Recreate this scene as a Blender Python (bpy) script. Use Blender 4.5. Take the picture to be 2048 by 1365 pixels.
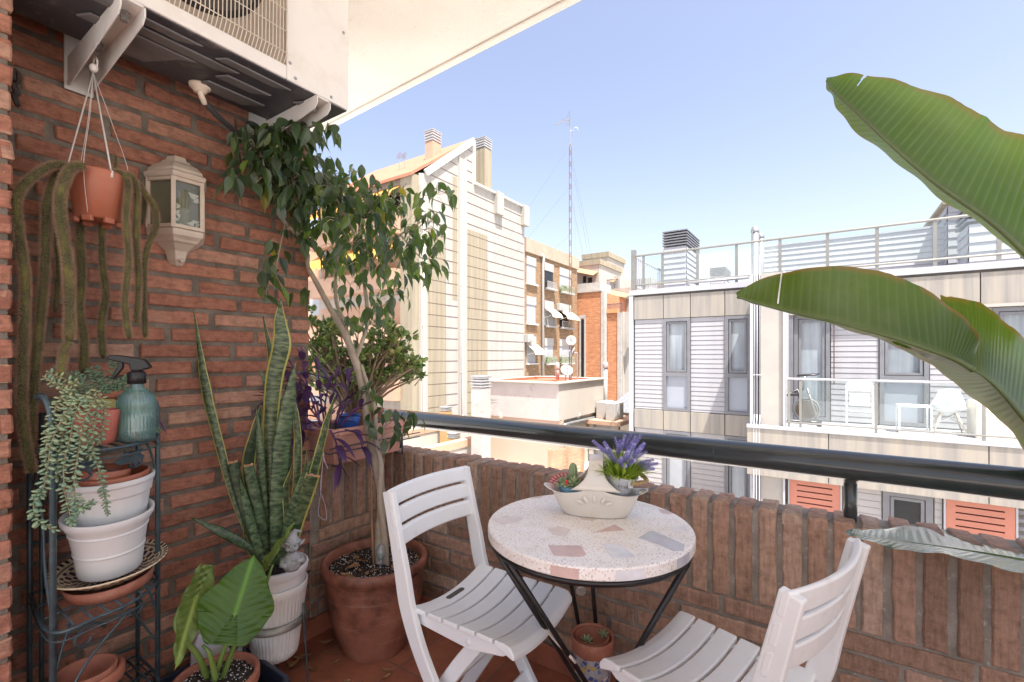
import bpy, math, random
from mathutils import Vector, Matrix, noise
R = math.radians
sc = bpy.context.scene
for _o in list(bpy.data.objects):
    bpy.data.objects.remove(_o)

# ------------------------------------------------------------------ camera
FOC, CX, CY, EYE, TH = 930.0, 1024.0, 712.0, 1.21, R(33.94)
cd = bpy.data.cameras.new('camera')
cam = bpy.data.objects.new('camera', cd)
sc.collection.objects.link(cam)
cam.location = (0, 0, EYE)
cam.rotation_euler = (R(90), 0, TH)
cd.sensor_width = 36.0
cd.lens = FOC / 2048 * 36
cd.shift_y = (CY - 682.5) / 2048
cd.clip_start = 0.02
cd.clip_end = 2000
sc.camera = cam

# ------------------------------------------------------------------ sky, sun, exposure
SUN = Vector((0.31, -0.20, 0.93)).normalized()
w = bpy.data.worlds.new('World')
sc.world = w
w.use_nodes = True
nt = w.node_tree
bg = nt.nodes['Background']
sky = nt.nodes.new('ShaderNodeTexSky')
sky.sky_type = 'NISHITA'
sky.sun_disc = False
sky.sun_elevation = math.asin(SUN.z)
sky.sun_rotation = math.atan2(SUN.x, SUN.y)
sky.air_density = 1.0
sky.dust_density = 2.5
sky.ozone_density = 1.0
_tint = nt.nodes.new('ShaderNodeMix'); _tint.data_type = 'RGBA'; _tint.blend_type = 'MULTIPLY'
_tint.inputs[0].default_value = 1.0; _tint.inputs[7].default_value = (1.13, 0.945, 0.86, 1)
nt.links.new(sky.outputs[0], _tint.inputs[6]); nt.links.new(_tint.outputs[2], bg.inputs[0])
bg.inputs[1].default_value = 0.086
ld = bpy.data.lights.new('sun', 'SUN')
ld.energy = 3.0
ld.angle = R(0.53)
ld.color = (1.0, 0.955, 0.89)
lo = bpy.data.objects.new('sun', ld)
sc.collection.objects.link(lo)
lo.rotation_euler = SUN.to_track_quat('Z', 'Y').to_euler()
lo.location = (4, -4, 30)
sc.view_settings.view_transform = 'Standard'
sc.view_settings.look = 'None'
sc.view_settings.gamma = 1.0
sc.view_settings.exposure = 2.1
sc.cycles.max_bounces = 10
sc.cycles.diffuse_bounces = 5
sc.cycles.glossy_bounces = 4
sc.cycles.transmission_bounces = 6
sc.cycles.transparent_max_bounces = 12
sc.cycles.sample_clamp_indirect = 6.0
sc.cycles.caustics_reflective = False
sc.cycles.caustics_refractive = False
sc.cycles.use_denoising = True
sc.render.film_transparent = False

# ------------------------------------------------------------------ photo pixel -> real place
CT, ST = math.cos(TH), math.sin(TH)
def at(px, py, z):
    r = (px - CX) / FOC * z
    return Vector((CT * r - ST * z, ST * r + CT * z, EYE + (CY - py) / FOC * z))
def onX(px, py, X):
    t = (px - CX) / FOC
    return at(px, py, X / (CT * t - ST))
def onY(px, py, Y):
    t = (px - CX) / FOC
    return at(px, py, Y / (ST * t + CT))
def onZ(px, py, h):
    return at(px, py, FOC * (EYE - h) / (py - CY))

# ------------------------------------------------------------------ mesh builder
class MB:
    def __init__(s):
        s.v, s.f, s.m, s.c, s.cur, s.col, s.sm = [], [], [], [], 0, None, []
        s.smooth = False
    def add(s, vs, fs):
        b = len(s.v)
        s.v += [Vector(p) for p in vs]
        s.c += [s.col] * len(vs)
        for f in fs:
            s.f.append([b + i for i in f]); s.m.append(s.cur); s.sm.append(s.smooth)
        return s
    def box(s, x0, x1, y0, y1, z0, z1):
        vs = [(x0,y0,z0),(x1,y0,z0),(x1,y1,z0),(x0,y1,z0),(x0,y0,z1),(x1,y0,z1),(x1,y1,z1),(x0,y1,z1)]
        return s.add(vs, [(3,2,1,0),(4,5,6,7),(0,1,5,4),(1,2,6,5),(2,3,7,6),(3,0,4,7)])
    def obox(s, c, ax, ay, az, hx, hy, hz):
        c, ax, ay, az = Vector(c), Vector(ax), Vector(ay), Vector(az)
        vs = [c + ax*hx*i + ay*hy*j + az*hz*k for k in (-1,1) for (i,j) in ((-1,-1),(1,-1),(1,1),(-1,1))]
        return s.add(vs, [(3,2,1,0),(4,5,6,7),(0,1,5,4),(1,2,6,5),(2,3,7,6),(3,0,4,7)])
    def bar(s, a, b, wd, ht, up=(0,0,1)):
        a, b, up = Vector(a), Vector(b), Vector(up)
        d = (b - a); L = d.length; d.normalize()
        side = d.cross(up)
        if side.length < 1e-5: side = d.cross(Vector((1,0,0)))
        side.normalize(); u2 = side.cross(d)
        return s.obox((a+b)/2, d, side, u2, L/2, wd/2, ht/2)
    def poly(s, pts, d):
        """prism: closed polygon pts, extruded along vector d"""
        d = Vector(d); n = len(pts)
        pts = [Vector(p) for p in pts]
        vs = pts + [p + d for p in pts]
        return s.add(vs, [list(range(n))[::-1], list(range(n, 2*n))] + [(i, (i+1)%n, n+(i+1)%n, n+i) for i in range(n)])
    def tube(s, pts, r, n=8, cap=True, flat=1.0):
        pts = [Vector(p) for p in pts]
        m = len(pts)
        rs = r if isinstance(r, (list, tuple)) else [r] * m
        if len(rs) != m: rs = [rs[0] + (rs[-1]-rs[0]) * i/(m-1) for i in range(m)]
        t0 = (pts[1]-pts[0]).normalized()
        ref = Vector((0,0,1)) if abs(t0.z) < 0.9 else Vector((1,0,0))
        u = t0.cross(ref).normalized()
        vs = []
        for i in range(m):
            t = (pts[min(i+1,m-1)] - pts[max(i-1,0)])
            if t.length < 1e-9: t = t0
            t = t.normalized()
            u = (u - t * u.dot(t))
            u = u.normalized() if u.length > 1e-6 else t.orthogonal().normalized()
            q = t.cross(u)
            for k in range(n):
                a = 2*math.pi*k/n
                vs.append(pts[i] + (u*math.cos(a) + q*math.sin(a)*flat) * rs[i])
        fs = [(i*n+k, i*n+(k+1)%n, (i+1)*n+(k+1)%n, (i+1)*n+k) for i in range(m-1) for k in range(n)]
        if cap:
            fs.append(tuple(range(n))[::-1]); fs.append(tuple((m-1)*n+k for k in range(n)))
        return s.add(vs, fs)
    def lathe(s, prof, c=(0,0,0), n=32, cap=True, fn=None, axis=None):
        """prof = [(r,z)...]; fn(angle, r, z) -> r ; axis = matrix for tilt"""
        c = Vector(c); vs = []
        for (r, z) in prof:
            for k in range(n):
                a = 2*math.pi*k/n
                rr = fn(a, r, z) if fn else r
                p = Vector((rr*math.cos(a), rr*math.sin(a), z))
                if axis is not None: p = axis @ p
                vs.append(c + p)
        m = len(prof)
        fs = [(i*n+k, i*n+(k+1)%n, (i+1)*n+(k+1)%n, (i+1)*n+k) for i in range(m-1) for k in range(n)]
        if cap:
            fs.append(tuple(range(n))[::-1]); fs.append(tuple((m-1)*n+k for k in range(n)))
        return s.add(vs, fs)
    def grid(s, fn, nu, nv):
        vs = [fn(i/nu, j/nv) for j in range(nv+1) for i in range(nu+1)]
        return s.add(vs, [(j*(nu+1)+i, j*(nu+1)+i+1, (j+1)*(nu+1)+i+1, (j+1)*(nu+1)+i) for j in range(nv) for i in range(nu)])
    def ball(s, c, rx, ry=None, rz=None, n=10, m=6, rot=None):
        ry = rx if ry is None else ry; rz = rx if rz is None else rz
        c = Vector(c); vs = []
        def P(x, y, z):
            p = Vector((x*rx, y*ry, z*rz))
            if rot is not None: p = rot @ p
            return c + p
        vs.append(P(0,0,-1))
        for i in range(1, m):
            t = -math.pi/2 + math.pi*i/m
            for k in range(n):
                a = 2*math.pi*k/n
                vs.append(P(math.cos(t)*math.cos(a), math.cos(t)*math.sin(a), math.sin(t)))
        vs.append(P(0,0,1)); T = len(vs)-1
        fs = [(0, 1+(k+1)%n, 1+k) for k in range(n)]
        for i in range(m-2):
            for k in range(n):
                fs.append((1+i*n+k, 1+i*n+(k+1)%n, 1+(i+1)*n+(k+1)%n, 1+(i+1)*n+k))
        fs += [(T, 1+(m-2)*n+k, 1+(m-2)*n+(k+1)%n) for k in range(n)]
        return s.add(vs, fs)

def rootloc(p):
    while p is not None and p.parent is not None: p = p.parent
    return p.location.copy() if p is not None else Vector((0,0,0))

def tag(o, label=None, cat=None, group=None, kind=None):
    if label: o['label'] = label
    if cat: o['category'] = cat
    if group: o['group'] = group
    if kind: o['kind'] = kind
    return o

def thing(name, label, cat, loc=(0,0,0), group=None):
    o = bpy.data.objects.new(name, None)
    o.empty_display_size = 0.05
    sc.collection.objects.link(o)
    o.location = loc
    return tag(o, label, cat, group)

def mk(mb, name, mats, parent=None, loc=None, smooth=None, bevel=0, seg=2, sub=0, solid=0, label=None, cat=None, group=None, kind=None):
    """link the builder as ONE mesh object; vertices are given in world space (or the prototype's space)"""
    me = bpy.data.meshes.new(name)
    off = rootloc(parent) if parent is not None else Vector(loc if loc is not None else (0,0,0))
    me.from_pydata([tuple(v - off) for v in mb.v], [], mb.f)
    for m in (mats if isinstance(mats, (list, tuple)) else [mats]): me.materials.append(m)
    me.polygons.foreach_set('material_index', mb.m)
    me.polygons.foreach_set('use_smooth', [bool(a) for a in (mb.sm if smooth is None else [smooth]*len(mb.f))])
    if any(c is not None for c in mb.c):
        at_ = me.color_attributes.new('bc', 'FLOAT_COLOR', 'POINT')
        flat = []
        for c in mb.c: flat += list(c if c is not None else (0.5,0.5,0.5)) + [1.0]
        at_.data.foreach_set('color', flat)
    me.update()
    o = bpy.data.objects.new(name, me)
    sc.collection.objects.link(o)
    if parent is not None: o.parent = parent
    else: o.location = off
    if solid:
        md = o.modifiers.new('s', 'SOLIDIFY'); md.thickness = solid; md.offset = 0
    if bevel:
        md = o.modifiers.new('b', 'BEVEL'); md.width = bevel; md.segments = seg; md.limit_method = 'ANGLE'; md.angle_limit = R(35)
    if sub:
        md = o.modifiers.new('u', 'SUBSURF'); md.levels = sub; md.render_levels = sub
    return tag(o, label, cat, group, kind)

def kids(o): return [c for c in bpy.data.objects if c.parent is o]
def dup(o, loc, rz=0, label=None, group=None, parent=None):
    def cp(src, par):
        c = src.copy(); sc.collection.objects.link(c)
        c.parent = par
        for k in kids(src): cp(k, c)
        return c
    r = cp(o, parent)
    r.location = loc; r.rotation_euler = (0,0,rz)
    if label: r['label'] = label
    if group: r['group'] = group
    return r

def smoothpath(pts, n=6):
    """Catmull-Rom through the points"""
    pts = [Vector(p) for p in pts]
    if len(pts) < 3: return pts
    P = [2*pts[0]-pts[1]] + pts + [2*pts[-1]-pts[-2]]
    out = []
    for i in range(1, len(P)-2):
        for k in range(n):
            t = k/n; a, b, c, d = P[i-1], P[i], P[i+1], P[i+2]
            out.append(0.5*((2*b) + (c-a)*t + (2*a-5*b+4*c-d)*t*t + (3*b-a-3*c+d)*t**3))
    out.append(pts[-1])
    return out

# ------------------------------------------------------------------ materials
def streaked(name, col, rough=0.9, amt=0.16, sx=7.0, sz=0.25, spec=0.2, stain=None):
    """facade finish with rain streaks and soft patches"""
    m, n, b = nodes(name); b.inputs['Roughness'].default_value = rough; b.inputs['Specular IOR Level'].default_value = spec
    co = tex_coord(n); mp = n.nodes.new('ShaderNodeMapping'); mp.inputs['Scale'].default_value = (sx, sx, sz); n.links.new(co, mp.inputs[0])
    a = noise_node(n, 1.0, 7, 0.65, mp.outputs[0]); p = noise_node(n, 0.45, 6, 0.65, co)
    c = ramp(n, a.outputs[0], [(0.32, mul(col, 1-amt)), (0.62, mul(col, 1+amt*0.5))])
    c = mix(n, ramp(n, p.outputs[0], [(0.5, 0.0), (0.75, 0.6)]), c, stain or mul(col, 0.82))
    setc(n, b, c); return m

def nodes(name):
    m = bpy.data.materials.new(name); m.use_nodes = True
    n = m.node_tree; b = n.nodes['Principled BSDF']
    return m, n, b
def tex_coord(n, kind='Object'):
    return n.nodes.new('ShaderNodeTexCoord').outputs[kind]
def noise_node(n, scale, detail=4, rough=0.55, co=None):
    t = n.nodes.new('ShaderNodeTexNoise'); t.inputs['Scale'].default_value = scale
    t.inputs['Detail'].default_value = detail; t.inputs['Roughness'].default_value = rough
    n.links.new(co if co is not None else tex_coord(n), t.inputs['Vector'])
    return t
def ramp(n, src, stops):
    r = n.nodes.new('ShaderNodeValToRGB')
    e = r.color_ramp.elements
    while len(e) < len(stops): e.new(0.5)
    for i, (p, c) in enumerate(stops):
        e[i].position = p; e[i].color = (c[0], c[1], c[2], 1) if not isinstance(c, (int, float)) else (c, c, c, 1)
    n.links.new(src, r.inputs[0])
    return r.outputs[0]
def mix(n, fac, a, b, mode='MIX'):
    m = n.nodes.new('ShaderNodeMix'); m.data_type = 'RGBA'; m.blend_type = mode
    for sock, val in ((m.inputs[0], fac), (m.inputs[6], a), (m.inputs[7], b)):
        if hasattr(val, 'is_output'): n.links.new(val, sock)
        elif isinstance(val, (int, float)): sock.default_value = val
        else: sock.default_value = (val[0], val[1], val[2], 1)
    return m.outputs[2]
def bump(n, b, src, strength=0.5, dist=0.002, prev=None):
    u = n.nodes.new('ShaderNodeBump'); u.inputs['Strength'].default_value = strength; u.inputs['Distance'].default_value = dist
    n.links.new(src, u.inputs['Height'])
    if prev is not None: n.links.new(prev, u.inputs['Normal'])
    n.links.new(u.outputs[0], b.inputs['Normal'])
    return u.outputs[0]
def setc(n, b, src):
    if hasattr(src, 'is_output'): n.links.new(src, b.inputs['Base Color'])
    else: b.inputs['Base Color'].default_value = (src[0], src[1], src[2], 1)
def mul(c, k): return tuple(min(1, x*k) for x in c)

def M(name, col, rough=0.5, metal=0.0, var=0.18, vs=6.0, bmp=0.0, bs=120.0, bd=0.001, spec=0.5, dirt=None, ds=9.0, dlo=0.55, dhi=0.75, coat=0.0):
    """plain worn surface: base colour with large soft variation, optional dirt blotches, fine bump"""
    m, n, b = nodes(name)
    b.inputs['Roughness'].default_value = rough
    b.inputs['Metallic'].default_value = metal
    b.inputs['Specular IOR Level'].default_value = spec
    if coat: b.inputs['Coat Weight'].default_value = coat
    co = tex_coord(n)
    t = noise_node(n, vs, 5, 0.6, co)
    c = ramp(n, t.outputs[0], [(0.3, mul(col, 1-var)), (0.7, mul(col, 1+var))])
    if dirt is not None:
        d = noise_node(n, ds, 8, 0.7, co)
        c = mix(n, ramp(n, d.outputs[0], [(dlo, 0.0), (dhi, 1.0)]), c, dirt)
    setc(n, b, c)
    if bmp:
        bump(n, b, noise_node(n, bs, 4, 0.6, co).outputs[0], bmp, bd)
    return m

def glass_thin(name, tint=(0.9,0.95,0.95), refl=0.12, opacity=0.0, fcol=(0.8,0.85,0.85)):
    """thin pane: mostly see-through with a mirror share and optional dusty film"""
    m = bpy.data.materials.new(name); m.use_nodes = True; n = m.node_tree
    for x in list(n.nodes):
        if x.type != 'OUTPUT_MATERIAL': n.nodes.remove(x)
    out = [x for x in n.nodes if x.type == 'OUTPUT_MATERIAL'][0]
    tr = n.nodes.new('ShaderNodeBsdfTransparent'); tr.inputs[0].default_value = (*tint, 1)
    gl = n.nodes.new('ShaderNodeBsdfGlossy'); gl.inputs['Roughness'].default_value = 0.02
    mx = n.nodes.new('ShaderNodeMixShader'); mx.inputs[0].default_value = refl
    n.links.new(tr.outputs[0], mx.inputs[1]); n.links.new(gl.outputs[0], mx.inputs[2])
    last = mx
    if opacity:
        df = n.nodes.new('ShaderNodeBsdfDiffuse'); df.inputs[0].default_value = (*fcol, 1)
        m2 = n.nodes.new('ShaderNodeMixShader'); m2.inputs[0].default_value = opacity
        n.links.new(mx.outputs[0], m2.inputs[1]); n.links.new(df.outputs[0], m2.inputs[2]); last = m2
    n.links.new(last.outputs[0], out.inputs[0])
    return m

def brick_mat(name, stops, scl=1.0, pale=(0.5,0.36,0.28), stain=(0.05,0.035,0.03), stain_amt=0.35, drag=(30,14,80)):
    """brick body: per-brick tint from the bc attribute, grain, flecks and lime smears"""
    m, n, b = nodes(name)
    b.inputs['Roughness'].default_value = 0.85
    b.inputs['Specular IOR Level'].default_value = 0.25
    co = tex_coord(n)
    a = n.nodes.new('ShaderNodeAttribute'); a.attribute_name = 'bc'
    sp = n.nodes.new('ShaderNodeSeparateColor'); n.links.new(a.outputs['Color'], sp.inputs[0])
    c = ramp(n, sp.outputs[0], stops)
    g = noise_node(n, 34*scl, 6, 0.7, co)
    c = mix(n, 0.85, c, ramp(n, g.outputs[0], [(0.28, 0.48), (0.5, 0.98), (0.75, 1.32)]), 'MULTIPLY')
    mp = n.nodes.new('ShaderNodeMapping'); mp.inputs['Scale'].default_value = drag; n.links.new(co, mp.inputs[0])
    dr = noise_node(n, 1.6, 6, 0.7, mp.outputs[0])
    c = mix(n, 0.75, c, ramp(n, dr.outputs[0], [(0.3, 0.68), (0.52, 1.08), (0.75, 1.32)]), 'MULTIPLY')
    p = noise_node(n, 7*scl, 7, 0.68, co)
    c = mix(n, ramp(n, p.outputs[0], [(0.55, 0.0), (0.8, 0.55)]), c, pale)
    q = noise_node(n, 11*scl, 8, 0.72, co); q.inputs['Vector'].default_value = (0,0,0)
    c = mix(n, ramp(n, q.outputs[0], [(0.56, 0.0), (0.8, stain_amt)]), c, stain)
    v = n.nodes.new('ShaderNodeTexVoronoi'); v.inputs['Scale'].default_value = 60*scl
    n.links.new(co, v.inputs['Vector'])
    c = mix(n, ramp(n, v.outputs['Distance'], [(0.0, 0.55), (0.11, 0.0)]), c, (0.62,0.55,0.48))
    setc(n, b, c)
    h = noise_node(n, 190*scl, 6, 0.75, co)
    h2 = noise_node(n, 45*scl, 4, 0.7, co)
    n1 = bump(n, b, h.outputs[0], 0.8, 0.0035)
    n2 = bump(n, b, h2.outputs[0], 0.6, 0.006, n1)
    bump(n, b, dr.outputs[0], 0.5, 0.004, n2)
    return m
# ================================================================== BALCONY SHELL
WX, PY, PT = -1.83, 1.582, 0.745          # left wall plane, parapet inner plane, parapet top
m_brick = brick_mat('brick_red', [(0.0,(0.29,0.128,0.088)),(0.3,(0.365,0.163,0.107)),(0.75,(0.43,0.20,0.135)),(1.0,(0.46,0.28,0.20))])
m_brick_par = brick_mat('brick_weathered', [(0.0,(0.27,0.175,0.125)),(0.4,(0.37,0.235,0.165)),(0.8,(0.45,0.29,0.21)),(1.0,(0.50,0.37,0.28))], stain_amt=0.6, drag=(75,75,7))
m_mortar = M('mortar', (0.19,0.165,0.135), 0.95, var=0.4, vs=14, bmp=0.9, bs=190, bd=0.004, spec=0.2, dirt=(0.33,0.30,0.27), ds=60, dlo=0.6, dhi=0.75)

m_mortar_par = M('mortar_pale', (0.29,0.262,0.22), 0.95, var=0.3, vs=14, bmp=0.9, bs=190, bd=0.004, spec=0.2, dirt=(0.50,0.47,0.43), ds=70, dlo=0.58, dhi=0.7)

def brick(mb, o, u, v, nrm, w_, h_, dep, rnd):
    """one hand-cut brick: wobbly outline, rounded arrises, slightly uneven face"""
    nu = max(3, int(w_/0.03)); nv = max(3, int(h_/0.03)) if h_ > w_ else 3
    if w_ >= h_: nv = 3
    seed = Vector((rnd.random()*50, rnd.random()*50, rnd.random()*50))
    tl = rnd.uniform(-0.0018, 0.0018); tv = rnd.uniform(-0.0018, 0.0018); off = rnd.uniform(-0.002, 0.0025)
    r1 = rnd.random(); mb.col = (r1, rnd.random(), rnd.random())
    def P(i, j, ring):
        a, c = i/nu, j/nv
        x, y = a*w_, c*h_
        if ring == 'in':
            x = min(max(x, 0.004), w_-0.004); y = min(max(y, 0.004), h_-0.004)
        e = 0.0031
        q = seed + Vector((x*22, y*22, 0))
        jx = (noise.noise(q) + 0.6*noise.noise(q*3.1)) * e
        jy = (noise.noise(q + Vector((9,3,5))) + 0.6*noise.noise(q*3.1 + Vector((4,4,1)))) * e
        k = {'in': 0.0, 'mid': -0.0035, 'back': -dep}[ring]
        z = k + off + tl*(a-0.5)*2 + tv*(c-0.5)*2 + noise.noise(q*1.7)*0.0012
        return o + u*(x+jx) + v*(y+jy) + nrm*z
    vs = [P(i, j, 'in') for j in range(nv+1) for i in range(nu+1)]
    fs = [(j*(nu+1)+i, j*(nu+1)+i+1, (j+1)*(nu+1)+i+1, (j+1)*(nu+1)+i) for j in range(nv) for i in range(nu)]
    per = [(i,0) for i in range(nu)] + [(nu,j) for j in range(nv)] + [(i,nv) for i in range(nu,0,-1)] + [(0,j) for j in range(nv,0,-1)]
    L = len(per); b0 = len(vs)
    vs += [P(i,j,'mid') for i,j in per] + [P(i,j,'back') for i,j in per]
    for k in range(L):
        k2 = (k+1) % L
        i1 = per[k][1]*(nu+1)+per[k][0]; i2 = per[k2][1]*(nu+1)+per[k2][0]
        fs.append((i1, b0+k, b0+k2, i2)); fs.append((b0+k, b0+L+k, b0+L+k2, b0+k2))
    mb.add(vs, fs)

def courses(mb, o, u, v, nrm, U, V, bl, bh, jt, dep, rnd, start=0, shifts=None):
    """running bond over U x V, bricks cut at the ends"""
    pit = bh + jt; nrow = int(round(V/pit))
    for r in range(nrow):
        sh = (shifts or (0.0, 0.55, 0.28, 0.8, 0.45))[(r+start) % 5] * (bl+jt)
        x = -sh - rnd.uniform(0, 0.03)
        while x < U:
            L = bl * rnd.choice((1,1,1,1,0.98)) 
            a, b_ = max(x, 0), min(x+L, U)
            if b_-a > 0.02:
                brick(mb, o + u*a + v*(r*pit + jt/2 + rnd.uniform(-0.001,0.001)), u, v, nrm, b_-a, bh, dep, rnd)
            x += L + jt*rnd.uniform(0.9,1.5)

rnd = random.Random(3)
X_, Y_, Z_ = Vector((1,0,0)), Vector((0,1,0)), Vector((0,0,1))
BH, JT, BL = 0.0415, 0.0155, 0.275
# left wall
mb = MB(); mb.smooth = False
courses(mb, Vector((WX, -0.12, 0.0)), Y_, Z_, X_, 1.29, 2.622, BL, BH, JT, 0.02, rnd)
mb.cur = 1
mb.box(WX-0.14, WX-0.0065, -0.3, 1.165, 0, 2.62)
mk(mb, 'brick_wall', [m_brick, m_mortar], loc=(WX, 0.5, 0), label='tall red brick side wall of the balcony carrying the lantern and air conditioner', cat='wall')
# near pier
mb = MB(); PX = -1.55
courses(mb, Vector((PX, -0.30, 0.0)), Y_, Z_, X_, 0.545, 2.622, BL, BH, JT, 0.02, rnd, 2)
courses(mb, Vector((PX, 0.245, 0.0)), -X_, Z_, Y_, 0.27, 2.622, 0.13, BH, JT, 0.02, rnd, 1)
mb.cur = 1
mb.box(WX+0.004, PX-0.006, -0.3, 0.239, 0, 2.621)
mk(mb, 'brick_pier', [m_brick, m_mortar], loc=(PX, 0, 0), label='pale lit brick pier at the extreme left edge of the balcony', cat='pier')
# parapet: soldiers over stretchers, front run and side return in one L
mb = MB()
SW, SJ = 0.047, 0.0185
SH = 0.288
def soldiers(o, u, nrm, U, capdir, capdep):
    x = 0.004
    while x < U - 0.02:
        wv = min(SW * rnd.uniform(0.94, 1.06), U-x)
        hh = SH + rnd.uniform(-0.004, 0.003)
        b0 = len(mb.v)
        brick(mb, o + u*x + Z_*(PT-SH) + nrm*rnd.uniform(-0.002,0.003), u, Z_, nrm, wv, hh, 0.03, rnd)
        col = mb.col
        # top face of the same brick, running across the wall
        bt = len(mb.v)
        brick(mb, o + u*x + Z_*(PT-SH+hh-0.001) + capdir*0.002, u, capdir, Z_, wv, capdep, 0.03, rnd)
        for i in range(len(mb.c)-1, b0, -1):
            mb.c[i] = col if i < bt else (min(1.0, col[0]*0.5+0.5), col[1], col[2])  # top faces paler: pink dust plus the sky's light painted in
        x += wv + SJ*rnd.uniform(0.8,1.2)
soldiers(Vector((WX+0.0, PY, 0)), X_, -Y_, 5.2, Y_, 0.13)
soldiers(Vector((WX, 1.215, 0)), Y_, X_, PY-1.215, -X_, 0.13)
courses(mb, Vector((WX, PY, 0.087)), X_, Z_, -Y_, 5.2, 0.37, BL, 0.049, 0.0125, 0.02, rnd, 1)
courses(mb, Vector((WX, 1.18, 0.087)), Y_, Z_, X_, PY-1.18, 0.37, BL, 0.049, 0.0125, 0.02, rnd, 3)
mb.cur = 1
mb.box(WX-0.13, WX+5.2, PY+0.0075, PY+0.126, -0.4, PT-0.008)
mb.box(WX-0.128, WX-0.0075, 1.172, PY+0.004, -0.4, PT-0.009)
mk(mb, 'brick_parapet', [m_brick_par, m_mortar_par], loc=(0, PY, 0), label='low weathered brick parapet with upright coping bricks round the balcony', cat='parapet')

# floor tiles and skirting
def tile_mat():
    m, n, b = nodes('terracotta_tile')
    b.inputs['Roughness'].default_value = 0.55
    co = tex_coord(n)
    mp = n.nodes.new('ShaderNodeMapping'); mp.inputs['Location'].default_value = (1.372, -1.256, 0)
    n.links.new(co, mp.inputs[0])
    bt = n.nodes.new('ShaderNodeTexBrick'); bt.offset = 0.0
    bt.inputs['Scale'].default_value = 1.0
    bt.inputs['Brick Width'].default_value = 0.33; bt.inputs['Row Height'].default_value = 0.33
    bt.inputs['Mortar Size'].default_value = 0.0035; bt.inputs['Mortar Smooth'].default_value = 0.3
    bt.inputs['Color1'].default_value = (0.30,0.105,0.06,1); bt.inputs['Color2'].default_value = (0.38,0.15,0.085,1)
    bt.inputs['Mortar'].default_value = (0.16,0.11,0.085,1)
    n.links.new(mp.outputs[0], bt.inputs['Vector'])
    a = noise_node(n, 9, 6, 0.65, co)
    c = mix(n, 0.8, bt.outputs['Color'], ramp(n, a.outputs[0], [(0.3,0.65),(0.7,1.25)]), 'MULTIPLY')
    d = noise_node(n, 22, 8, 0.75, co)
    c = mix(n, ramp(n, d.outputs[0], [(0.56,0),(0.74,0.6)]), c, (0.07,0.045,0.035))
    e = noise_node(n, 5, 8, 0.75, co)
    c = mix(n, ramp(n, e.outputs[0], [(0.6,0),(0.75,0.4)]), c, (0.5,0.33,0.25))
    setc(n, b, c)
    n1 = bump(n, b, bt.outputs['Fac'], -0.8, 0.002)
    bump(n, b, noise_node(n, 70, 4, 0.6, co).outputs[0], 0.25, 0.001, n1)
    return m
m_tile = tile_mat()
m_skirt = M('skirting_tile', (0.33,0.12,0.07), 0.5, var=0.3, vs=5, bmp=0.3, bs=60, dirt=(0.08,0.05,0.04), ds=14)
mb = MB(); mb.box(-2.2, 3.4, -1.4, PY+0.004, -0.12, 0.0)
mk(mb, 'floor', m_tile, kind='structure')
mb = MB()
for i in range(16):
    x = WX + 0.012 + i*0.33 - 0.21
    mb.box(max(x, WX+0.011), x+0.327, PY-0.011, PY+0.003, 0.0, 0.085)
for i in range(6):
    y = -0.3 + i*0.33
    mb.box(WX-0.004, WX+0.011, y, min(y+0.327, PY-0.013), 0.0, 0.083)
mk(mb, 'skirting', m_skirt, kind='structure', bevel=0.003)

# ceiling slab of the balcony above
def stucco():
    m, n, b = nodes('cream_stucco'); b.inputs['Roughness'].default_value = 0.95; b.inputs['Specular IOR Level'].default_value = 0.2
    co = tex_coord(n)
    a = noise_node(n, 3.0, 5, 0.6, co)
    c = ramp(n, a.outputs[0], [(0.3,(0.74,0.695,0.615)),(0.7,(0.80,0.76,0.69))])
    d = noise_node(n, 55, 3, 0.5, co)
    c = mix(n, ramp(n, d.outputs[0], [(0.68,0),(0.76,0.45)]), c, (0.5,0.38,0.24))
    setc(n, b, c)
    n1 = bump(n, b, noise_node(n, 130, 5, 0.7, co).outputs[0], 0.7, 0.004)
    bump(n, b, noise_node(n, 30, 3, 0.6, co).outputs[0], 0.3, 0.006, n1)
    return m
m_stucco = stucco()
CZ = 2.63
def cfront(x): return 1.758 + (x + 2.33) * (1.685 - 1.758) / (2.33 - 0.818)
mb = MB()
mb.poly([(-4.2,-1.3,CZ),(3.6,-1.3,CZ),(3.6,cfront(3.6),CZ),(-4.2,cfront(-4.2),CZ)], (0,0,0.22))
mb.poly([(-4.2,cfront(-4.2)-0.035,CZ-0.012),(3.6,cfront(3.6)-0.035,CZ-0.012),(3.6,cfront(3.6)+0.002,CZ-0.012),(-4.2,cfront(-4.2)+0.002,CZ-0.012)], (0,0,0.0115))
mk(mb, 'ceiling', m_stucco, kind='structure', bevel=0.006)

# handrail
m_rail = M('rail_paint', (0.036,0.046,0.048), 0.3, var=0.3, vs=7, bmp=0.05, bs=25, bd=0.001, coat=0.5, dirt=(0.05,0.05,0.047), ds=7, dlo=0.55, dhi=0.8)
rail = thing('handrail', 'thick dark green tubular handrail running above the brick parapet', 'railing', (0.06,1.65,PT))
mb = MB(); mb.smooth = True
mb.tube([(-1.93,1.65,0.894),(0.9,1.65,0.894),(3.35,1.65,0.894)], 0.0410, 28)
mb.tube([(-0.3,1.65,0.894),(-0.298,1.65,0.894)], 0.0413, 28)
mk(mb, 'rail', m_rail, rail)
for px in (-1.80, 0.0606, 1.92):
    mb = MB(); mb.smooth = True
    mb.tube([(px,1.65,PT-0.05),(px,1.65,0.864)], 0.0165, 18)
    mb.lathe([(0.0165,0.846),(0.019,0.858),(0.026,0.866)], (px,1.65,0), 18, cap=False)
    mk(mb, 'post', m_rail, rail)
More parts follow.
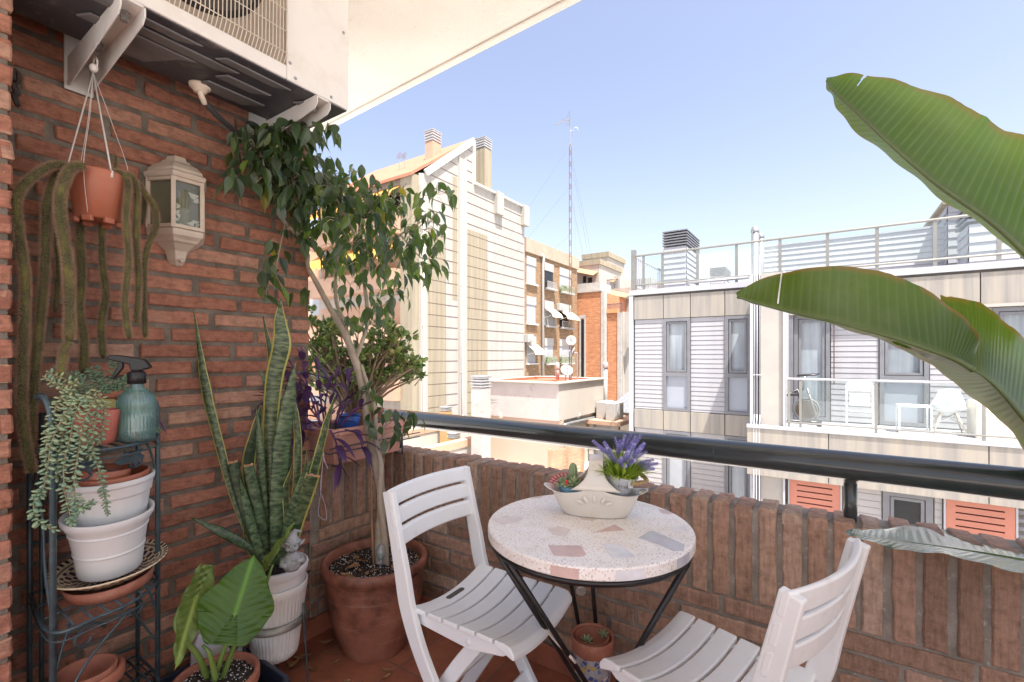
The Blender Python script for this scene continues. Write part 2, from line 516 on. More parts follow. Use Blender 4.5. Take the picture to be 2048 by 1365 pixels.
# ================================================================== OUTSIDE: ground and terraces
m_ground = M('courtyard_concrete', (0.46,0.46,0.45), 0.9, var=0.2, vs=0.6)
mb = MB(); mb.box(-400, 400, -150, 900, -10.2, -10.0)
mk(mb, 'ground', m_ground, kind='structure')
m_terr = M('terrace_tile', (0.55,0.53,0.50), 0.85, var=0.15, vs=1.2, dirt=(0.3,0.25,0.21), ds=0.9)
TZ = -2.4
mb = MB(); mb.box(-18.0, -4.6, 3.0, 17.5, -10.0, TZ); mb.box(-4.6, 14, 3.0, 9.5, -10.0, -3.4)  # unseen near part is added and kept pale to bounce sunlight into the balcony
mk(mb, 'terrace', m_terr, kind='structure')

# ------------------------------------------------------------------ shared outside materials
m_white = streaked('white_render', (0.39,0.372,0.34), amt=0.13, sx=3.5, sz=0.12, stain=(0.34,0.32,0.28))
m_beige = streaked('beige_render', (0.30,0.265,0.195), amt=0.2, sx=5, sz=0.15, stain=(0.25,0.22,0.16))
m_ledge = M('ledge_metal', (0.10,0.06,0.045), 0.6, var=0.1)
m_gutter = M('gutter_grey', (0.62,0.60,0.56), 0.6, var=0.1)
m_roof = M('roof_orange', (0.40,0.165,0.10), 0.9, var=0.12, vs=1.5, bmp=0.4, bs=14, bd=0.02)
m_peach = M('peach_render', (0.46,0.30,0.21), 0.9, var=0.08, vs=0.8)
m_ochre = M('ochre_render', (0.44,0.28,0.12), 0.9, var=0.1, vs=2)
m_lou = M('louvre_grey', (0.36,0.36,0.36), 0.5, var=0.1)
m_dark = M('dark_gap', (0.03,0.03,0.03), 0.8)
m_darkglass = M('dark_glass', (0.02,0.022,0.025), 0.06, var=0.2, spec=0.25)
m_blind = M('roller_blind', (0.36,0.38,0.40), 0.6, var=0.06, bmp=0.3, bs=30, bd=0.01)
m_steel = M('galvanised', (0.34,0.35,0.36), 0.4, 0.6, var=0.1)
m_awn = M('awning_cream', (0.55,0.48,0.36), 0.9, var=0.1)
m_awny = M('awning_yellow', (0.55,0.28,0.06), 0.9, var=0.2, vs=3)
m_awno = M('awning_orange', (0.52,0.26,0.12), 0.9, var=0.1)

def wall_bricks(name, c1, c2, mo, bw=0.29, rh=0.07, ax='xz'):
    m, n, b = nodes(name); b.inputs['Roughness'].default_value = 0.9; b.inputs['Specular IOR Level'].default_value = 0.2
    co = tex_coord(n)
    sp = n.nodes.new('ShaderNodeSeparateXYZ'); n.links.new(co, sp.inputs[0])
    cb = n.nodes.new('ShaderNodeCombineXYZ')
    ad = n.nodes.new('ShaderNodeMath'); ad.operation = 'ADD'
    n.links.new(sp.outputs[0], ad.inputs[0]); n.links.new(sp.outputs[1], ad.inputs[1])
    n.links.new(ad.outputs[0], cb.inputs[0]); n.links.new(sp.outputs[2], cb.inputs[1])
    t = n.nodes.new('ShaderNodeTexBrick'); t.inputs['Scale'].default_value = 1
    t.inputs['Brick Width'].default_value = bw; t.inputs['Row Height'].default_value = rh; t.inputs['Mortar Size'].default_value = 0.011
    t.inputs['Bias'].default_value = 0.1
    t.inputs['Color1'].default_value = (*c1,1); t.inputs['Color2'].default_value = (*c2,1); t.inputs['Mortar'].default_value = (*mo,1)
    n.links.new(cb.outputs[0], t.inputs['Vector'])
    # streaky rows of lighter and darker bricks
    mp = n.nodes.new('ShaderNodeMapping'); mp.inputs['Scale'].default_value = (1.2, 5.0, 1); n.links.new(cb.outputs[0], mp.inputs[0])
    z = noise_node(n, 1.4, 6, 0.75, mp.outputs[0])
    c = mix(n, 0.9, t.outputs[0], ramp(n, z.outputs[0], [(0.3,0.6),(0.7,1.35)]), 'MULTIPLY')
    setc(n, b, c)
    return m
m_bbrown = wall_bricks('brown_brickwork', (0.21,0.125,0.066), (0.29,0.18,0.095), (0.28,0.215,0.15))
m_borange = wall_bricks('orange_brickwork', (0.40,0.14,0.055), (0.50,0.21,0.09), (0.44,0.28,0.19), 0.29, 0.075)
m_bpeach = wall_bricks('peach_brickwork', (0.55,0.24,0.12), (0.62,0.30,0.17), (0.60,0.42,0.30), 0.29, 0.07)

# ------------------------------------------------------------------ tall white gable building
WB = -18.1
wb = thing('apartment_building', 'tall white rendered building with dark ledge lines and orange pitched roof', 'building', (WB,18,-10))
yN = onX(838,600,WB).y; yF = onX(1049,500,WB).y
yG = onX(946,330,WB).y; zG = onX(946,284,WB).z; zE = onX(850,346,WB).z
zP0 = onX(948,369,WB).z; zP1 = onX(1046,416,WB).z
yE = onX(852,346,WB).y
mb = MB()
mb.poly([(WB,yN,-10),(WB,yF,-10),(WB,yF,zP1),(WB,yG,zP0),(WB,yG,zG),(WB,yE,zE),(WB,yN,zE-0.15)], (-9,0,0))
mk(mb, 'wall', m_white, wb)
# sunk darker infill panels between the pilasters
mb = MB()
for (xa, xb, ya, yb) in ((853,892,455,900),(934,975,458,905)):
    a = onX(xa,600,WB); b = onX(xb,600,WB)
    zt = onX(xa,ya,WB).z; zb_ = onX(xa,yb,WB).z
    mb.box(WB-0.01, WB+0.008, a.y, b.y, -8, zt)
a = onX(905,400,WB); b = onX(914,400,WB); mb.box(WB-0.01, WB+0.008, a.y, b.y, onX(905,600,WB).z, onX(905,352,WB).z)
mk(mb, 'infill_panel', m_beige, wb)
# ledges: every 0.645 m, broken by the pilasters
mb = MB()
bays = [(onX(842,600,WB).y, onX(847,600,WB).y), (onX(853,600,WB).y, onX(915,600,WB).y), (onX(933.5,600,WB).y, yG-0.02), (yG+0.02, yF-0.1)]
bays = [(onX(856,600,WB).y, onX(915,600,WB).y), (onX(933.5,600,WB).y, yF-0.12)]
k = 0; zz = onX(933.5, 383, WB).z + 0.645*6
while zz > -9:
    for (y0, y1) in bays:
        # keep below the sloping roof edge
        def top(y): return (zE + (zG-zE)*(y-yE)/(yG-yE)) if y < yG else zP0 + (zP1-zP0)*(y-yG)/(yF-yG)
        ys = [y0 + (y1-y0)*i/60 for i in range(61)]
        ok = [y for y in ys if top(y) > zz + 0.25]
        if len(ok) > 3:
            yb0, yb1 = min(ok), max(ok)
            mb.box(WB-0.02, WB+0.014, yb0, yb1, zz-0.016, zz+0.012)
    zz -= 0.645
mk(mb, 'ledge', m_ledge, wb)
# pilaster gutters
for (xa, xb, yt) in ((917,932,300),(839,853,352)):
    a = onX(xa,600,WB).y; b = onX(xb,600,WB).y
    mb = MB(); mb.box(WB-0.02, WB+0.10, a, b, -10, onX((xa+xb)/2,yt+8,WB).z-0.35)
    ob = mk(mb, 'pilaster', m_white, wb, bevel=0.01)
    mb = MB(); mb.smooth = True
    mb.tube([(WB+0.16,a+0.16,-9.5),(WB+0.16,a+0.16,onX((xa+xb)/2,yt+20,WB).z-0.5)], 0.055, 10)
    zz = 8.0
    while zz > -9: mb.tube([(WB+0.16,a+0.16,zz),(WB+0.16,a+0.16,zz+0.07)], 0.075, 10); zz -= 2.6
    mk(mb, 'downpipe', m_gutter, wb)
# roof slope (orange) with metal verge
mb = MB()
mb.poly([(WB+0.03,yN-0.6,zE-0.45),(WB+0.03,yG,zG+0.05),(WB+0.03,yG,zG+0.22),(WB+0.03,yN-0.6,zE-0.28)], (-9.2,0,0))
mk(mb, 'roof', m_roof, wb)
mb = MB()
mb.bar((WB+0.08,yE-0.1,zE-0.02),(WB+0.08,yG,zG+0.06),0.14,0.34)
mb.box(WB-9, WB-0.02, yG+0.02, yG+0.3, zP0-1, zG-0.05)
mk(mb, 'verge', m_gutter, wb)
mb = MB()
mb.bar((WB+0.02,yG+0.05,zP0+0.05),(WB+0.02,yF+0.05,zP1+0.05),0.3,0.12)
mk(mb, 'coping', m_gutter, wb)
for (xa, xb, ya, yb) in ((988,1001,388,434),(1042,1052,415,455)):
    a = onX(xa,ya,WB); b = onX(xb,yb,WB)
    mb = MB(); mb.box(WB-0.05, WB+0.30, a.y, b.y, b.z, a.z+0.15)
    mk(mb, 'downpipe_head', m_white, wb, bevel=0.02)
def louvre_stack(name, parent, c, wx, wy, z0, zc, z1, body, nl=4, lab=None, cat=None, cap=True):
    mb = MB(); mb.box(c[0]-wx/2, c[0]+wx/2, c[1]-wy/2, c[1]+wy/2, z0, zc)
    if lab:
        o = thing(name, lab, cat, (c[0],c[1],z0)); mk(mb, 'shaft', body, o)
    else:
        o = mk(mb, name, body, parent)
    mb = MB(); h = (z1-zc)/nl
    for i in range(nl):
        zz = zc + i*h + h*0.30
        mb.box(c[0]-wx*0.54, c[0]+wx*0.54, c[1]-wy*0.54, c[1]+wy*0.54, zz, zz+h*0.52)
    mb.box(c[0]-wx*0.40, c[0]+wx*0.40, c[1]-wy*0.40, c[1]+wy*0.40, zc-0.01, z1-h*0.3)
    if cap: mb.box(c[0]-wx*0.56, c[0]+wx*0.56, c[1]-wy*0.56, c[1]+wy*0.56, z1-0.01, z1+h*0.22)
    mk(mb, 'louvres', m_lou, o)
    return o
p = at(866,330,27.5); louvre_stack('chimney', wb, (p.x,p.y), 0.62, 0.7, onX(866,330,p.x).z-2.0, at(866,288,27.5).z, at(866,266,27.5).z, m_peach)
p = at(967,330,30.5); louvre_stack('chimney', wb, (p.x,p.y), 0.75, 0.75, 8, at(967,301,30.5).z, at(967,281,30.5).z, m_beige)
# facade towards us (south): pillar, eave, balconies with awnings
mb = MB(); mb.box(WB-0.9, WB-0.004, yN-0.5, yN+0.02, -10, zE-0.3); mk(mb, 'corner_pillar', m_beige, wb)
mb = MB()
for k in range(6):
    z0 = zE-1.2-3.0*k
    mb.box(WB-8.8, WB-0.9, yN-0.9, yN-0.01, z0-2.2, z0-1.1)
    mb.box(WB-8.8, WB-0.9, yN-0.01, yN+0.01, z0-1.0, z0+0.2)
mk(mb, 'balcony_front', m_peach, wb)
for k in range(2):
    mb = MB(); z0 = zE-0.55-3.0*k
    def aw(u, v): return Vector((WB-0.95-7.5*u, yN-0.1-1.3*v, z0-0.9*v - (0.08*math.sin(u*90) if v > 0.95 else 0) - (0.35 if v > 0.99 else 0)))
    mb.grid(aw, 120, 4)
    mk(mb, 'awning', m_awny, wb, solid=0.01)
mb = MB(); mb.box(WB-7.6, WB-1.2, yN-0.02, yN-0.012, zE-2.6, zE-0.9); mk(mb, 'window', m_darkglass, wb)
tv = thing('roof_aerial', 'small twin television aerial on the orange roof', 'aerial', at(805,340,27.5))
mb = MB()
for dx in (-6, 4):
    a = at(805+dx,338,27.5); b = at(805+dx-1,308,27.5)
    mb.tube([a,b],0.02,5)
    for q in range(5): mb.bar(b+Vector((-0.2,0,-0.07*q)), b+Vector((0.2,0,-0.07*q+0.05)), 0.02,0.02)
mk(mb, 'mast_pole', m_steel, tv)

# peach brick block behind the fig tree
bl = thing('brick_building', 'peach brick block seen through the fig tree crown', 'building', (-24,20,-10))
mb = MB(); mb.box(-42, WB-9.2, 19.0, 28, -10, 9.6); mk(mb, 'wall', m_bpeach, bl)
for i in range(4):
    for k in range(5):
        mb = MB(); mb.box(-40+i*3.4, -38.6+i*3.4, 18.97, 19.02, -8+3*k, -6.2+3*k)
        mk(mb, 'window', m_blind, bl)

# ------------------------------------------------------------------ brown brick apartment block
bb = thing('apartment_building', 'brown brick apartment block with white blind boxes and small awnings', 'building', (WB,33,-10))
y0 = yF+0.06; y1 = onX(1155,600,WB).y; zt = onX(1100,498,WB).z
mb = MB(); mb.box(WB-10, WB-0.03, y0, y1, -10, zt); mk(mb, 'wall', m_bbrown, bb)
mb = MB(); mb.box(WB-10, WB+0.12, y0, y1+0.1, zt-0.9, zt+0.12); mk(mb, 'parapet_band', M('band_tan',(0.36,0.29,0.22),0.9,var=0.12,vs=1), bb)
m_wht2 = M('blind_box_white', (0.38,0.37,0.35), 0.8, var=0.05)
m_planter = M('window_plants', (0.16,0.22,0.07), 0.9, var=0.5, vs=9)
cols = ((1053,1072),(1089,1107),(1119,1142))
rows = (0, 1, 2, 3)
zrow = onX(1060, 512, WB).z - 0.05
for r_ in rows:
    for ci, (xa, xb) in enumerate(cols):
        ya, yb = onX(xa,600,WB).y, onX(xb,600,WB).y
        zt_ = zrow - 2.95*r_ - (0.0 if ci==0 else 0.05)
        mb = MB(); mb.box(WB-0.1, WB+0.03, ya, yb, zt_-0.62, zt_)
        wbx = mk(mb, 'blind_box', m_wht2, bb)
        mb = MB(); mb.box(WB-0.1, WB-0.018, ya+0.05, yb-0.05, zt_-2.0, zt_-0.62)
        win = mk(mb, 'window', m_blind if (r_*3+ci) % 4 != 1 else m_darkglass, bb)
        mb = MB(); mb.box(WB-0.05, WB+0.16, ya-0.05, yb+0.15, zt_-2.1, zt_-2.0)
        mk(mb, 'sill', m_gutter, win)
        if (r_, ci) in ((0,1),(0,2),(1,1),(1,2),(2,1),(2,2)):
            mb = MB(); mb.box(WB-0.02, WB+0.32, ya-0.05, yb+0.15, zt_-2.12, zt_-1.98)
            n_ = 12
            for q in range(n_+1):
                yy = ya + (yb-ya)*q/n_
                mb.box(WB+0.27, WB+0.30, yy-0.015, yy+0.015, zt_-1.98, zt_-1.5)
            mb.box(WB+0.27, WB+0.30, ya, yb, zt_-1.52, zt_-1.48)
            mk(mb, 'window_guard', m_wht2, win)
        if (r_, ci) in ((0,2),(2,1),(2,2)):
            mb = MB(); rr = random.Random(r_*7+ci); mb.box(WB+0.05, WB+0.26, ya, yb, zt_-1.97, zt_-1.80)
            for q in range(60):
                c = Vector((WB+0.15+rr.uniform(-.12,.14), rr.uniform(ya,yb), zt_-1.85+rr.uniform(0,.35)))
                mb.ball(c, rr.uniform(.04,.09), n=5, m=3)
            mk(mb, 'flower_box', m_planter, win)
        if (r_, ci) in ((1,1),(1,2),(2,0)):
            mb = MB()
            def aw2(u, v, ya=ya, yb=yb, zt_=zt_): return Vector((WB+0.05+0.75*v, ya-0.05+(yb-ya+0.2)*u, zt_-0.62-0.55*v-(0.2 if v>0.99 else 0)))
            mb.grid(aw2, 6, 5); mk(mb, 'awning', m_awn, win, solid=0.02)
            for yq in (ya, yb+.2):
                mb = MB(); mb.tube([(WB,yq,zt_-1.4),(WB+0.75,yq,zt_-1.2)],0.02,5); mk(mb,'awning_arm',m_wht2,win)
mb = MB(); mb.smooth = True
yp = onX(1083,600,WB).y
mb.tube([(WB+0.05,yp-.1,zt-0.7),(WB+0.2,yp,zt-0.9),(WB+0.12,yp,zt-1.5),(WB+0.12,yp,-10)], 0.11, 8); mk(mb, 'downpipe', m_wht2, bb)
def ac_small(lab, c, grp):
    o = thing('air_conditioner', lab, 'air conditioner', c, grp)
    x, y, z = c
    mb = MB(); mb.box(x-0.02, x+0.32, y-0.4, y+0.4, z, z+0.58); mk(mb, 'casing', m_wht2, o, bevel=0.02)
    mb = MB()
    mb.lathe([(0.23,0.0),(0.23,0.012),(0.19,0.015),(0.06,0.016)], (0,0,0), 20, axis=Matrix.Rotation(R(90),3,'Y'))
    mb.v = [v + Vector((x+0.322,y,z+0.29)) for v in mb.v]
    mk(mb, 'fan_grille', m_lou, o)
    return o
a = onX(1117,622,WB); ac_small('white air conditioner under an awning on the brown brick facade', (WB+0.03,a.y,a.z), None)
a = onX(1054,685,WB); ac_small('white air conditioner at the far left edge of the brown brick facade', (WB+0.03,a.y,a.z), None)

# ------------------------------------------------------------------ orange brick stair towers and white terraces beyond
ob = thing('brick_building', 'orange brick stair towers with pale concrete edges beside the brown block', 'building', (-17,38,-10))
Y1 = y1 + 0.35
a0 = onY(1157,590,Y1); a1 = onY(1202,583,Y1)
mb = MB(); mb.box(a0.x-0.2, a1.x, Y1, Y1+9, -10, a1.z)
Y2 = Y1 + 0.5
b1 = onY(1235,626,Y2)
mb.box(a1.x+0.36, b1.x, Y2, Y2+8, -10, b1.z)
mk(mb, 'wall', m_borange, ob)
m_conc = M('pale_concrete', (0.40,0.385,0.36), 0.9, var=0.15, vs=2, dirt=(0.28,0.265,0.245), ds=3)
mb = MB()
mb.box(a1.x+0.003, a1.x+0.35, Y1-0.05, Y1+0.45, -10, a1.z+0.02)
mb.box(b1.x+0.003, b1.x+0.36, Y2-0.06, Y2+0.4, -10, b1.z)
q0 = onY(1159,700,Y1).x; q1 = onY(1172,700,Y1).x
mb.box(q0, q0+0.16, Y1-0.06, Y1-0.003, -10, onY(1165,632,Y1).z); mb.box(q1-0.16, q1, Y1-0.06, Y1-0.003, -10, onY(1165,632,Y1).z); mb.box(q0, q1, Y1-0.055, Y1-0.004, onY(1165,632,Y1).z-0.25, onY(1165,632,Y1).z+0.05)
mb.box(a0.x-0.2, a1.x+0.1, Y1-0.12, Y1+0.3, a1.z, a1.z+0.12)
mk(mb, 'concrete_edge', m_conc, ob)
mb = MB(); mb.box(q0+0.16, q1-0.16, Y1-0.03, Y1-0.006, -10, onY(1165,640,Y1).z); mk(mb, 'window', m_darkglass, ob)
mb = MB(); mb.box(a1.x+0.3, b1.x+0.05, Y2-0.15, Y2+0.25, b1.z, b1.z+0.35); mk(mb, 'orange_band', m_awno, ob)
mb = MB(); mb.box(b1.x+0.40, b1.x+8, Y2+0.6, Y2+1.2, -10, b1.z+0.1); mb.box(b1.x+0.38,b1.x+0.41, Y2+0.1, Y2+14, -10, b1.z+0.1)
mk(mb, 'white_wall', m_white, ob)
mb = MB()
for k in range(6):
    for j in range(2):
        xx = b1.x+0.9+j*1.5; zz = b1.z-2.6-2.1*k
        mb.box(xx, xx+0.55, Y2+0.56, Y2+0.602, zz, zz+(1.3 if k%2 else 0.8))
mk(mb, 'window', m_beige, ob)
p = Vector((b1.x+0.85, Y2+0.35, b1.z-3.0)); 
o = ac_small('white air conditioner on the white wall beside the orange brick tower', (p.x, p.y, p.z), None)
# terraces: stepped white volumes with awnings
tr = thing('terraced_building', 'white stepped roof terraces with orange awnings above the brick towers', 'building', (-15,42,0))
Y3 = Y1 + 4.5
def px_box(mb, xa, xb, ya, yb, Y, dep):
    a = onY(xa,ya,Y); b = onY(xb,yb,Y)
    mb.box(a.x, b.x, Y, Y+dep, b.z, a.z)
mb = MB()
px_box(mb, 1150, 1198, 527, 720, Y1+5.0, 6)
px_box(mb, 1165, 1215, 512, 720, Y1+9.0, 5)
px_box(mb, 1198, 1240, 556, 720, Y1+9.0, 6)
px_box(mb, 1205, 1262, 580, 720, Y1+6.0, 2.5)
px_box(mb, 1236, 1300, 565, 720, Y1+13.0, 4)
mk(mb, 'wall', m_white, tr)
mb = MB(); px_box(mb, 1152, 1200, 569, 588, Y1+0.4, 0.15); px_box(mb, 1186, 1200, 566, 588, Y1+0.42, 2.5)
mk(mb, 'terrace_parapet', m_conc, tr)
mb = MB(); px_box(mb, 1163, 1217, 510, 513, Y1+8.9, 5.2); px_box(mb, 1148, 1200, 524, 528, Y1+4.9, 6.1); px_box(mb, 1234, 1302, 562, 566, Y1+12.9,4.2)
mk(mb, 'coping', m_beige, tr)
for (xa, xb, ya, yb, Y, dp) in ((1153,1196,536,553,Y1+5.0,1.2),(1200,1234,551,566,Y1+8.9,1.2),(1199,1262,577,600,Y1+5.9,1.6)):
    a = onY(xa,ya,Y); b = onY(xb,yb,Y); mb = MB()
    mb.grid(lambda u,v,a=a,b=b,dp=dp,Y=Y: Vector((a.x+(b.x-a.x)*u, Y-dp*v, a.z+(b.z-a.z)*u*0.6-0.5*v)), 4, 3)
    mk(mb, 'awning', m_awno, tr, solid=0.03)
m_rdk = M('railing_dark',(0.10,0.10,0.11),0.5)
for (xa, xb, ya, yb, Y) in ((1202,1244,610,630,Y2+0.3),(1200,1236,562,585,Y1+7)):
    a = onY(xa,ya,Y); b = onY(xb,yb,Y); mb = MB()
    n_ = 22
    for q in range(n_+1):
        xx = a.x+(b.x-a.x)*q/n_; mb.box(xx-.015,xx+.015,Y,Y+.03,b.z,a.z)
    mb.box(a.x,b.x,Y-.01,Y+.04,a.z-.03,a.z+.03); mb.box(a.x,b.x,Y-.01,Y+.04,b.z-.03,b.z+.03)
    mk(mb, 'railing', m_rdk, tr)
for q_ in ((1211,1219,597,609,Y1+5.95,0.06),(1166,1172,553,566,Y1+4.96,0.05),(1176,1184,556,568,Y1+4.96,0.05),(1226,1236,598,603,Y1+5.93,0.07)):
    mb = MB(); px_box(mb, *q_); mk(mb, 'window', m_darkglass, tr)

# ------------------------------------------------------------------ rooftop penthouse with red roof
ph = thing('penthouse', 'low pink and white rooftop hut with red roof behind the handrail', 'building', (-6.7,12.4,TZ))
m_pink = M('pink_render', (0.52,0.36,0.28), 0.9, var=0.05, vs=0.8)
m_pwhite = M('cream_render', (0.44,0.41,0.36), 0.9, var=0.06, vs=0.8)
m_pgrey = M('shaded_band', (0.46,0.40,0.37), 0.9, var=0.08, vs=2.0, dirt=(0.27,0.24,0.24), ds=1.6, dlo=0.58, dhi=0.7)  # grey blotches painted in for the coping's shadow on the front band
m_redroof = M('red_roof_paint', (0.62,0.14,0.075), 0.85, var=0.15, vs=1.2)
C = onZ(1117,766,0.40); C.z = 0
px0 = onY(972,800,C.y).x; pyb = onX(1205,800,C.x).y
RH = 0.36
zc = onY(1115,843,C.y).z     # underside of the cornice band
mb = MB()
mb.box(px0, C.x, C.y+0.10, C.y+0.34, TZ, zc+0.02); mk(mb, 'pink_wall', m_pink, ph)
mb = MB()
mb.box(C.x-0.28, C.x-0.10, C.y+0.35, pyb, TZ, zc+0.02); mb.box(px0, C.x-0.29, pyb-0.2, pyb, TZ, RH-0.3)
mk(mb, 'cream_wall', m_pwhite, ph)
mb = MB(); mb.box(px0-0.1, C.x, C.y, C.y+0.18, zc, RH-0.01); mk(mb, 'cornice_band', m_pgrey, ph)
mb = MB(); mb.box(C.x-0.18, C.x+0.001, C.y+0.181, pyb+0.1, zc+0.001, RH-0.01); mb.box(px0-0.1, C.x-0.19, pyb-0.08, pyb+0.1, zc, RH-0.01); mb.box(px0-0.1,px0+0.06,C.y+0.19,pyb-0.09,zc,RH-0.01)
mk(mb, 'cornice_band', m_pwhite, ph)
mb = MB()
mb.box(px0-0.14, C.x+0.08, C.y-0.10, C.y+0.16, RH, RH+0.055); mb.box(C.x-0.18, C.x+0.08, C.y+0.161, pyb+0.14, RH, RH+0.053)
mb.box(px0-0.14, C.x-0.19, pyb-0.06, pyb+0.14, RH, RH+0.054); mb.box(px0-0.14, px0+0.06, C.y+0.161, pyb-0.07, RH, RH+0.056)
mk(mb, 'coping', m_pwhite, ph, bevel=0.012)
mb = MB(); mb.box(px0+0.05, C.x-0.17, C.y+0.17, pyb-0.05, RH-0.3, RH-0.05)
xm = (px0+C.x)/2-0.2; mb.box(xm, xm+0.15, C.y+0.17, pyb-0.08, RH-0.17, RH-0.02); mb.box(px0+0.061,C.x-0.181,pyb-0.075,pyb-0.061,RH-0.17,RH+0.04); mb.box(px0+0.061,px0+0.07,C.y+0.17,pyb-0.08,RH-0.17,RH+0.04)
mk(mb, 'roof', m_redroof, ph)
mb = MB(); mb.smooth = True
gx = C.x-0.04
mb.tube(smoothpath([(gx, pyb-0.2, onX(1190,836,gx).z),(gx, C.y+0.75, zc-0.16),(gx+0.0, C.y+0.46, zc-0.2),(gx, C.y+0.40, zc-0.35),(gx, C.y+0.40, TZ)],5), 0.055, 10)
mk(mb, 'downpipe', m_steel, ph)
mb = MB(); mb.smooth = True
cpos = onY(1003,830,C.y+0.08)
mb.ball(cpos + Vector((0,-0.02,0)), 0.10, 0.10, 0.12, 14, 8); mk(mb, 'wall_lamp', M('lamp_globe',(0.75,0.66,0.55),0.3), ph)
mb = MB(); mb.smooth = True
cpos = onX(1155,830,C.x-0.08); mb.ball(cpos, 0.10, 0.10, 0.13, 14, 8); mk(mb, 'wall_lamp', M('lamp_globe_grey',(0.6,0.58,0.54),0.3), ph)
mb = MB()
for dz in (0, -0.09):
    a = onY(978,812,C.y+0.03); b = onY(1037,802,C.y+0.03)
    a.z = b.z = onY(1037,803,C.y).z + dz
    mb.tube([(a.x-0.3,C.y-0.05,a.z-0.25),(a.x-0.25,C.y-0.02,a.z-0.02),(a.x-.2,C.y,a.z),(b.x,C.y+0.05,b.z)],0.025,6)
mb.tube([(a.x-0.3,C.y-0.05,a.z-0.2),(a.x-0.3,C.y-0.05,TZ)],0.05,6)
mk(mb, 'pipe', m_steel, ph)
# shadow louvre vent and small window on the cream face
mb = MB(); a = onX(1121,825,C.x-0.1); mb.box(C.x-0.12,C.x-0.08,a.y+0.15,a.y+0.3,a.z-0.35,a.z+0.02); mk(mb,'vent',m_lou,ph)
mb = MB(); a = onX(1171,842,C.x-0.1); b = onX(1186,855,C.x-0.1); mb.box(C.x-0.12,C.x-0.085,a.y,b.y,b.z-0.4,a.z); mk(mb,'window',m_ochre,ph)
# dishes on the roof
def dish(lab, c, r, face, feed=True):
    o = thing('satellite_dish', lab, 'satellite dish', (c.x,c.y,RH-0.17), 'satellite dishes on the red roof')
    q = Vector(face).normalized().to_track_quat('Z','Y').to_matrix()
    mb = MB(); mb.smooth = True
    mb.lathe([(0.01,0.0),(r*0.5,0.03*r*4*0.25+0.005),(r*0.8,0.16*r),(r,0.25*r)], c, 24, cap=False, axis=q)
    mk(mb, 'reflector', m_wht2, o, solid=0.012)
    mb = MB(); b = Vector((c.x,c.y,RH-0.17)) - Vector(face).normalized()*0.12
    mb.tube([b, Vector((b.x,b.y,c.z))], 0.022, 8); mb.tube([Vector((b.x,b.y,c.z)), c], 0.02, 6)
    mk(mb, 'stand', m_steel, o)
    mb = MB(); e = c + q @ Vector((0,0,r*0.9)); mb.tube([c+q@Vector((0,-r*.9,0.2*r)), e], 0.012, 6); mb.ball(e, 0.035, n=8, m=5)
    mk(mb, 'feed_arm', m_steel, o)
dish('white satellite dish tilted skyward, lowest of the three on the red roof', at(1133,742,15.0), 0.20, (0.55,-0.6,0.6))
dish('white satellite dish facing the balcony, highest of the three on the red roof', at(1142,682,15.4), 0.17, (0.5,-0.8,0.2))
dish('white satellite dish seen edge-on between two other dishes', at(1148,706,15.2), 0.17, (-0.9,-0.25,0.35))
# lattice mast
ms = thing('antenna_mast', 'tall slim lattice antenna mast with guy wires against the sky', 'antenna mast', at(1140,757,15.6))
m_rust = M('mast_rust', (0.20,0.105,0.055), 0.7, 0.2, var=0.4, vs=2, dirt=(0.20,0.20,0.22), ds=1.2)
b = at(1140,757,15.6); z1 = at(1140,297,15.6).z
mb = MB(); L = 0.082
cs = [Vector((b.x+L*math.cos(a)*0.6, b.y+L*math.sin(a)*0.6, 0)) for a in (0.4, 2.5, 4.6)]
for c in cs: mb.tube([(c.x,c.y,RH-0.17),(c.x,c.y,z1)], 0.009, 5)
zz = RH; k = 0
while zz < z1-0.2:
    for i in range(3):
        c, d = cs[i], cs[(i+1)%3]
        mb.tube([(c.x,c.y,zz),(d.x,d.y,zz+0.19)], 0.005, 4, cap=False); mb.tube([(d.x,d.y,zz),(c.x,c.y,zz+0.19)], 0.005, 4, cap=False)
        mb.tube([(d.x,d.y,zz),(c.x,c.y,zz)], 0.006, 4, cap=False)
    zz += 0.38
for c in cs: mb.tube([(c.x,c.y,z1),(b.x,b.y,z1+0.18)], 0.010, 5)
mk(mb, 'lattice', m_rust, ms)
zt_ = at(1140,234,15.6).z
mb = MB(); mb.tube([(b.x,b.y,z1),(b.x,b.y,zt_)], 0.016, 8); mk(mb, 'top_pole', m_steel, ms)
mb = MB(); e = at(1113,249,15.3)
t_ = Vector((b.x,b.y,zt_-0.05)); mb.tube([t_, e], 0.012, 5)
for q in range(9):
    c = t_.lerp(e, 0.2+0.8*q/8); s_ = 0.10*(1-0.03*q); mb.tube([c+Vector((s_*.5,s_,0.0)), c-Vector((s_*.5,s_,0.0))], 0.008, 4)
for sgn in (-1,1):
    for q in range(5):
        mb.tube([t_+Vector((0.05,-0.05,0.02+sgn*0.05*q)), t_+Vector((-0.25+0.04*q,0.10,sgn*(0.10+0.05*q)))],0.005,3)
mk(mb, 'aerial', m_steel, ms)
mb = MB(); c0 = at(1140,263,15.6); c1 = at(1148,261,15.6); mb.tube([c0,c1],0.012,5)
ring = [c1 + Vector((0.10*math.cos(a)+0.05, 0.05*math.cos(a), 0.13*math.sin(a)-0.05)) for a in [i*math.pi/8 for i in range(17)]]
mb.tube(ring,0.006,4); mk(mb, 'ring_aerial', m_steel, ms)
mb = MB()
for (xa,ya,xb,yb,zb_) in ((1133,303,960,560,22),(1136,378,1000,545,22),(1137,474,1060,540,22),(1143,310,1185,520,19),(1144,330,1178,520,19),(1143,400,1168,520,18),(1145,270,1153,560,16)):
    mb.tube([at(xa,ya,15.6),at(xb,yb,zb_)],0.004,3,cap=False)
mk(mb, 'guy_wires', m_steel, ms)
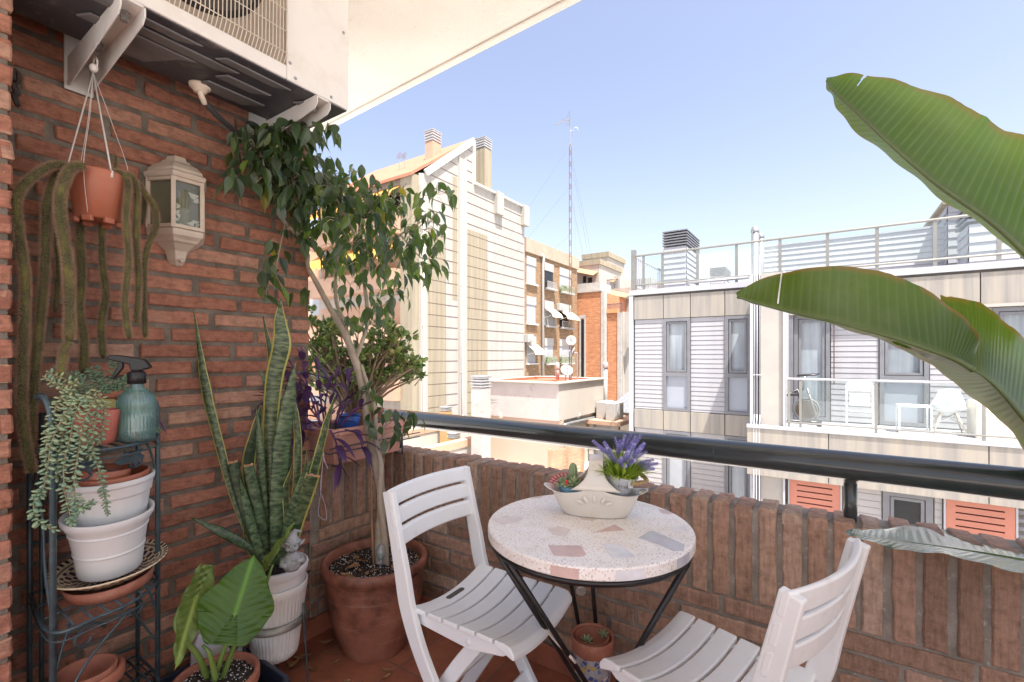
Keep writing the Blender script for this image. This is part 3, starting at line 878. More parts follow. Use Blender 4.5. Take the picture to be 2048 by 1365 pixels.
# vent cowls beside the roof, left chimney
def cowl(lab, c0, z1, r=0.06):
    o = thing('vent_pipe', lab, 'vent pipe', c0)
    mb = MB(); mb.smooth = True
    mb.tube([c0,(c0.x,c0.y,z1)], r, 10); mb.lathe([(r*1.25,z1-0.18),(r*1.35,z1-0.16),(r*1.35,z1-0.03),(r*1.1,z1+0.03),(0.01,z1+0.06)], (c0.x,c0.y,0), 14)
    mk(mb, 'pipe', m_wht2, o)
c = at(1211,860,17.3); cowl('white vent pipe with round cowl at the right of the penthouse', c, at(1211,727,17.3).z, 0.075)
c = at(1115,760,16.2); cowl('white vent pipe with rusty cowl behind the red roof', c, at(1115,728,16.2).z, 0.06)
c = at(962,800,14.2)
louvre_stack('chimney', None, (c.x,c.y), 0.42, 0.42, TZ, at(962,776,14.2).z, at(962,753,14.2).z, m_conc, 4, 'square grey chimney with stacked slab cap left of the penthouse', 'chimney')
# low walls of the neighbouring terrace, screens, slab with units
lw = thing('terrace_wall', 'low white terrace wall with orange coping at the bottom left outside', 'wall', (-9.27,10,TZ))
mb = MB(); mb.box(-9.5,-9.27,8.0,14.6,TZ,-1.62); mk(mb,'wall',m_white,lw)
mb = MB(); mb.box(-9.55,-9.24,8.0,14.6,-1.615,-1.4); mk(mb,'coping',m_peach,lw)
lw2 = thing('terrace_wall', 'further terrace wall with peach coping behind the small ochre chimney', 'wall', (-11.6,12,TZ))
mb = MB(); mb.box(-11.9,-11.6,9.0,17,TZ,-1.5); mk(mb,'wall',m_pwhite,lw2)
mb = MB(); mb.box(-11.95,-11.57,9.0,17,-1.495,-1.3); mk(mb,'coping',m_peach,lw2)
c = at(892,870,16.5); louvre_stack('chimney', None, (c.x,c.y), 0.3, 0.3, TZ, at(892,822,16.5).z, at(892,814,16.5).z, m_ochre, 3, 'small ochre chimney standing low beside the white building', 'chimney')
c = at(908,885,15.0); louvre_stack('chimney', None, (c.x,c.y), 0.3, 0.3, TZ, at(908,876,15).z, at(908,866,15).z, m_ochre, 3, 'short ochre chimney just below the handrail', 'chimney')
hg = MB(); rr = random.Random(11)
for q in range(500):
    c = Vector((-9.9+rr.uniform(-.25,.2), rr.uniform(12.2,14.4), -1.5+rr.uniform(0,.75)))
    d = Vector((rr.uniform(-1,1),rr.uniform(-1,1),rr.uniform(.2,1))).normalized()*0.12; s_ = d.cross(Vector((0.3,0.5,0.7))).normalized()*0.03
    hg.add([c-s_,c+s_,c+d],[(0,1,2)])
hg.box(-10.1,-9.6,12.2,14.4,TZ,-1.62)
mk(hg,'hedge',M('hedge_leaf',(0.20,0.26,0.06),0.7,var=0.5,vs=6),loc=(-9.9,13,TZ),label='pale green terrace hedge behind the low orange wall',cat='hedge')
fn = thing('slat_fence', 'brown horizontal slat fence behind the table basket', 'fence', (-6.0,11.5,TZ))
m_wood = M('fence_wood', (0.42,0.27,0.17), 0.8, var=0.25, vs=3)
fa = at(1100,900,12.6); fb = at(1165,880,13.6); fa.z = fb.z = 0
mb = MB(); dv = (fb-fa)
for k in range(9): 
    zz = -1.42 - k*0.105; mb.bar(fa+Vector((0,0,zz)), fb+Vector((0,0,zz)), 0.02, 0.085)
mk(mb,'slat_panel',m_wood,fn)
for t_ in (0.0,0.5,1.0):
    c = fa+dv*t_; mb = MB(); mb.box(c.x-0.045,c.x+0.045,c.y-0.045,c.y+0.045,TZ,-1.32); mk(mb,'post',m_wood,fn)
sl = thing('concrete_canopy', 'small concrete canopy over grey doors beside the penthouse', 'canopy', (-5.6,15,TZ))
ca = at(1190,838,16.2)
mb = MB(); mb.box(ca.x-0.1, ca.x+1.15, ca.y-0.6, ca.y+1.2, ca.z-0.1, ca.z+0.03); mk(mb,'slab',m_peach,sl)
mb = MB(); mb.box(ca.x+0.75,ca.x+1.0,ca.y-0.4,ca.y-0.2,TZ,ca.z-0.1); mb.box(ca.x-0.05,ca.x+0.12,ca.y-0.4,ca.y-0.2,TZ,ca.z-0.1); mk(mb,'pillar',m_pwhite,sl)
mb = MB(); mb.box(ca.x+0.12,ca.x+0.75,ca.y-0.25,ca.y-0.2,TZ,ca.z-0.1); mk(mb,'door',m_lou,sl)
for i,(dx,lab) in enumerate(((0.1,'left of two white air conditioners on the concrete canopy'),(0.55,'right of two white air conditioners on the concrete canopy'))):
    ac_small(lab,(ca.x+dx,ca.y+0.3-0.25*i,ca.z+0.03),'air conditioners on the canopy')
rs = thing('shed_roof', 'pale corrugated shed roof at the foot of the orange tower', 'roof', (-5,19,TZ))
mb = MB(); a = at(1218,850,19); 
def cor(u,v): return Vector((a.x-0.2+3.2*u, a.y+3.4*v, -1.05+0.75*v+0.025*math.sin(u*95)))
mb.grid(cor, 120, 2); mk(mb,'sheet',m_steel,rs,solid=0.01)
mb = MB(); mb.box(a.x-0.2,a.x+3.0,a.y+0.1,a.y+0.2,TZ,-1.1); mk(mb,'boarding',M('shed_board',(0.3,0.25,0.2),0.8,var=0.3,vs=4),rs)

# ------------------------------------------------------------------ grey modern building across the court
GY = 12.0
gb = thing('apartment_building', 'modern grey clad building with railed roof terrace and balcony', 'building', (1,GY,-10))
m_clad = M('grey_cladding', (0.36,0.34,0.31), 0.6, var=0.10, vs=1.2, spec=0.4, dirt=(0.42,0.385,0.33), ds=1.7, dlo=0.45, dhi=0.75)
def clad_streak():
    m, n, b = nodes('streaked_cladding'); b.inputs['Roughness'].default_value = 0.55
    co = tex_coord(n); mp = n.nodes.new('ShaderNodeMapping'); mp.inputs['Scale'].default_value = (9,9,0.35); n.links.new(co, mp.inputs[0])
    a = noise_node(n, 1.0, 6, 0.6, mp.outputs[0])
    c = ramp(n, a.outputs[0], [(0.3,(0.22,0.21,0.195)),(0.55,(0.31,0.285,0.245)),(0.72,(0.36,0.315,0.245))])
    setc(n, b, c); return m
m_band = clad_streak()
m_sid = streaked('siding_white', (0.37,0.37,0.39), 0.55, 0.07, 6, 0.3, 0.4)
m_sidl = streaked('siding_low', (0.40,0.385,0.38), 0.55, 0.07, 6, 0.3, 0.4)
m_trim = M('trim_white', (0.40,0.41,0.44), 0.5, var=0.04)
m_frame = M('window_frame_grey', (0.17,0.175,0.19), 0.45, var=0.1)
def pane_mat():
    m, n, b = nodes('window_pane'); b.inputs['Roughness'].default_value = 0.07; b.inputs['Specular IOR Level'].default_value = 0.8
    co = tex_coord(n); mp = n.nodes.new('ShaderNodeMapping'); mp.inputs['Scale'].default_value = (11, 11, 0.5); n.links.new(co, mp.inputs[0])
    a = noise_node(n, 1.0, 5, 0.6, mp.outputs[0]); big = noise_node(n, 0.55, 3, 0.5, co)
    c = ramp(n, a.outputs[0], [(0.3, (0.20,0.235,0.27)), (0.7, (0.33,0.375,0.41))])
    setc(n, b, mix(n, 0.8, c, ramp(n, big.outputs[0], [(0.35, 0.55), (0.62, 1.2)]), 'MULTIPLY')); return m
m_pane = pane_mat()
m_pane2 = M('opaque_pane', (0.31,0.34,0.39), 0.25, var=0.06, vs=0.5, spec=0.5)
m_red = M('red_shutter', (0.48,0.19,0.13), 0.6, var=0.08, vs=1.5)
m_redd = M('shutter_slot', (0.07,0.03,0.025), 0.8)
gx0 = onY(1263,700,GY).x
ROOF = 2.93; B1t, B1b = 2.80, 2.16; B2t, B2b = -0.185, -0.675
mb = MB(); mb.box(gx0+0.02, 9, GY+0.12, GY+9, -10, ROOF-0.02); mk(mb, 'wall', m_clad, gb)
mb = MB(); mb.box(gx0-0.05, 9, GY-0.06, GY+9.1, B1t+0.003, ROOF); mb.box(gx0-0.05, gx0+0.06, GY-0.05, GY+0.3, -10, B1t); mk(mb, 'roof_edge', m_trim, gb)
def band_panels(xs, z0, z1, Y):
    for i in range(len(xs)-1):
        mb = MB(); mb.box(xs[i]+0.008, xs[i+1]-0.008, Y-0.0, Y+0.14, z0, z1)
        mk(mb, 'cladding_panel', m_band, gb, bevel=0.006)
xw = [onY(x,700,GY).x for x in (1268.5,1327,1381,1450,1500)]
bandx = [xw[0],xw[1],xw[2],xw[3],onY(1503,700,GY).x]
band_panels(bandx, B1b, B1t-0.05, GY-0.03)
band_panels(bandx, B2b, B2t, GY-0.03)
xr = [onY(x,700,GY).x for x in (1572,1690,1800,1960,2120,2300)]
band_panels(xr, B1b, B1t-0.05, GY-0.03)
def siding(x0, x1, Y, z0, z1, mat, pit=0.1135):
    mb = MB(); z = z1
    while z > z0 + 0.01:
        zb_ = max(z-pit, z0)
        mb.add([(x0,Y+0.004,z),(x1,Y+0.004,z),(x1,Y-0.003,zb_+0.009),(x0,Y-0.003,zb_+0.009),(x1,Y+0.02,zb_+0.005),(x0,Y+0.02,zb_+0.005)],[(3,2,1,0),(5,4,2,3)])
        z -= pit
    return mk(mb, 'siding', mat, gb)
def window(x0, x1, Y, z0, z1, split=None, low=True, dark=False, fr=0.075, blind=0.0):
    """frame with two casement rings and sunk panes; split = height of the transom"""
    mb = MB()
    def ring(xa, xb, za, zb_, t, ya, yb):
        mb.box(xa, xa+t, ya, yb, za, zb_); mb.box(xb-t, xb, ya, yb, za, zb_)
        mb.box(xa+t, xb-t, ya+0.001, yb, zb_-t, zb_); mb.box(xa+t, xb-t, ya+0.001, yb, za, za+t)
    ring(x0, x1, z0, z1, fr, Y-0.03, Y+0.10)
    lo_ = z0+fr
    if split is not None:
        mb.box(x0+fr, x1-fr, Y-0.028, Y+0.10, split-0.05, split+0.05); lo_ = split+0.05
    ring(x0+fr+0.012, x1-fr-0.012, lo_+0.012, z1-fr-0.012, 0.05, Y-0.012, Y+0.09)
    f = mk(mb, 'window', m_frame, gb)
    mb = MB(); mb.box(x0+fr+0.05, x1-fr-0.05, Y+0.045, Y+0.06, lo_+0.05, z1-fr-0.05)
    mk(mb, 'pane', m_darkglass if dark else m_pane, f)
    if split is not None and low:
        mb = MB(); mb.box(x0+fr, x1-fr, Y+0.03, Y+0.06, z0+fr, split-0.05); mk(mb, 'pane', m_pane2, f)
    if blind:
        mb = MB(); mb.box(x0+fr+0.065, x1-fr-0.065, Y+0.036, Y+0.044, z1-fr-0.06-blind, z1-fr-0.06); mk(mb, 'blind', m_blind, f)
    return f
spl = onY(1355,749,GY).z
siding(xw[0]+0.02, xw[1]-0.01, GY, B2t+0.01, B1b-0.01, m_sid)
window(xw[1], xw[2], GY, B2t+0.01, B1b-0.01, spl)
siding(xw[2]+0.01, xw[3]-0.01, GY, B2t+0.01, B1b-0.01, m_sid)
window(xw[3], onY(1502,700,GY).x, GY, B2t+0.01, B1b-0.01, spl)
Z3 = -3.6
siding(xw[0]+0.02, xw[1]-0.01, GY, Z3, B2b-0.01, m_sidl, 0.125)
window(xw[1], xw[2], GY, -2.45, B2b-0.01, None, blind=1.4)
siding(xw[2]+0.01, xw[3]-0.01, GY, Z3, B2b-0.01, m_sidl, 0.125)
window(xw[3], onY(1502,700,GY).x, GY, -2.75, B2b-0.01, None)
# projecting column with service recess
CYF = 10.72
cx0, cx1 = onY(1500,700,CYF).x, onY(1570,700,CYF).x
def cxp(px): return onY(px,700,CYF).x
mb = MB()
mb.box(cx0, cxp(1506), CYF, GY+0.1, -10, B1t+0.10); mk(mb, 'column_trim', m_trim, gb)
mb = MB(); mb.box(cxp(1506)+0.001, cxp(1521), CYF+0.16, GY+0.1, -10, B1t+0.09); mk(mb, 'column_recess', m_frame, gb)
mb = MB(); mb.box(cxp(1521)+0.001, cxp(1566), CYF+0.03, GY+0.1, -10, B1t+0.09); mk(mb, 'column', m_clad, gb)
mb = MB(); mb.box(cxp(1566)+0.001, cx1, CYF-0.02, GY+0.1, -10, B1t+0.10); mk(mb, 'column_trim', m_trim, gb)
for pxx in (1508.5, 1513.5, 1519.5):
    mb = MB(); mb.smooth = True; x = cxp(pxx)
    mb.tube([(x,CYF+0.05,ROOF+0.35),(x,CYF+0.05,0)],0.013,8); mb.tube([(x,CYF+0.05,0.0),(x,CYF+0.0,-0.1),(x,CYF-0.07,-0.2),(x,CYF-0.07,-10)],0.013,8)
    zz = 2.0
    mb.box(x-0.03,x+0.03,CYF+0.02,CYF+0.10,zz-1.2,zz-1.17)
    mk(mb, 'downpipe', m_trim, gb)
# balcony slab
BZ = -0.20
bx0 = onY(1493,853,10.62).x
mb = MB(); mb.box(bx0, 9, 10.62, GY+0.1, BZ-0.06, BZ); mk(mb, 'balcony_slab', m_trim, gb)
fx = [bx0] + [onY(x,900,10.64).x for x in (1657,1978)] + [6.0]
for i in range(3):
    mb = MB(); mb.box(fx[i]+0.006, fx[i+1]-0.006, 10.64, 10.8, -1.22, BZ-0.062); mk(mb, 'fascia_panel', m_band, gb, bevel=0.005)
mb = MB(); mb.box(bx0+0.02, 9, 10.80, GY+0.1, -1.2, BZ-0.065); mk(mb, 'balcony_soffit', m_clad, gb)
def gxw(px): return onY(px,700,GY).x
LT = 2.10
mb = MB(); mb.box(cx1+0.01, 9, GY-0.12, GY+0.1, LT, B1b-0.002); mk(mb, 'lintel', m_clad, gb)
window(gxw(1588), gxw(1660), GY, BZ+0.02, LT-0.01, None)
mb = MB(); mb.box(gxw(1572), gxw(1588)-0.01, GY-0.10, GY+0.1, BZ+0.005, LT-0.005); mk(mb,'pilaster',m_frame,gb)
siding(gxw(1662), gxw(1757), GY, BZ+0.01, LT-0.01, m_sid)
window(gxw(1759), gxw(1858), GY, BZ+0.02, LT-0.01, onY(1805,757,GY).z)
siding(gxw(1860), gxw(1985), GY, BZ+0.01, LT-0.01, m_sid)
window(gxw(1985), gxw(2200), GY, BZ+0.02, LT-0.01, None)
mb = MB(); mb.tube([(gxw(1668),GY-0.05,LT),(gxw(1668),GY-0.05,0.6)],0.012,6); mk(mb,'cable',m_ledge,gb)
# balcony railing
m_rglass = glass_thin('railing_glass', (0.93,0.97,0.96), 0.04, 0.03, (0.75,0.8,0.8))
m_rglass2 = glass_thin('railing_glass_dusty', (0.93,0.97,0.96), 0.04, 0.10, (0.78,0.82,0.82))
m_rsteel = M('railing_steel', (0.24,0.24,0.22), 0.4, 0.4, var=0.1)
RY = 10.72
rl = mk((lambda m_: m_.tube([(cx1+0.02,RY,onY(1700,761,RY).z),(6,RY,onY(1700,761,RY).z)],0.022,10))(MB()), 'balcony_railing', m_trim, gb)
zr = onY(1700,761,RY).z
mb = MB(); mb.tube([(cx1+0.02,RY,BZ+0.09),(6,RY,BZ+0.09)],0.018,8); mk(mb,'bottom_rail',m_rsteel,rl)
posts = [onY(x,800,RY).x for x in (1578,1601,1752,1968,2250)]
for x in posts:
    mb = MB(); mb.box(x-0.022,x+0.022,RY-0.012,RY+0.012,BZ,zr); mk(mb,'post',m_rsteel,rl)
for i in range(1,len(posts)-1):
    mb = MB(); mb.box(posts[i]+0.03,posts[i+1]-0.03,RY-0.004,RY+0.004,BZ+0.11,zr-0.03); mk(mb,'glass_panel',m_rglass,rl)
# shutters and window below the balcony
SY = 10.86
mb = MB(); mb.box(cx1-0.3, 9, SY+0.12, SY+0.5, -10, -1.225); mk(mb,'wall',m_clad,gb)
def sx(px): return onY(px,1000,SY).x
def shutter(xa, xb, z0, z1, slots):
    mb = MB()
    mb.box(xa, xa+0.12, SY-0.05, SY, z0, z1); mb.box(xb-0.12, xb, SY-0.05, SY, z0, z1)
    zs = [z1 - 0.12 - i*0.113 for i in range(slots)]
    prev = z1
    for z in zs:
        mb.box(xa+0.12, xb-0.12, SY-0.049, SY-0.001, z+0.012, prev); prev = z-0.012
    mb.box(xa+0.12, xb-0.12, SY-0.049, SY-0.001, z0, prev)
    o = mk(mb, 'shutter', m_red, gb)
    mb = MB(); mb.box(xa+0.02, xb-0.02, SY+0.002, SY+0.02, z0+0.01, z1-0.01); mk(mb, 'backing', m_redd, o)
    mb = MB(); mb.box(xa-0.03, xa-0.004, SY-0.06, SY+0.02, z0, z1); mb.box(xb+0.004, xb+0.03, SY-0.06, SY+0.02, z0, z1); mk(mb, 'guide_rail', m_trim, o)
shutter(sx(1580), sx(1680), -3.6, -1.23, 19)
siding(sx(1690), sx(1763), SY, -3.6, -1.23, m_sidl, 0.125)
window(sx(1765), sx(1866), SY, -2.78, -1.23, None, dark=True, fr=0.10)
mb = MB(); mb.box(sx(1765),sx(1866),SY-0.01,SY+0.1,-3.6,-2.79); mk(mb,'sill_panel',m_clad,gb)
siding(sx(1869), sx(1884), SY, -3.6, -1.23, m_sidl, 0.125)
shutter(sx(1891), sx(2029), -3.6, -1.23, 19)
mb = MB()
for k in range(18): mb.box(sx(2034), sx(2034)+2.2, SY-0.02, SY, -1.3-0.13*k-0.06, -1.3-0.13*k)
mk(mb, 'louvre_bank', m_frame, gb)
# roof railing
RRY = GY + 0.02
zh, zb0 = 3.84, 3.07
xs = [onY(x,560,RRY).x for x in (1287,1325,1395,1473,1560,1655,1754,1870,1998,2180)]
rr_ = mk((lambda m_: m_.tube([(onY(1269,515,RRY).x,RRY,zh),(xs[-1],RRY,zh)],0.028,10))(MB()), 'roof_railing', m_rsteel, gb)
mb = MB(); mb.tube([(onY(1271,570,RRY).x,RRY,zb0),(xs[-1],RRY,zb0)],0.024,8); mk(mb,'bottom_rail',m_rsteel,rr_)
mb = MB(); x = onY(1268,515,RRY).x; mb.box(x-0.06,x+0.05,RRY-0.06,RRY+0.06,ROOF,zh+0.16); mk(mb,'post',m_rsteel,rr_)
for i, x in enumerate(xs):
    mb = MB(); mb.box(x-0.03,x+0.03,RRY-0.015,RRY+0.015,ROOF,zh-0.02); mk(mb,'post',m_rsteel,rr_)
    if i < len(xs)-1:
        mb = MB(); mb.box(x+0.035,xs[i+1]-0.035,RRY-0.004,RRY+0.004,zb0+0.03,zh-0.05); mk(mb,'glass_panel',m_rglass2 if i in (2,3) else m_rglass,rr_)
x = onY(1268,515,RRY).x
mb = MB(); n_ = 26
for q in range(n_): mb.box(x-0.012,x+0.012,RRY+0.2+q*0.16-0.008,RRY+0.2+q*0.16+0.008,zb0,zh)
mb.box(x-0.02,x+0.02,RRY+0.06,RRY+4.4,zh-0.02,zh+0.02); mb.box(x-0.02,x+0.02,RRY+0.06,RRY+4.4,zb0-0.03,zb0+0.01)
mk(mb,'bar_panel',m_trim,rr_)
mb = MB(); mb.smooth=True; mb.tube([(onY(1372,574,GY-0.1).x,GY-0.02,ROOF+0.05),(onY(1376,574,GY-0.1).x,GY-0.02,ROOF+0.09),(onY(1498,566,GY).x,GY-0.02,ROOF+0.09)],0.035,8); mk(mb,'conduit',m_steel,gb)
# roof volumes clad in white siding
def sided_box(name, x0, x1, ya, yb, z0, z1, pit=0.16):
    mb = MB(); mb.box(x0,x1,ya,yb,z0,z1)
    o = mk(mb,name,m_sid,gb)
    mb = MB(); z = z1
    while z > z0+0.02:
        zb_ = max(z-pit,z0)
        mb.add([(x0,ya-0.004,z),(x1,ya-0.004,z),(x1,ya-0.026,zb_+0.008),(x0,ya-0.026,zb_+0.008),(x1,ya-0.001,zb_+0.006),(x0,ya-0.001,zb_+0.006)],[(3,2,1,0),(5,4,2,3)])
        mb.add([(x1+0.004,ya,z),(x1+0.004,yb,z),(x1+0.026,yb,zb_+0.008),(x1+0.026,ya,zb_+0.008),(x1+0.001,yb,zb_+0.006),(x1+0.001,ya,zb_+0.006)],[(3,2,1,0),(5,4,2,3)])
        mb.add([(x0-0.004,ya,z),(x0-0.004,yb,z),(x0-0.026,yb,zb_+0.008),(x0-0.026,ya,zb_+0.008)],[(0,1,2,3)])
        z -= pit
    mk(mb,'siding',m_sid,o)
    return o
def lou_top(o, x0,x1,ya,yb,z0,z1,n_):
    mb = MB(); h=(z1-z0)/n_
    for i in range(n_): mb.box(x0-0.04,x1+0.04,ya-0.04,yb+0.04,z0+i*h+h*0.55,z0+i*h+h*0.95)
    mb.box(x0+0.08,x1-0.08,ya+0.08,yb-0.08,z0,z1-0.01)
    mk(mb,'louvres',m_frame,o)
a = onY(1328,490,14.0); b = onY(1372,487,14.0)
o = sided_box('stack', a.x, b.x, 14.0, 15.6, ROOF, b.z-0.06); lou_top(o, a.x,b.x,14.0,15.6,b.z-0.06,onY(1372,458,14.0).z,6)
a = onY(1421,552,21.0); b = onY(1449,551,21.0)
o = sided_box('stack', a.x, b.x, 21.0, 22.4, ROOF-2, b.z); lou_top(o, a.x,b.x,21.0,22.4,b.z,onY(1449,534,21.0).z,6)
for (pxx, yt, Y, r_) in ((1510,454,12.9,0.085),(1522,466,14.2,0.075)):
    p = onY(pxx,yt,Y); mb = MB(); mb.smooth=True
    mb.tube([(p.x,Y,ROOF),(p.x,Y,p.z-0.12)],r_,16); mb.lathe([(r_*1.12,p.z-0.14),(r_*1.12,p.z-0.10),(r_*0.8,p.z),(0.01,p.z+0.005)],(p.x,Y,0),16)
    mk(mb,'flue',m_steel,gb)
YV = 15.2
a = onY(1515,497,YV); b = onY(1905,440,YV)
sided_box('roof_room', a.x, b.x, YV, YV+6, ROOF, a.z, 0.145)
mb = MB(); mb.box(a.x-0.05,b.x,YV-0.04,YV+6.1,a.z,a.z+0.05); mk(mb,'roof_edge',m_trim,gb)
a2 = onY(1896,410,YV-0.3); 
sided_box('roof_room', a2.x, a2.x+5, YV-0.3, YV+5, ROOF, a2.z, 0.2)
mb = MB(); mb.box(a2.x-0.12,a2.x+5,YV-0.42,YV+5,a2.z+0.002,a2.z+0.07); mk(mb,'roof_edge',m_beige,gb)
a3 = onY(1938,450,13.6)
o = sided_box('stack', a3.x, a3.x+0.75, 13.6, 14.6, ROOF, a3.z, 0.2); lou_top(o,a3.x,a3.x+0.75,13.6,14.6,a3.z,a3.z+0.45,4)

# ------------------------------------------------------------------ things on the balcony opposite
def strip(m_, pts, r, n=8): m_.smooth=True; return m_.tube(pts, r, n)
m_wp = M('white_paint', (0.78,0.78,0.77), 0.45, var=0.04)
def opp(px, Y): return onY(px, 800, Y).x
fc = thing('folding_chair', 'white folding chair standing shut against the siding opposite', 'chair', (opp(1718,11.6),11.6,BZ))
x0, x1 = opp(1693,11.6), opp(1746,11.6); xc=(x0+x1)/2; hw=(x1-x0)/2
zt_ = onY(1720,762,11.6).z
mb = MB(); path = [(x0,11.5,BZ+0.02),(x0,11.7,BZ+0.6)] + [(xc-hw*math.cos(a_),11.72,zt_-0.12+0.12*math.sin(a_)) for a_ in [i*math.pi/12 for i in range(13)]] + [(x1,11.7,BZ+0.6),(x1,11.5,BZ+0.02),(x0,11.5,BZ+0.02)]
strip(mb, path, 0.02); mk(mb,'frame',m_wp,fc)
mb = MB(); mb.box(x0+0.03,x1-0.03,11.69,11.71,zt_-0.22,zt_-0.02); mk(mb,'backrest',m_wp,fc,bevel=0.03)
mb = MB(); mb.box(x0+0.045,x1-0.045,11.60,11.63,BZ+0.40,zt_-0.26); mk(mb,'seat',m_wp,fc,bevel=0.02)
mb = MB(); strip(mb,[(x0+0.03,11.55,BZ+0.3),(x1-0.03,11.55,BZ+0.3)],0.014); mk(mb,'stretcher',m_wp,fc)
stb = thing('side_table', 'white thin-framed side table beside the shell chair opposite', 'table', (opp(1825,11.3),11.3,BZ))
x0,x1 = opp(1793,11.3),opp(1862,11.15); zt_=onY(1830,811,11.2).z
mb = MB(); mb.box(x0,x1,11.0,11.45,zt_-0.02,zt_); mk(mb,'tabletop',m_wp,stb)
for (x,y) in ((x0+.012,11.01),(x1-.012,11.01),(x0+.012,11.44),(x1-.012,11.44)):
    mb = MB(); mb.box(x-.012,x+.012,y-.012,y+.012,BZ,zt_-0.02); mk(mb,'leg',m_wp,stb)
mb = MB(); mb.box(x0,x1,11.0,11.02,BZ+0.02,BZ+0.04); mb.box(x0,x1,11.43,11.45,BZ+0.02,BZ+0.04); mb.box(x0,x0+.02,11.02,11.43,BZ+.02,BZ+.04); mb.box(x1-.02,x1,11.02,11.43,BZ+.02,BZ+.04); mk(mb,'base_frame',m_wp,stb)
sc_ = thing('shell_chair', 'white moulded shell chair with wooden legs seen from behind', 'chair', (opp(1898,11.3),11.3,BZ))
xc = opp(1897,11.3); zt_ = onY(1897,777,11.3).z
mb = MB(); mb.smooth=True
def shell(u,v):
    s_=(u-0.5)*2
    if v<0.5:   # back
        k=v/0.5; wd=0.13+0.11*math.sin(k*1.5); z=zt_-(zt_-BZ-0.42)*k; y=11.12+0.10*k+0.06*s_*s_*-1*(-1); 
        return Vector((xc+wd*s_, y+0.09*s_*s_, z-0.03*s_*s_*(1-k)))
    k=(v-0.5)/0.5; wd=0.24-0.03*k; z=BZ+0.42-0.05*math.sin(k*3.1)+0.02*k; y=11.22+0.36*k
    return Vector((xc+wd*s_, y+0.09*s_*s_*(1-k), z+0.07*s_*s_))
mb.grid(shell,12,16); mk(mb,'shell',m_wp,sc_,solid=0.012)
for (sx_,sy_) in ((-1,-1),(1,-1),(-1,1),(1,1)):
    mb = MB(); strip(mb,[(xc+0.10*sx_,11.35+0.09*sy_,BZ+0.38),(xc+0.23*sx_,11.35+0.21*sy_,BZ)],[0.016,0.011]); mk(mb,'leg',M('beech_leg',(0.62,0.52,0.40),0.5),sc_)
mb = MB()
for (a_,b_) in (((-1,-1),(1,1)),((1,-1),(-1,1)),((-1,-1),(1,-1)),((-1,1),(1,1))):
    mb.tube([(xc+0.17*a_[0],11.35+0.15*a_[1],BZ+0.2),(xc+0.10*b_[0],11.35+0.09*b_[1],BZ+0.36)],0.006,5)
mk(mb,'brace',m_lou,sc_)
ch = thing('storage_bench', 'pale wooden storage bench at the right end of the balcony opposite', 'bench', (opp(1990,11.3),11.3,BZ))
x0 = opp(1945,11.2)
mb = MB(); mb.box(x0+0.12,x0+1.4,11.1,11.6,BZ,BZ+0.38); mk(mb,'chest',M('pale_wood',(0.66,0.58,0.48),0.7,var=0.1,vs=3),ch,bevel=0.01)
mb = MB(); mb.box(x0,x0+0.11,11.0,11.6,BZ,BZ+0.62); mk(mb,'arm',M('pale_wood_end',(0.68,0.61,0.52),0.7,var=0.1,vs=3),ch,bevel=0.02)
mb = MB(); mb.box(x0+0.12,x0+1.4,11.6,11.66,BZ,BZ+0.68); mk(mb,'backrest',M('pale_wood_back',(0.66,0.6,0.5),0.7),ch)
bk = thing('exercise_bike', 'dark exercise bike with spoked flywheel behind the railing opposite', 'exercise bike', (opp(1603,11.4),11.4,BZ))
m_bkk = M('bike_black', (0.03,0.03,0.035), 0.35); m_bkw = M('bike_silver', (0.20,0.20,0.20), 0.35, 0.4)
wc = onY(1612,820,11.3); wr = 0.23
mb = MB(); mb.smooth=True
mb.tube([(wc.x+wr*math.cos(a_),11.3,BZ+0.30+wr*math.sin(a_)) for a_ in [i*math.pi/16 for i in range(33)]],0.02,10,cap=False); mk(mb,'flywheel',m_bkw,bk)
mb = MB(); mb.tube([(wc.x,11.27,BZ+0.3),(wc.x,11.33,BZ+0.3)],0.19,24)
mk(mb,'wheel_disc',M('wheel_brown',(0.10,0.075,0.055),0.5),bk)
mb = MB(); strip(mb,[(wc.x-0.02,11.3,BZ+0.3),(wc.x-0.15,11.3,BZ+0.7),(wc.x-0.55,11.3,BZ+0.45)],0.03); strip(mb,[(wc.x-0.1,11.3,BZ+0.62),(wc.x-0.5,11.3,BZ+0.60),(wc.x-0.75,11.3,BZ+0.5)],0.04); mk(mb,'frame',m_bkk,bk)
mb = MB(); strip(mb,[(wc.x+0.02,11.22,BZ+0.75),(wc.x+0.22,11.22,BZ+0.03)],0.022); strip(mb,[(wc.x-0.05,11.3,BZ+0.7),(wc.x-0.02,11.3,BZ+1.0)],0.02); mk(mb,'fork',m_bkw,bk)
mb = MB(); strip(mb,[(wc.x-0.15,11.15,BZ+1.0),(wc.x+0.18,11.1,BZ+1.03),(wc.x+0.24,11.3,BZ+1.05),(wc.x+0.18,11.5,BZ+1.03),(wc.x-0.15,11.45,BZ+1.0)],0.018); mk(mb,'handlebar',m_bkk,bk)
mb = MB(); mb.box(wc.x-0.75,wc.x-0.68,11.05,11.55,BZ,BZ+0.05); mb.box(wc.x+0.2,wc.x+0.27,11.05,11.55,BZ,BZ+0.05); mb.box(wc.x-0.68,wc.x+0.2,11.28,11.33,BZ+0.01,BZ+0.06); mk(mb,'base',m_bkk,bk)
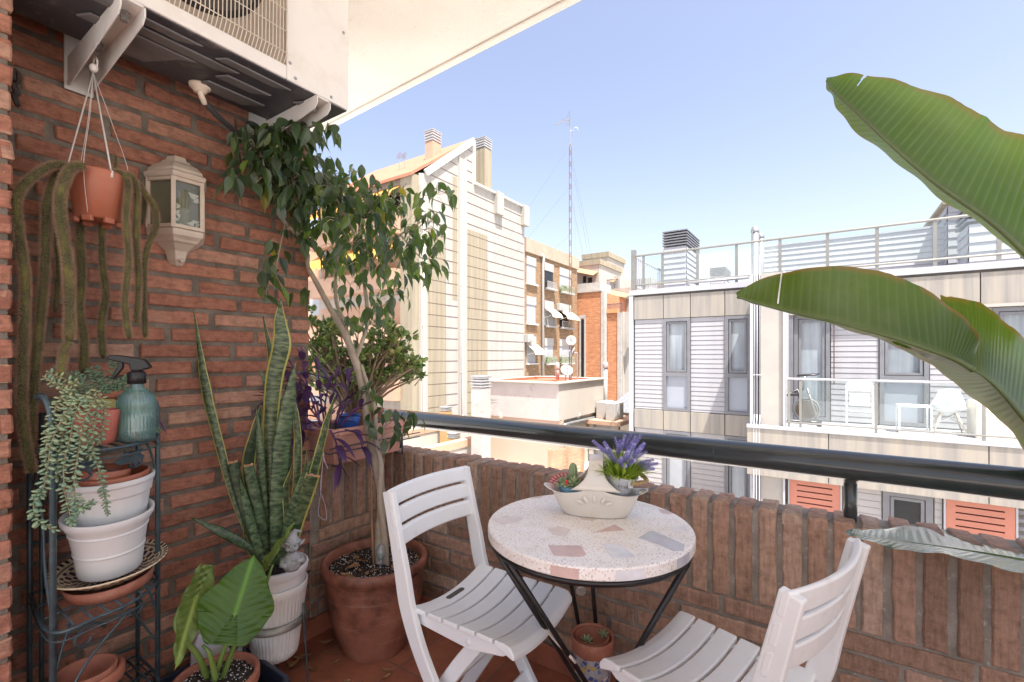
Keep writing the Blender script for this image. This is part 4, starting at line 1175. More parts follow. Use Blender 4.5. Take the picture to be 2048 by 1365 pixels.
# ================================================================== LEFT WALL: air conditioner, lantern, hanging pot
rnd = random.Random(21)
m_acw = M('ac_casing', (0.75,0.745,0.71), 0.45, var=0.04, vs=3, dirt=(0.60,0.53,0.43), ds=4, dlo=0.55, dhi=0.9)
m_acb = M('ac_underside', (0.06,0.06,0.067), 0.45, 0.2, var=0.25, vs=6, dirt=(0.22,0.20,0.18), ds=10)
m_acr = M('ac_ridge', (0.15,0.147,0.147), 0.45, 0.2, var=0.2, vs=8)
m_wire = M('grille_wire', (0.66,0.60,0.50), 0.5, var=0.05)
m_fan = M('fan_black', (0.018,0.016,0.015), 0.5)
m_brk = M('bracket_white', (0.66,0.65,0.62), 0.5, var=0.08, vs=8, dirt=(0.42,0.36,0.29), ds=14, dlo=0.58, dhi=0.8)
AX0, AX1, AY0, AY1, AZ0, AZ1 = -1.71, -1.41, 0.25, 1.052, 2.085, 2.615
ac = thing('air_conditioner', 'large cream outdoor air conditioner on two white brackets under the balcony ceiling', 'air conditioner', (-1.56,0.65,AZ0))
GY0, GY1, GZ0, GZ1 = 0.30, 0.822, 2.128, 2.585
mb = MB()
T = 0.012
mb.box(AX1-T, AX1, AY0, GY0, AZ0, AZ1); mb.box(AX1-T, AX1, GY1, AY1-0.0, AZ0, AZ1)
mb.box(AX1-T, AX1, GY0, GY1, AZ0, GZ0); mb.box(AX1-T, AX1, GY0, GY1, GZ1, AZ1)
mb.box(AX0, AX1-T-0.0005, AY1-0.010, AY1, AZ0+0.001, AZ1-0.001); mb.box(AX0, AX1-T-0.0005, AY0, AY0+0.01, AZ0+0.001, AZ1-0.001)
mb.box(AX0, AX1-T-0.0005, AY0+0.0105, AY1-0.0105, AZ1-0.012, AZ1-0.001)
mk(mb, 'casing', m_acw, ac, bevel=0.004)
mb = MB(); mb.box(AX0+0.002, AX1-0.006, AY0+0.004, AY1-0.004, AZ0-0.004, AZ0+0.008)
mb.box(AX0+0.002, AX0+0.008, AY0+0.012, AY1-0.012, AZ0+0.0085, AZ1-0.013)
mk(mb, 'base_plate', m_acb, ac, bevel=0.002)
mb = MB()   # pressed ribs of the base
for (x, y0, y1, wd) in ((-1.46,0.33,0.60,0.016),(-1.46,0.64,0.86,0.016),(-1.51,0.42,0.72,0.020),(-1.56,0.36,0.62,0.020),(-1.62,0.40,0.58,0.045),(-1.55,0.68,0.84,0.02),(-1.64,0.66,0.86,0.03),(-1.49,0.9,1.0,0.02)):
    mb.poly([(x-wd,y0,AZ0-0.0045),(x+wd,y0+0.02,AZ0-0.0045),(x+wd,y1,AZ0-0.0045),(x-wd,y1-0.05,AZ0-0.0045)], (0,0,-0.007))
mk(mb, 'pressed_rib', m_acr, ac, bevel=0.004)
mb = MB(); mb.box(AX1-0.02,AX1-0.0125,GY0-0.005,GY1+0.005,GZ0-0.005,GZ1+0.005); mk(mb,'shroud',M('shroud_tan',(0.36,0.31,0.25),0.6),ac)
fc_ = Vector((AX1-0.0115, 0.555, 2.36)); AXQ = Matrix.Rotation(R(90),3,'Y')
mb = MB(); mb.smooth=True; mb.lathe([(0.205,0.0),(0.205,0.006)], fc_-Vector((0.004,0,0)), 40, axis=AXQ); mk(mb,'fan_opening',m_fan,ac)
mb = MB()
for k in range(3):
    a0 = k*2.094+0.4
    def bl(u,v): 
        a_=a0+u*1.2; r_=0.05+0.14*v
        return fc_+Vector((0.004+0.006*u, r_*math.cos(a_), r_*math.sin(a_)))
    mb.grid(bl,8,4)
mb.lathe([(0.05,0.0),(0.05,0.012),(0.03,0.016)],fc_,20,axis=AXQ)
mk(mb,'fan',M('fan_grey',(0.06,0.055,0.05),0.4),ac)
mb = MB(); mb.smooth=True
ny = 46
for i in range(ny+1):
    y = GY0+0.008 + (GY1-GY0-0.016)*i/ny
    mb.tube([(AX1-0.006,y,GZ0+0.002),(AX1+0.012,y,GZ0+0.028),(AX1+0.016,y,2.36),(AX1+0.012,y,GZ1-0.028),(AX1-0.006,y,GZ1-0.002)],0.0014,5,cap=False)
for k in range(7):
    z = GZ0+0.03 + (GZ1-GZ0-0.06)*k/6
    mb.tube([(AX1+0.0135,GY0+0.005,z),(AX1+0.0135,GY1-0.005,z)],0.0016,5)
mk(mb,'fan_grille',m_wire,ac)
for (y,z) in ((0.85,2.10),(0.98,2.10),(0.29,2.10),(0.832,2.14),(1.03,2.35)):
    mb=MB(); mb.smooth=True; mb.lathe([(0.005,0),(0.005,0.002),(0.002,0.003)],(AX1,y,z),10,axis=AXQ); mk(mb,'screw',m_steel,ac)
mb = MB(); mb.smooth=True
dc = onZ(400,172,AZ0-0.006)
mb.lathe([(0.018,-0.022),(0.022,-0.012),(0.030,-0.008),(0.032,0.0)],(dc.x,dc.y,AZ0-0.005),20)
mb.tube(smoothpath([(dc.x,dc.y,AZ0-0.02),(dc.x,dc.y+0.004,AZ0-0.036),(dc.x-0.015,dc.y+0.02,AZ0-0.05)],4),0.009,10)
mk(mb,'drain_spout',M('spout_cream',(0.70,0.62,0.50),0.5),ac)
mb = MB(); mb.smooth=True
e = onX(500,247,-1.79); pts = smoothpath([(dc.x-0.012,dc.y+0.016,AZ0-0.046),(dc.x-0.05,dc.y+0.09,AZ0-0.066),(dc.x-0.10,dc.y+0.2,AZ0-0.075),e,(-1.795,e.y+0.1,e.z-0.02)],8)
mb.tube(pts,0.0095,10); mk(mb,'drain_hose',M('hose_grey',(0.06,0.06,0.065),0.5,bmp=0.6,bs=300),ac)

def bracket(y, lab):
    o = thing('wall_bracket', lab, 'bracket', (WX,y,2.0), 'brackets under the air conditioner')
    mb = MB(); mb.box(WX, WX+0.006, y-0.033, y+0.033, 1.985, 2.40); mk(mb,'wall_plate',m_brk,o,bevel=0.002)
    for s_ in (-1,1):
        mb = MB()
        yy = y+s_*0.024
        mb.poly([(WX+0.006,yy-0.002,1.995),(WX+0.02,yy-0.002,1.990),(-1.415,yy-0.002,2.036),(-1.398,yy-0.002,2.05),(-1.398,yy-0.002,2.072),(-1.41,yy-0.002,2.0795),(WX+0.006,yy-0.002,2.0795)],(0,0.004,0))
        mk(mb,'arm_flange',m_brk,o,bevel=0.0015)
    mb = MB(); mb.box(WX+0.007,-1.402,y-0.0218,y+0.0218,2.073,2.0785)
    mk(mb,'arm_web',m_brk,o)
    mb = MB()
    for x in (-1.46,-1.66): mb.lathe([(0.009,-0.022),(0.009,-0.008),(0.013,-0.006),(0.013,0.0)],(x,y,2.072),6)
    mk(mb,'bolt',m_steel,o)
    return o
bracket(0.425,'white steel wall bracket holding the cactus pot under the air conditioner')
bracket(0.945,'white steel wall bracket above the fig tree at the far end of the air conditioner')

# ------------------------------------------------------------------ wall lantern
m_lan = M('lantern_paint', (0.56,0.48,0.39), 0.55, var=0.08, vs=12, dirt=(0.40,0.32,0.24), ds=18, dlo=0.55, dhi=0.8)
m_lgl = glass_thin('lantern_glass',(0.80,0.82,0.74),0.05,0.22,(0.36,0.37,0.30))
lc = onX(352,400,WX); LY = lc.y
lan = thing('wall_lantern', 'cream half-hexagonal lantern on the brick wall beside the hanging cactus', 'lantern', (WX,LY,1.70))
zA, zB, zC, zD = 1.875, 1.795, 1.625, 1.515
def hexr(k): return [(0.0,-0.083*k),(0.092*k,-0.043*k),(0.092*k,0.043*k),(0.0,0.083*k)]
def loft(mb, prof):
    vs = []; 
    for (k, z) in prof: vs += [(WX+0.003+x, LY+y, z) for (x,y) in hexr(k)]
    fs = []
    for i in range(len(prof)-1):
        for j in range(4):
            a_, b_ = i*4+j, i*4+(j+1)%4
            fs.append((a_, b_, b_+4, a_+4))
    fs.append((3,2,1,0)); n0=(len(prof)-1)*4; fs.append((n0,n0+1,n0+2,n0+3))
    mb.add(vs, fs)
mb = MB(); loft(mb, [(1.08,zB-0.006),(1.12,zB+0.002),(1.12,zB+0.010),(1.00,zB+0.016),(0.98,zB+0.026),(0.78,zB+0.045),(0.55,zB+0.058),(0.50,zB+0.066),(0.40,zB+0.068),(0.34,zB+0.083),(0.16,zA+0.008),(0.05,zA+0.012)]); mk(mb,'roof',m_lan,lan,bevel=0.0015)
mb = MB(); loft(mb, [(0.05,zD-0.004),(0.20,zD),(0.33,zD+0.016),(0.36,zD+0.03),(0.42,zD+0.045),(0.70,zD+0.066),(0.80,zD+0.070),(0.86,zD+0.078),(1.0,zD+0.088),(1.03,zC-0.012),(1.03,zC-0.004),(0.98,zC)]); mk(mb,'base',m_lan,lan,bevel=0.0015)
mb = MB(); mb.smooth=True; mb.ball((WX+0.045,LY,zD+0.012),0.008); mk(mb,'finial',m_lan,lan)
H0 = hexr(0.98)
mb = MB()
for i in range(3):
    a_, b_ = Vector((WX+0.003+H0[i][0],LY+H0[i][1],0)), Vector((WX+0.003+H0[i+1][0],LY+H0[i+1][1],0))
    for z in (zC+0.006, zB-0.012): mb.bar(a_+Vector((0,0,z)), b_+Vector((0,0,z)), 0.010, 0.0115)
for i in range(4):
    c = Vector((WX+0.004+H0[i][0]*0.985,LY+H0[i][1]*0.985,0)); mb.bar(c+Vector((0,0,zC-0.001)), c+Vector((0,0,zB-0.005)), 0.012, 0.0125, up=(0.3,0.9,0))
mk(mb,'frame',m_lan,lan,bevel=0.001)
H1 = hexr(0.93)
for i in range(3):
    a_, b_ = Vector((WX+0.003+H1[i][0],LY+H1[i][1],0)), Vector((WX+0.003+H1[i+1][0],LY+H1[i+1][1],0))
    mb = MB(); mb.bar(a_+Vector((0,0,(zB+zC)/2)), b_+Vector((0,0,(zB+zC)/2)), 0.002, zB-zC-0.012); mk(mb,'pane',m_lgl,lan)
mb = MB(); mb.box(WX, WX+0.006, LY-0.075, LY+0.075, zC, zB); mk(mb,'backplate',M('lantern_back',(0.34,0.33,0.26),0.6),lan)
mb = MB(); mb.smooth=True
bx = WX+0.05
mb.lathe([(0.012,zC),(0.020,zC+0.005),(0.020,zC+0.055),(0.024,zC+0.058),(0.024,zC+0.072),(0.014,zC+0.074)],(bx,LY,0),18); mk(mb,'lamp_holder',M('holder_cream',(0.6,0.53,0.36),0.5),lan)
mb = MB(); mb.smooth=True
for dy in (-0.011,0.0,0.011):
    mb.tube([(bx+0.006,LY+dy,zC+0.07),(bx+0.006,LY+dy,zC+0.125),(bx,LY+dy,zC+0.132),(bx-0.006,LY+dy,zC+0.125),(bx-0.006,LY+dy,zC+0.07)],0.0045,8)
mk(mb,'bulb',M('bulb_white',(0.78,0.76,0.70),0.3),lan)
mb = MB()   # peeling white film behind the front pane
for (y,z,s_,rt) in ((0.018,0.115,0.017,0.3),(0.030,0.10,0.012,1.2),(-0.03,0.07,0.010,2.0),(-0.034,0.052,0.010,0.8),(-0.028,0.040,0.009,2.6),(-0.035,0.028,0.008,.1),(0.012,0.022,0.012,1.0),(0.028,0.03,0.011,.4),(0.034,0.022,0.009,1.9),(-0.02,0.013,0.006,.2)):
    c = Vector((WX+0.003+0.0850,LY+y*0.88,zC+z)); pts=[c+Vector((0,s_*rr_*math.cos(rt+a_),s_*rr_*math.sin(rt+a_))) for a_,rr_ in ((0,1.2),(1.2,.45),(2.2,1.1),(3.6,.5),(4.7,.8))]
    mb.poly(pts,(0.0006,0,0))
mk(mb,'peeling_film',M('film_white',(0.82,0.85,0.88),0.5),lan)
# dark rusty chain hook on the pier corner
mb = MB(); mb.smooth=True
hk = onX(30,170,-1.78)
for k in range(3):
    zc_=hk.z+0.02-0.03*k; mb.tube([(hk.x+0.006,hk.y+0.006*math.cos(a_+k),zc_+0.017*math.sin(a_)) for a_ in [i*math.pi/6 for i in range(13)]],0.005,6,cap=False)
mk(mb,'iron_hook',M('iron_rust',(0.05,0.035,0.03),0.7,var=0.5,vs=30),loc=hk,label='dark rusty iron hook chain beside the pale brick pier',cat='hook')

# ------------------------------------------------------------------ hanging pot
m_tpl = M('plastic_terracotta', (0.40,0.135,0.075), 0.42, var=0.10, vs=10, dirt=(0.50,0.27,0.20), ds=14, dlo=0.55, dhi=0.85)
hp = onX(196,345,-1.655); HZ = 1.708
hang = thing('hanging_pot', 'terracotta plastic hanging pot on white wires below the air conditioner bracket', 'pot', (hp.x,hp.y,HZ-0.14))
mb = MB(); mb.smooth=True
mb.lathe([(0.042,HZ-0.128),(0.049,HZ-0.126),(0.0585,HZ-0.045),(0.0605,HZ-0.041),(0.0605,HZ-0.035),(0.062,HZ-0.032),(0.0665,HZ-0.004),(0.066,HZ),(0.062,HZ),(0.059,HZ-0.02),(0.05,HZ-0.03)],(hp.x,hp.y,0),44)
mk(mb,'pot',m_tpl,hang)
mb = MB(); 
for k in range(6):
    a_=k*math.pi/3+0.3; c=Vector((hp.x+0.043*math.cos(a_),hp.y+0.043*math.sin(a_),HZ-0.131)); mb=MB(); mb.obox(c,(math.cos(a_),math.sin(a_),0),(-math.sin(a_),math.cos(a_),0),(0,0,1),0.006,0.012,0.008)
    mk(mb,'foot',m_tpl,hang,bevel=0.003)
top = Vector((hp.x-0.008,hp.y-0.008,1.985))
mb = MB(); mb.smooth=True
for a_ in (0.2,2.35,4.45):
    p_=Vector((hp.x+0.063*math.cos(a_),hp.y+0.063*math.sin(a_),HZ-0.006)); mb.tube([p_+Vector((0,0,-0.01)),p_,top],0.0018,6); mb.tube([p_-Vector((0,0,0.012)),p_+Vector((0,0,0.006))],0.004,6)
for a_ in (1.2,3.5,5.6):
    p_=Vector((hp.x+0.067*math.cos(a_),hp.y+0.067*math.sin(a_),HZ)); q_=Vector((hp.x+0.047*math.cos(a_),hp.y+0.047*math.sin(a_),HZ-0.13))
    mb.tube(smoothpath([q_,p_,p_.lerp(top,0.5)+Vector((0.01,0,0)),top],4),0.0008,4)
mk(mb,'hanger_wires',M('wire_white',(0.68,0.66,0.62),0.5),hang)
mb = MB(); mb.smooth=True
mb.ball(top+Vector((0.004,0,0.012)),0.013,0.010,0.012); mb.tube([top+Vector((0.018*math.cos(a_)+0.0,0.004,0.018+0.02*math.sin(a_)+0.006)) for a_ in [i*math.pi/8 for i in range(17)]],0.0022,6)
mk(mb,'hook',M('hook_white',(0.72,0.70,0.66),0.4),hang)

# rat-tail cactus
def cactus_mat():
    m,n,b=nodes('rat_tail_stem'); b.inputs['Roughness'].default_value=0.7
    co=tex_coord(n); a=noise_node(n,16,5,0.6,co)
    c=ramp(n,a.outputs[0],[(0.3,(0.03,0.036,0.010)),(0.5,(0.065,0.075,0.017)),(0.70,(0.19,0.19,0.035))])
    v=n.nodes.new('ShaderNodeTexVoronoi'); v.inputs['Scale'].default_value=260; n.links.new(co,v.inputs['Vector'])
    c=mix(n,ramp(n,v.outputs['Distance'],[(0.0,0.85),(0.35,0.0)]),c,(0.34,0.27,0.16))
    setc(n,b,c); bump(n,b,v.outputs['Distance'],-0.6,0.002); return m
m_cac=cactus_mat(); m_hair=M('cactus_hair',(0.30,0.21,0.135),0.8,var=0.25,vs=20)
cact = thing('trailing_cactus', 'rat-tail cactus with long fuzzy stems hanging from the terracotta pot', 'cactus', (hp.x,hp.y,HZ))
stems = [
 ([(150,338),(112,330),(68,352),(34,395),(38,470),(50,560),(48,650),(44,760),(46,850),(64,945)],-1.60,12.5),
 ([(158,334),(120,345),(96,395),(92,470),(88,560),(76,680),(66,790),(60,880),(72,925)],-1.63,12.5),
 ([(168,332),(142,338),(122,385),(122,440),(135,520),(139,600),(139,680)],-1.58,15),
 ([(139,684),(128,705),(120,760)],-1.58,11.5),
 ([(140,420),(114,440),(116,540),(110,624)],-1.73,6.5),
 ([(168,430),(160,470),(163,560),(158,620),(168,680),(166,745)],-1.72,11.5),
 ([(205,430),(203,480),(205,530),(211,590),(202,650),(206,715)],-1.72,10),
 ([(212,346),(240,346),(256,368),(252,440),(257,520),(250,600),(254,650),(259,676)],-1.60,9.5),
 ([(225,348),(262,352),(274,385),(272,470),(277,560),(273,645)],-1.62,9),
 ([(235,352),(282,380),(308,415),(312,452),(292,505),(287,580),(290,674)],-1.66,9),
 ([(230,352),(280,372),(288,410),(281,450)],-1.70,9),
 ([(222,352),(230,335),(232,312)],-1.68,5.5)]
for (pl,X,rp) in stems:
    pts=smoothpath([onX(x,y,X) for x,y in pl],8); k=abs(X)/FOC/1.30
    n_=len(pts); r0=rp*k*0.51
    rs=[r0*(1.0+0.10*noise.noise(Vector((i*0.35,rp,X*9)))) * (0.55 if i==n_-1 else 1) for i in range(n_)]
    mb=MB(); mb.smooth=True; mb.tube(pts,rs,14); mb.ball(pts[-1],r0*0.55,n=8,m=5)
    st=mk(mb,'stem',m_cac,cact)
    hb=MB(); tot=0
    for i in range(n_-1):
        d=pts[i+1]-pts[i]; L=d.length
        cnt=int(L/0.000040*(r0/0.010))
        dn=d.normalized(); u_=dn.orthogonal().normalized(); v_=dn.cross(u_)
        for q in range(cnt):
            t_=rnd.random(); a_=rnd.uniform(0,2*math.pi); o_=(u_*math.cos(a_)+v_*math.sin(a_))
            c=pts[i].lerp(pts[i+1],t_)+o_*rs[i]*0.95
            h=(o_+dn*rnd.uniform(-.7,.5)+Vector((rnd.uniform(-.3,.3),rnd.uniform(-.3,.3),rnd.uniform(-.3,.3)))).normalized()*rnd.uniform(0.0035,0.0088)
            s_=dn+o_.cross(dn)*rnd.uniform(-.8,.8); s_=s_.normalized()*0.00042
            hb.add([c-s_,c+s_,c+h],[(0,1,2)])
    mk(hb,'hairs',m_hair,st)

# ================================================================== PLANT STAND
m_std = M('stand_green', (0.06,0.095,0.11), 0.45, 0.3, var=0.3, vs=18, dirt=(0.16,0.20,0.20), ds=30, dlo=0.55, dhi=0.8)
S1, S2, S3 = 0.976, 0.565, 0.27
PA, PB = Vector((-1.50,0.303,0)), Vector((-1.62,0.550,0)); PC, PD = Vector((-1.785,0.315,0)), Vector((-1.79,0.555,0))
stand = thing('plant_stand', 'tall wrought iron plant stand with three shelves and ivy leaf scrolls', 'plant stand', (-1.66,0.43,0))
for (p_,tp,bw) in ((PA,1.03,0.10),(PB,1.03,0.045),(PC,1.15,0.03),(PD,1.15,0.03)):
    mb=MB(); mb.smooth=True
    pts=[p_, p_+Z_*tp]
    if p_ is PA: pts += smoothpath([p_+Z_*1.03,p_+Vector((-0.008,-0.005,1.09)),p_+Vector((-0.03,-0.012,1.115)),p_+Vector((-0.06,-0.015,1.11))],5)[1:]
    if p_ is PB: pts += smoothpath([p_+Z_*1.03,p_+Vector((-0.005,-0.005,1.075)),p_+Vector((-0.04,-0.02,1.10)),p_+Vector((-0.10,-0.03,1.10))],5)[1:]
    mb.tube(pts,0.0068 if p_ in (PA,PB) else 0.0058,10); mk(mb,'post',m_std,stand)
mb=MB(); mb.smooth=True
for dx in (0.022,0.045):
    mb.tube([PC+Vector((dx*.2,dx,0)),PC+Vector((dx*.2,dx,1.05))],0.005,8)
for z in (0.3,0.7,1.05): mb.tube([PC+Z_*z,PD+Z_*z],0.004,6)
mk(mb,'back_bars',m_std,stand)
def shelf(z):
    mb=MB(); mb.smooth=True
    mid=(PA+PB)/2+Vector((0.055,0.028,0))
    rim=smoothpath([PC+Z_*z,PA+Vector((0.0,-0.004,z)),PA.lerp(mid,0.55)+Vector((0.014,0.0,z)),mid+Z_*z,PB.lerp(mid,0.55)+Vector((0.012,0.008,z)),PB+Z_*z,PD+Z_*z],8)
    mb.tube(rim,0.0042,8); mb.tube([PC+Z_*z,PD+Z_*z],0.004,8)
    mb.tube([q-Z_*0.022 for q in rim],0.0022,8)
    for k in range(1,9):
        t_=k/9; a_=PC.lerp(PD,t_); b_=PA.lerp(PB,t_)+Vector((0.05,0.026,0))*math.sin(math.pi*t_)*0.95
        mb.tube([a_+Z_*(z-0.002),b_+Z_*(z-0.002)],0.003,6)
    for k in (0.33,0.66):
        a_=PC.lerp(PA,k); b_=PD.lerp(PB,k); mb.tube([a_+Z_*(z-0.004),b_+Z_*(z-0.004)],0.003,6)
    o=mk(mb,'shelf',m_std,stand)
    mb=MB(); mb.smooth=True
    # scrolls below the rim
    for sgn,P0 in ((1,PA),(-1,PB)):
        Q=P0.lerp((PA+PB)/2,1.0)
        c=P0.lerp(Q,0.55); dirv=(PB-PA).normalized()*sgn
        mb.tube(smoothpath([P0+Z_*(z-0.12),P0+dirv*0.02+Z_*(z-0.05),P0+dirv*0.035+Z_*(z-0.012),P0+dirv*0.03+Z_*z],5),0.0032,6)
        sp=[c+dirv*(0.045-0.0030*i)*math.cos(i*0.55)+Z_*(z-0.06+(0.034-0.0022*i)*math.sin(i*0.55)) for i in range(12)]
        mb.tube(sp,0.0030,6)
    mk(mb,'scroll',m_std,o)
    return o
for z in (S1,S2,S3):
    o=shelf(z)
    if z==S1:
        c=onX(258,915,-1.565); mb=MB()
        u_=(PB-PA).normalized()
        pts=[(0,0.0),(0.018,0.014),(0.040,0.018),(0.032,0.004),(0.046,-0.006),(0.026,-0.012),(0.018,-0.030),(0.006,-0.014),(-0.022,-0.016),(-0.046,-0.004),(-0.020,0.006),(-0.012,0.022)]
        mb.poly([c+u_*a_+Z_*b_ for a_,b_ in pts],(0.002,0.001,0)); mk(mb,'ivy_leaf',m_std,o)
        c=onX(165,930,-1.55); mb=MB(); mb.poly([c+u_*a_*0.9+Z_*b_ for a_,b_ in pts],(0.002,0.001,0)); mk(mb,'ivy_leaf',m_std,o)
mb=MB(); mb.smooth=True
a_=PA.lerp(PB,0.5)+Z_*S2; 
mb.tube(smoothpath([a_+Vector((0.05,0.025,-0.02)),PA.lerp(PB,0.25)+Z_*(S2-0.13),PA+Z_*(S3+0.06)],6),0.0032,6)
mb.tube(smoothpath([a_+Vector((0.05,0.025,-0.02)),PA.lerp(PB,0.8)+Z_*(S2-0.10),PB+Z_*(S3+0.10)],6),0.0032,6)
mb.tube(smoothpath([PC+Z_*S1,PC.lerp(PA,0.55)+Z_*(S1-0.16),PC.lerp(PA,0.7)+Z_*(S1-0.30),PA+Z_*(S2+0.02)],6),0.0032,6)
mk(mb,'side_scrolls',m_std,stand)

# ---- bottom: two nested clay pots
m_clay = M('clay', (0.37,0.14,0.085), 0.8, var=0.2, vs=12, bmp=0.25, bs=160, dirt=(0.50,0.33,0.25), ds=12, dlo=0.52, dhi=0.85)
m_clay2 = M('clay_worn', (0.33,0.125,0.075), 0.75, var=0.3, vs=8, bmp=0.25, bs=160, dirt=(0.13,0.075,0.055), ds=6, dlo=0.5, dhi=0.75)
def pot_profile(rt, rb, h, th=0.008, lip=0.0, liph=0.03, inner=0.9):
    pr=[(rb*0.9,0.0),(rb,0.003)]
    pr+=[(rb+(rt-rb)*k/6, h*k/6) for k in range(1,6) if h*k/6 < h-liph-0.004]
    if lip: pr+=[(rb+(rt-rb)*(h-liph)/h,h-liph-0.002),(rt+lip*0.8,h-liph+0.002),(rt+lip,h-liph+0.006)]
    pr+=[(rt+lip,h-0.004),(rt+lip-0.003,h),(rt-th+0.002,h),(rt-th,h-0.004),(rt-th-(rt-rb)*0.25,h-(h*inner)*0.4),(rb-th,h*(1-inner)+0.003),(0.004,h*(1-inner)+0.002)]
    return pr
def pot(name, c, rt, rb, h, mat, label, cat='pot', group=None, lip=0.0, liph=0.03, inner=0.9, tilt=None, fn=None, n=44, th=0.008):
    mb=MB(); mb.smooth=True
    mb.lathe(pot_profile(rt,rb,h,th,lip,liph,inner),c,n,cap=False,axis=tilt,fn=fn)
    return mk(mb,name,mat,loc=c,label=label,cat=cat,group=group)
b0=onX(176,1340,-1.575)
pot('clay_pot',(b0.x,b0.y,S3+0.006),0.068,0.050,0.120,m_clay2,'worn clay pot on the lowest shelf of the iron stand',lip=0.006)
pot('clay_pot',(b0.x+0.002,b0.y-0.004,S3+0.026),0.063,0.045,0.112,m_clay2,'dark clay pot nested inside the worn pot on the lowest shelf',lip=0.0)
# ---- middle shelf: saucer, painted plate, white pots
SC=Vector((-1.640,0.448,0))
tl=Matrix.Rotation(R(4),3,'X')@Matrix.Rotation(R(3.0),3,'Y')
mb=MB(); mb.smooth=True; mb.lathe([(0.078,0.0),(0.092,0.004),(0.098,0.034),(0.095,0.036),(0.088,0.01),(0.004,0.008)],SC+Z_*(S2+0.006),44,cap=False,axis=tl); mk(mb,'saucer',m_clay,loc=SC+Z_*S2,label='clay saucer under the painted plate on the middle shelf',cat='saucer')
def plate_mat():
    m,n,b=nodes('painted_plate'); b.inputs['Roughness'].default_value=0.18
    co=tex_coord(n); sp=n.nodes.new('ShaderNodeSeparateXYZ'); n.links.new(co,sp.inputs[0])
    at2=n.nodes.new('ShaderNodeMath'); at2.operation='ARCTAN2'; n.links.new(sp.outputs[1],at2.inputs[0]); n.links.new(sp.outputs[0],at2.inputs[1])
    ln=n.nodes.new('ShaderNodeVectorMath'); ln.operation='LENGTH'
    cb=n.nodes.new('ShaderNodeCombineXYZ'); n.links.new(sp.outputs[0],cb.inputs[0]); n.links.new(sp.outputs[1],cb.inputs[1]); n.links.new(cb.outputs[0],ln.inputs[0])
    def math_(op,a,bv):
        q=n.nodes.new('ShaderNodeMath'); q.operation=op
        for i,vv in enumerate((a,bv)):
            if hasattr(vv,'is_output'): n.links.new(vv,q.inputs[i])
            elif vv is not None: q.inputs[i].default_value=vv
        return q.outputs[0]
    dots=math_('SINE',math_('MULTIPLY',at2.outputs[0],44.0),None)
    rimb=ramp(n,ln.outputs['Value'],[(0.0,0.0),(0.115,0.0),(0.1158,1.0),(0.1255,1.0),(0.1262,0.0)])
    dotm=math_('MULTIPLY',math_('GREATER_THAN',dots,0.0),rimb)
    pet=math_('SINE',math_('MULTIPLY',at2.outputs[0],24.0),None)
    ring=math_('SINE',math_('MULTIPLY',ln.outputs['Value'],230.0),None)
    pat=math_('MULTIPLY',pet,ring)
    base=mix(n,math_('GREATER_THAN',pat,0.05),(0.62,0.50,0.32),(0.035,0.04,0.10))
    v=n.nodes.new('ShaderNodeTexVoronoi'); v.inputs['Scale'].default_value=55; n.links.new(co,v.inputs['Vector'])
    base=mix(n,ramp(n,v.outputs['Distance'],[(0.10,1.0),(0.18,0.0)]),base,(0.42,0.13,0.04))
    inner=ramp(n,ln.outputs['Value'],[(0.0,1.0),(0.103,1.0),(0.1045,0.0)])
    c=mix(n,inner,(0.66,0.56,0.38),base)
    lin=ramp(n,ln.outputs['Value'],[(0.0,0.0),(0.1065,0.0),(0.1072,1.0),(0.1098,1.0),(0.1105,0.0)])
    c=mix(n,lin,c,(0.03,0.03,0.04)); c=mix(n,dotm,c,(0.02,0.022,0.04))
    setc(n,b,c); return m
pc=SC+Vector((0.004,0.0,S2+0.040))
mb=MB(); mb.smooth=True; mb.lathe([(r_*0.77,z_) for r_,z_ in [(0.06,-0.004),(0.10,0.0),(0.135,0.018),(0.160,0.030),(0.166,0.034),(0.166,0.038),(0.160,0.036),(0.134,0.024),(0.10,0.006),(0.004,0.004)]],pc,64,cap=False,axis=tl)
o=mk(mb,'plate',plate_mat(),loc=pc,label='hand-painted ceramic plate with dotted rim under the white pots',cat='plate')
m_wpot = M('white_pot', (0.68,0.695,0.685), 0.5, var=0.05, vs=7, dirt=(0.52,0.44,0.33), ds=9, dlo=0.66, dhi=0.78)
tl2=Matrix.Rotation(R(3),3,'X')@Matrix.Rotation(R(6),3,'Y')
c=SC+Vector((0.006,-0.002,S2+0.058))
def lowfn(a,r,z): return r
mb=MB(); mb.smooth=True
mb.lathe([(r_*0.77,z_) for r_,z_ in [(0.080,0.0),(0.088,0.002),(0.090,0.006),(0.0975,0.060),(0.098,0.063),(0.1005,0.064),(0.1005,0.068),(0.0985,0.069),(0.099,0.072),(0.108,0.118),(0.1085,0.1195),(0.111,0.120),(0.111,0.123),(0.1085,0.124),(0.110,0.128),(0.119,0.142),(0.127,0.152),(0.129,0.164),(0.127,0.167),(0.122,0.166),(0.118,0.15),(0.107,0.12),(0.004,0.02)]],c,52,cap=False,axis=tl2)
mk(mb,'flower_pot',m_wpot,loc=c,label='ribbed white plastic pot with rust spots standing in the painted plate',cat='pot')
tl3=Matrix.Rotation(R(2),3,'X')@Matrix.Rotation(R(2),3,'Y')
c=SC+Vector((-0.002,0.004,S2+0.155))
def facet(a,r,z): return r*(1.0-0.012*(abs(math.sin(a*6))**6)) if z<0.13 else r
mb=MB(); mb.smooth=True
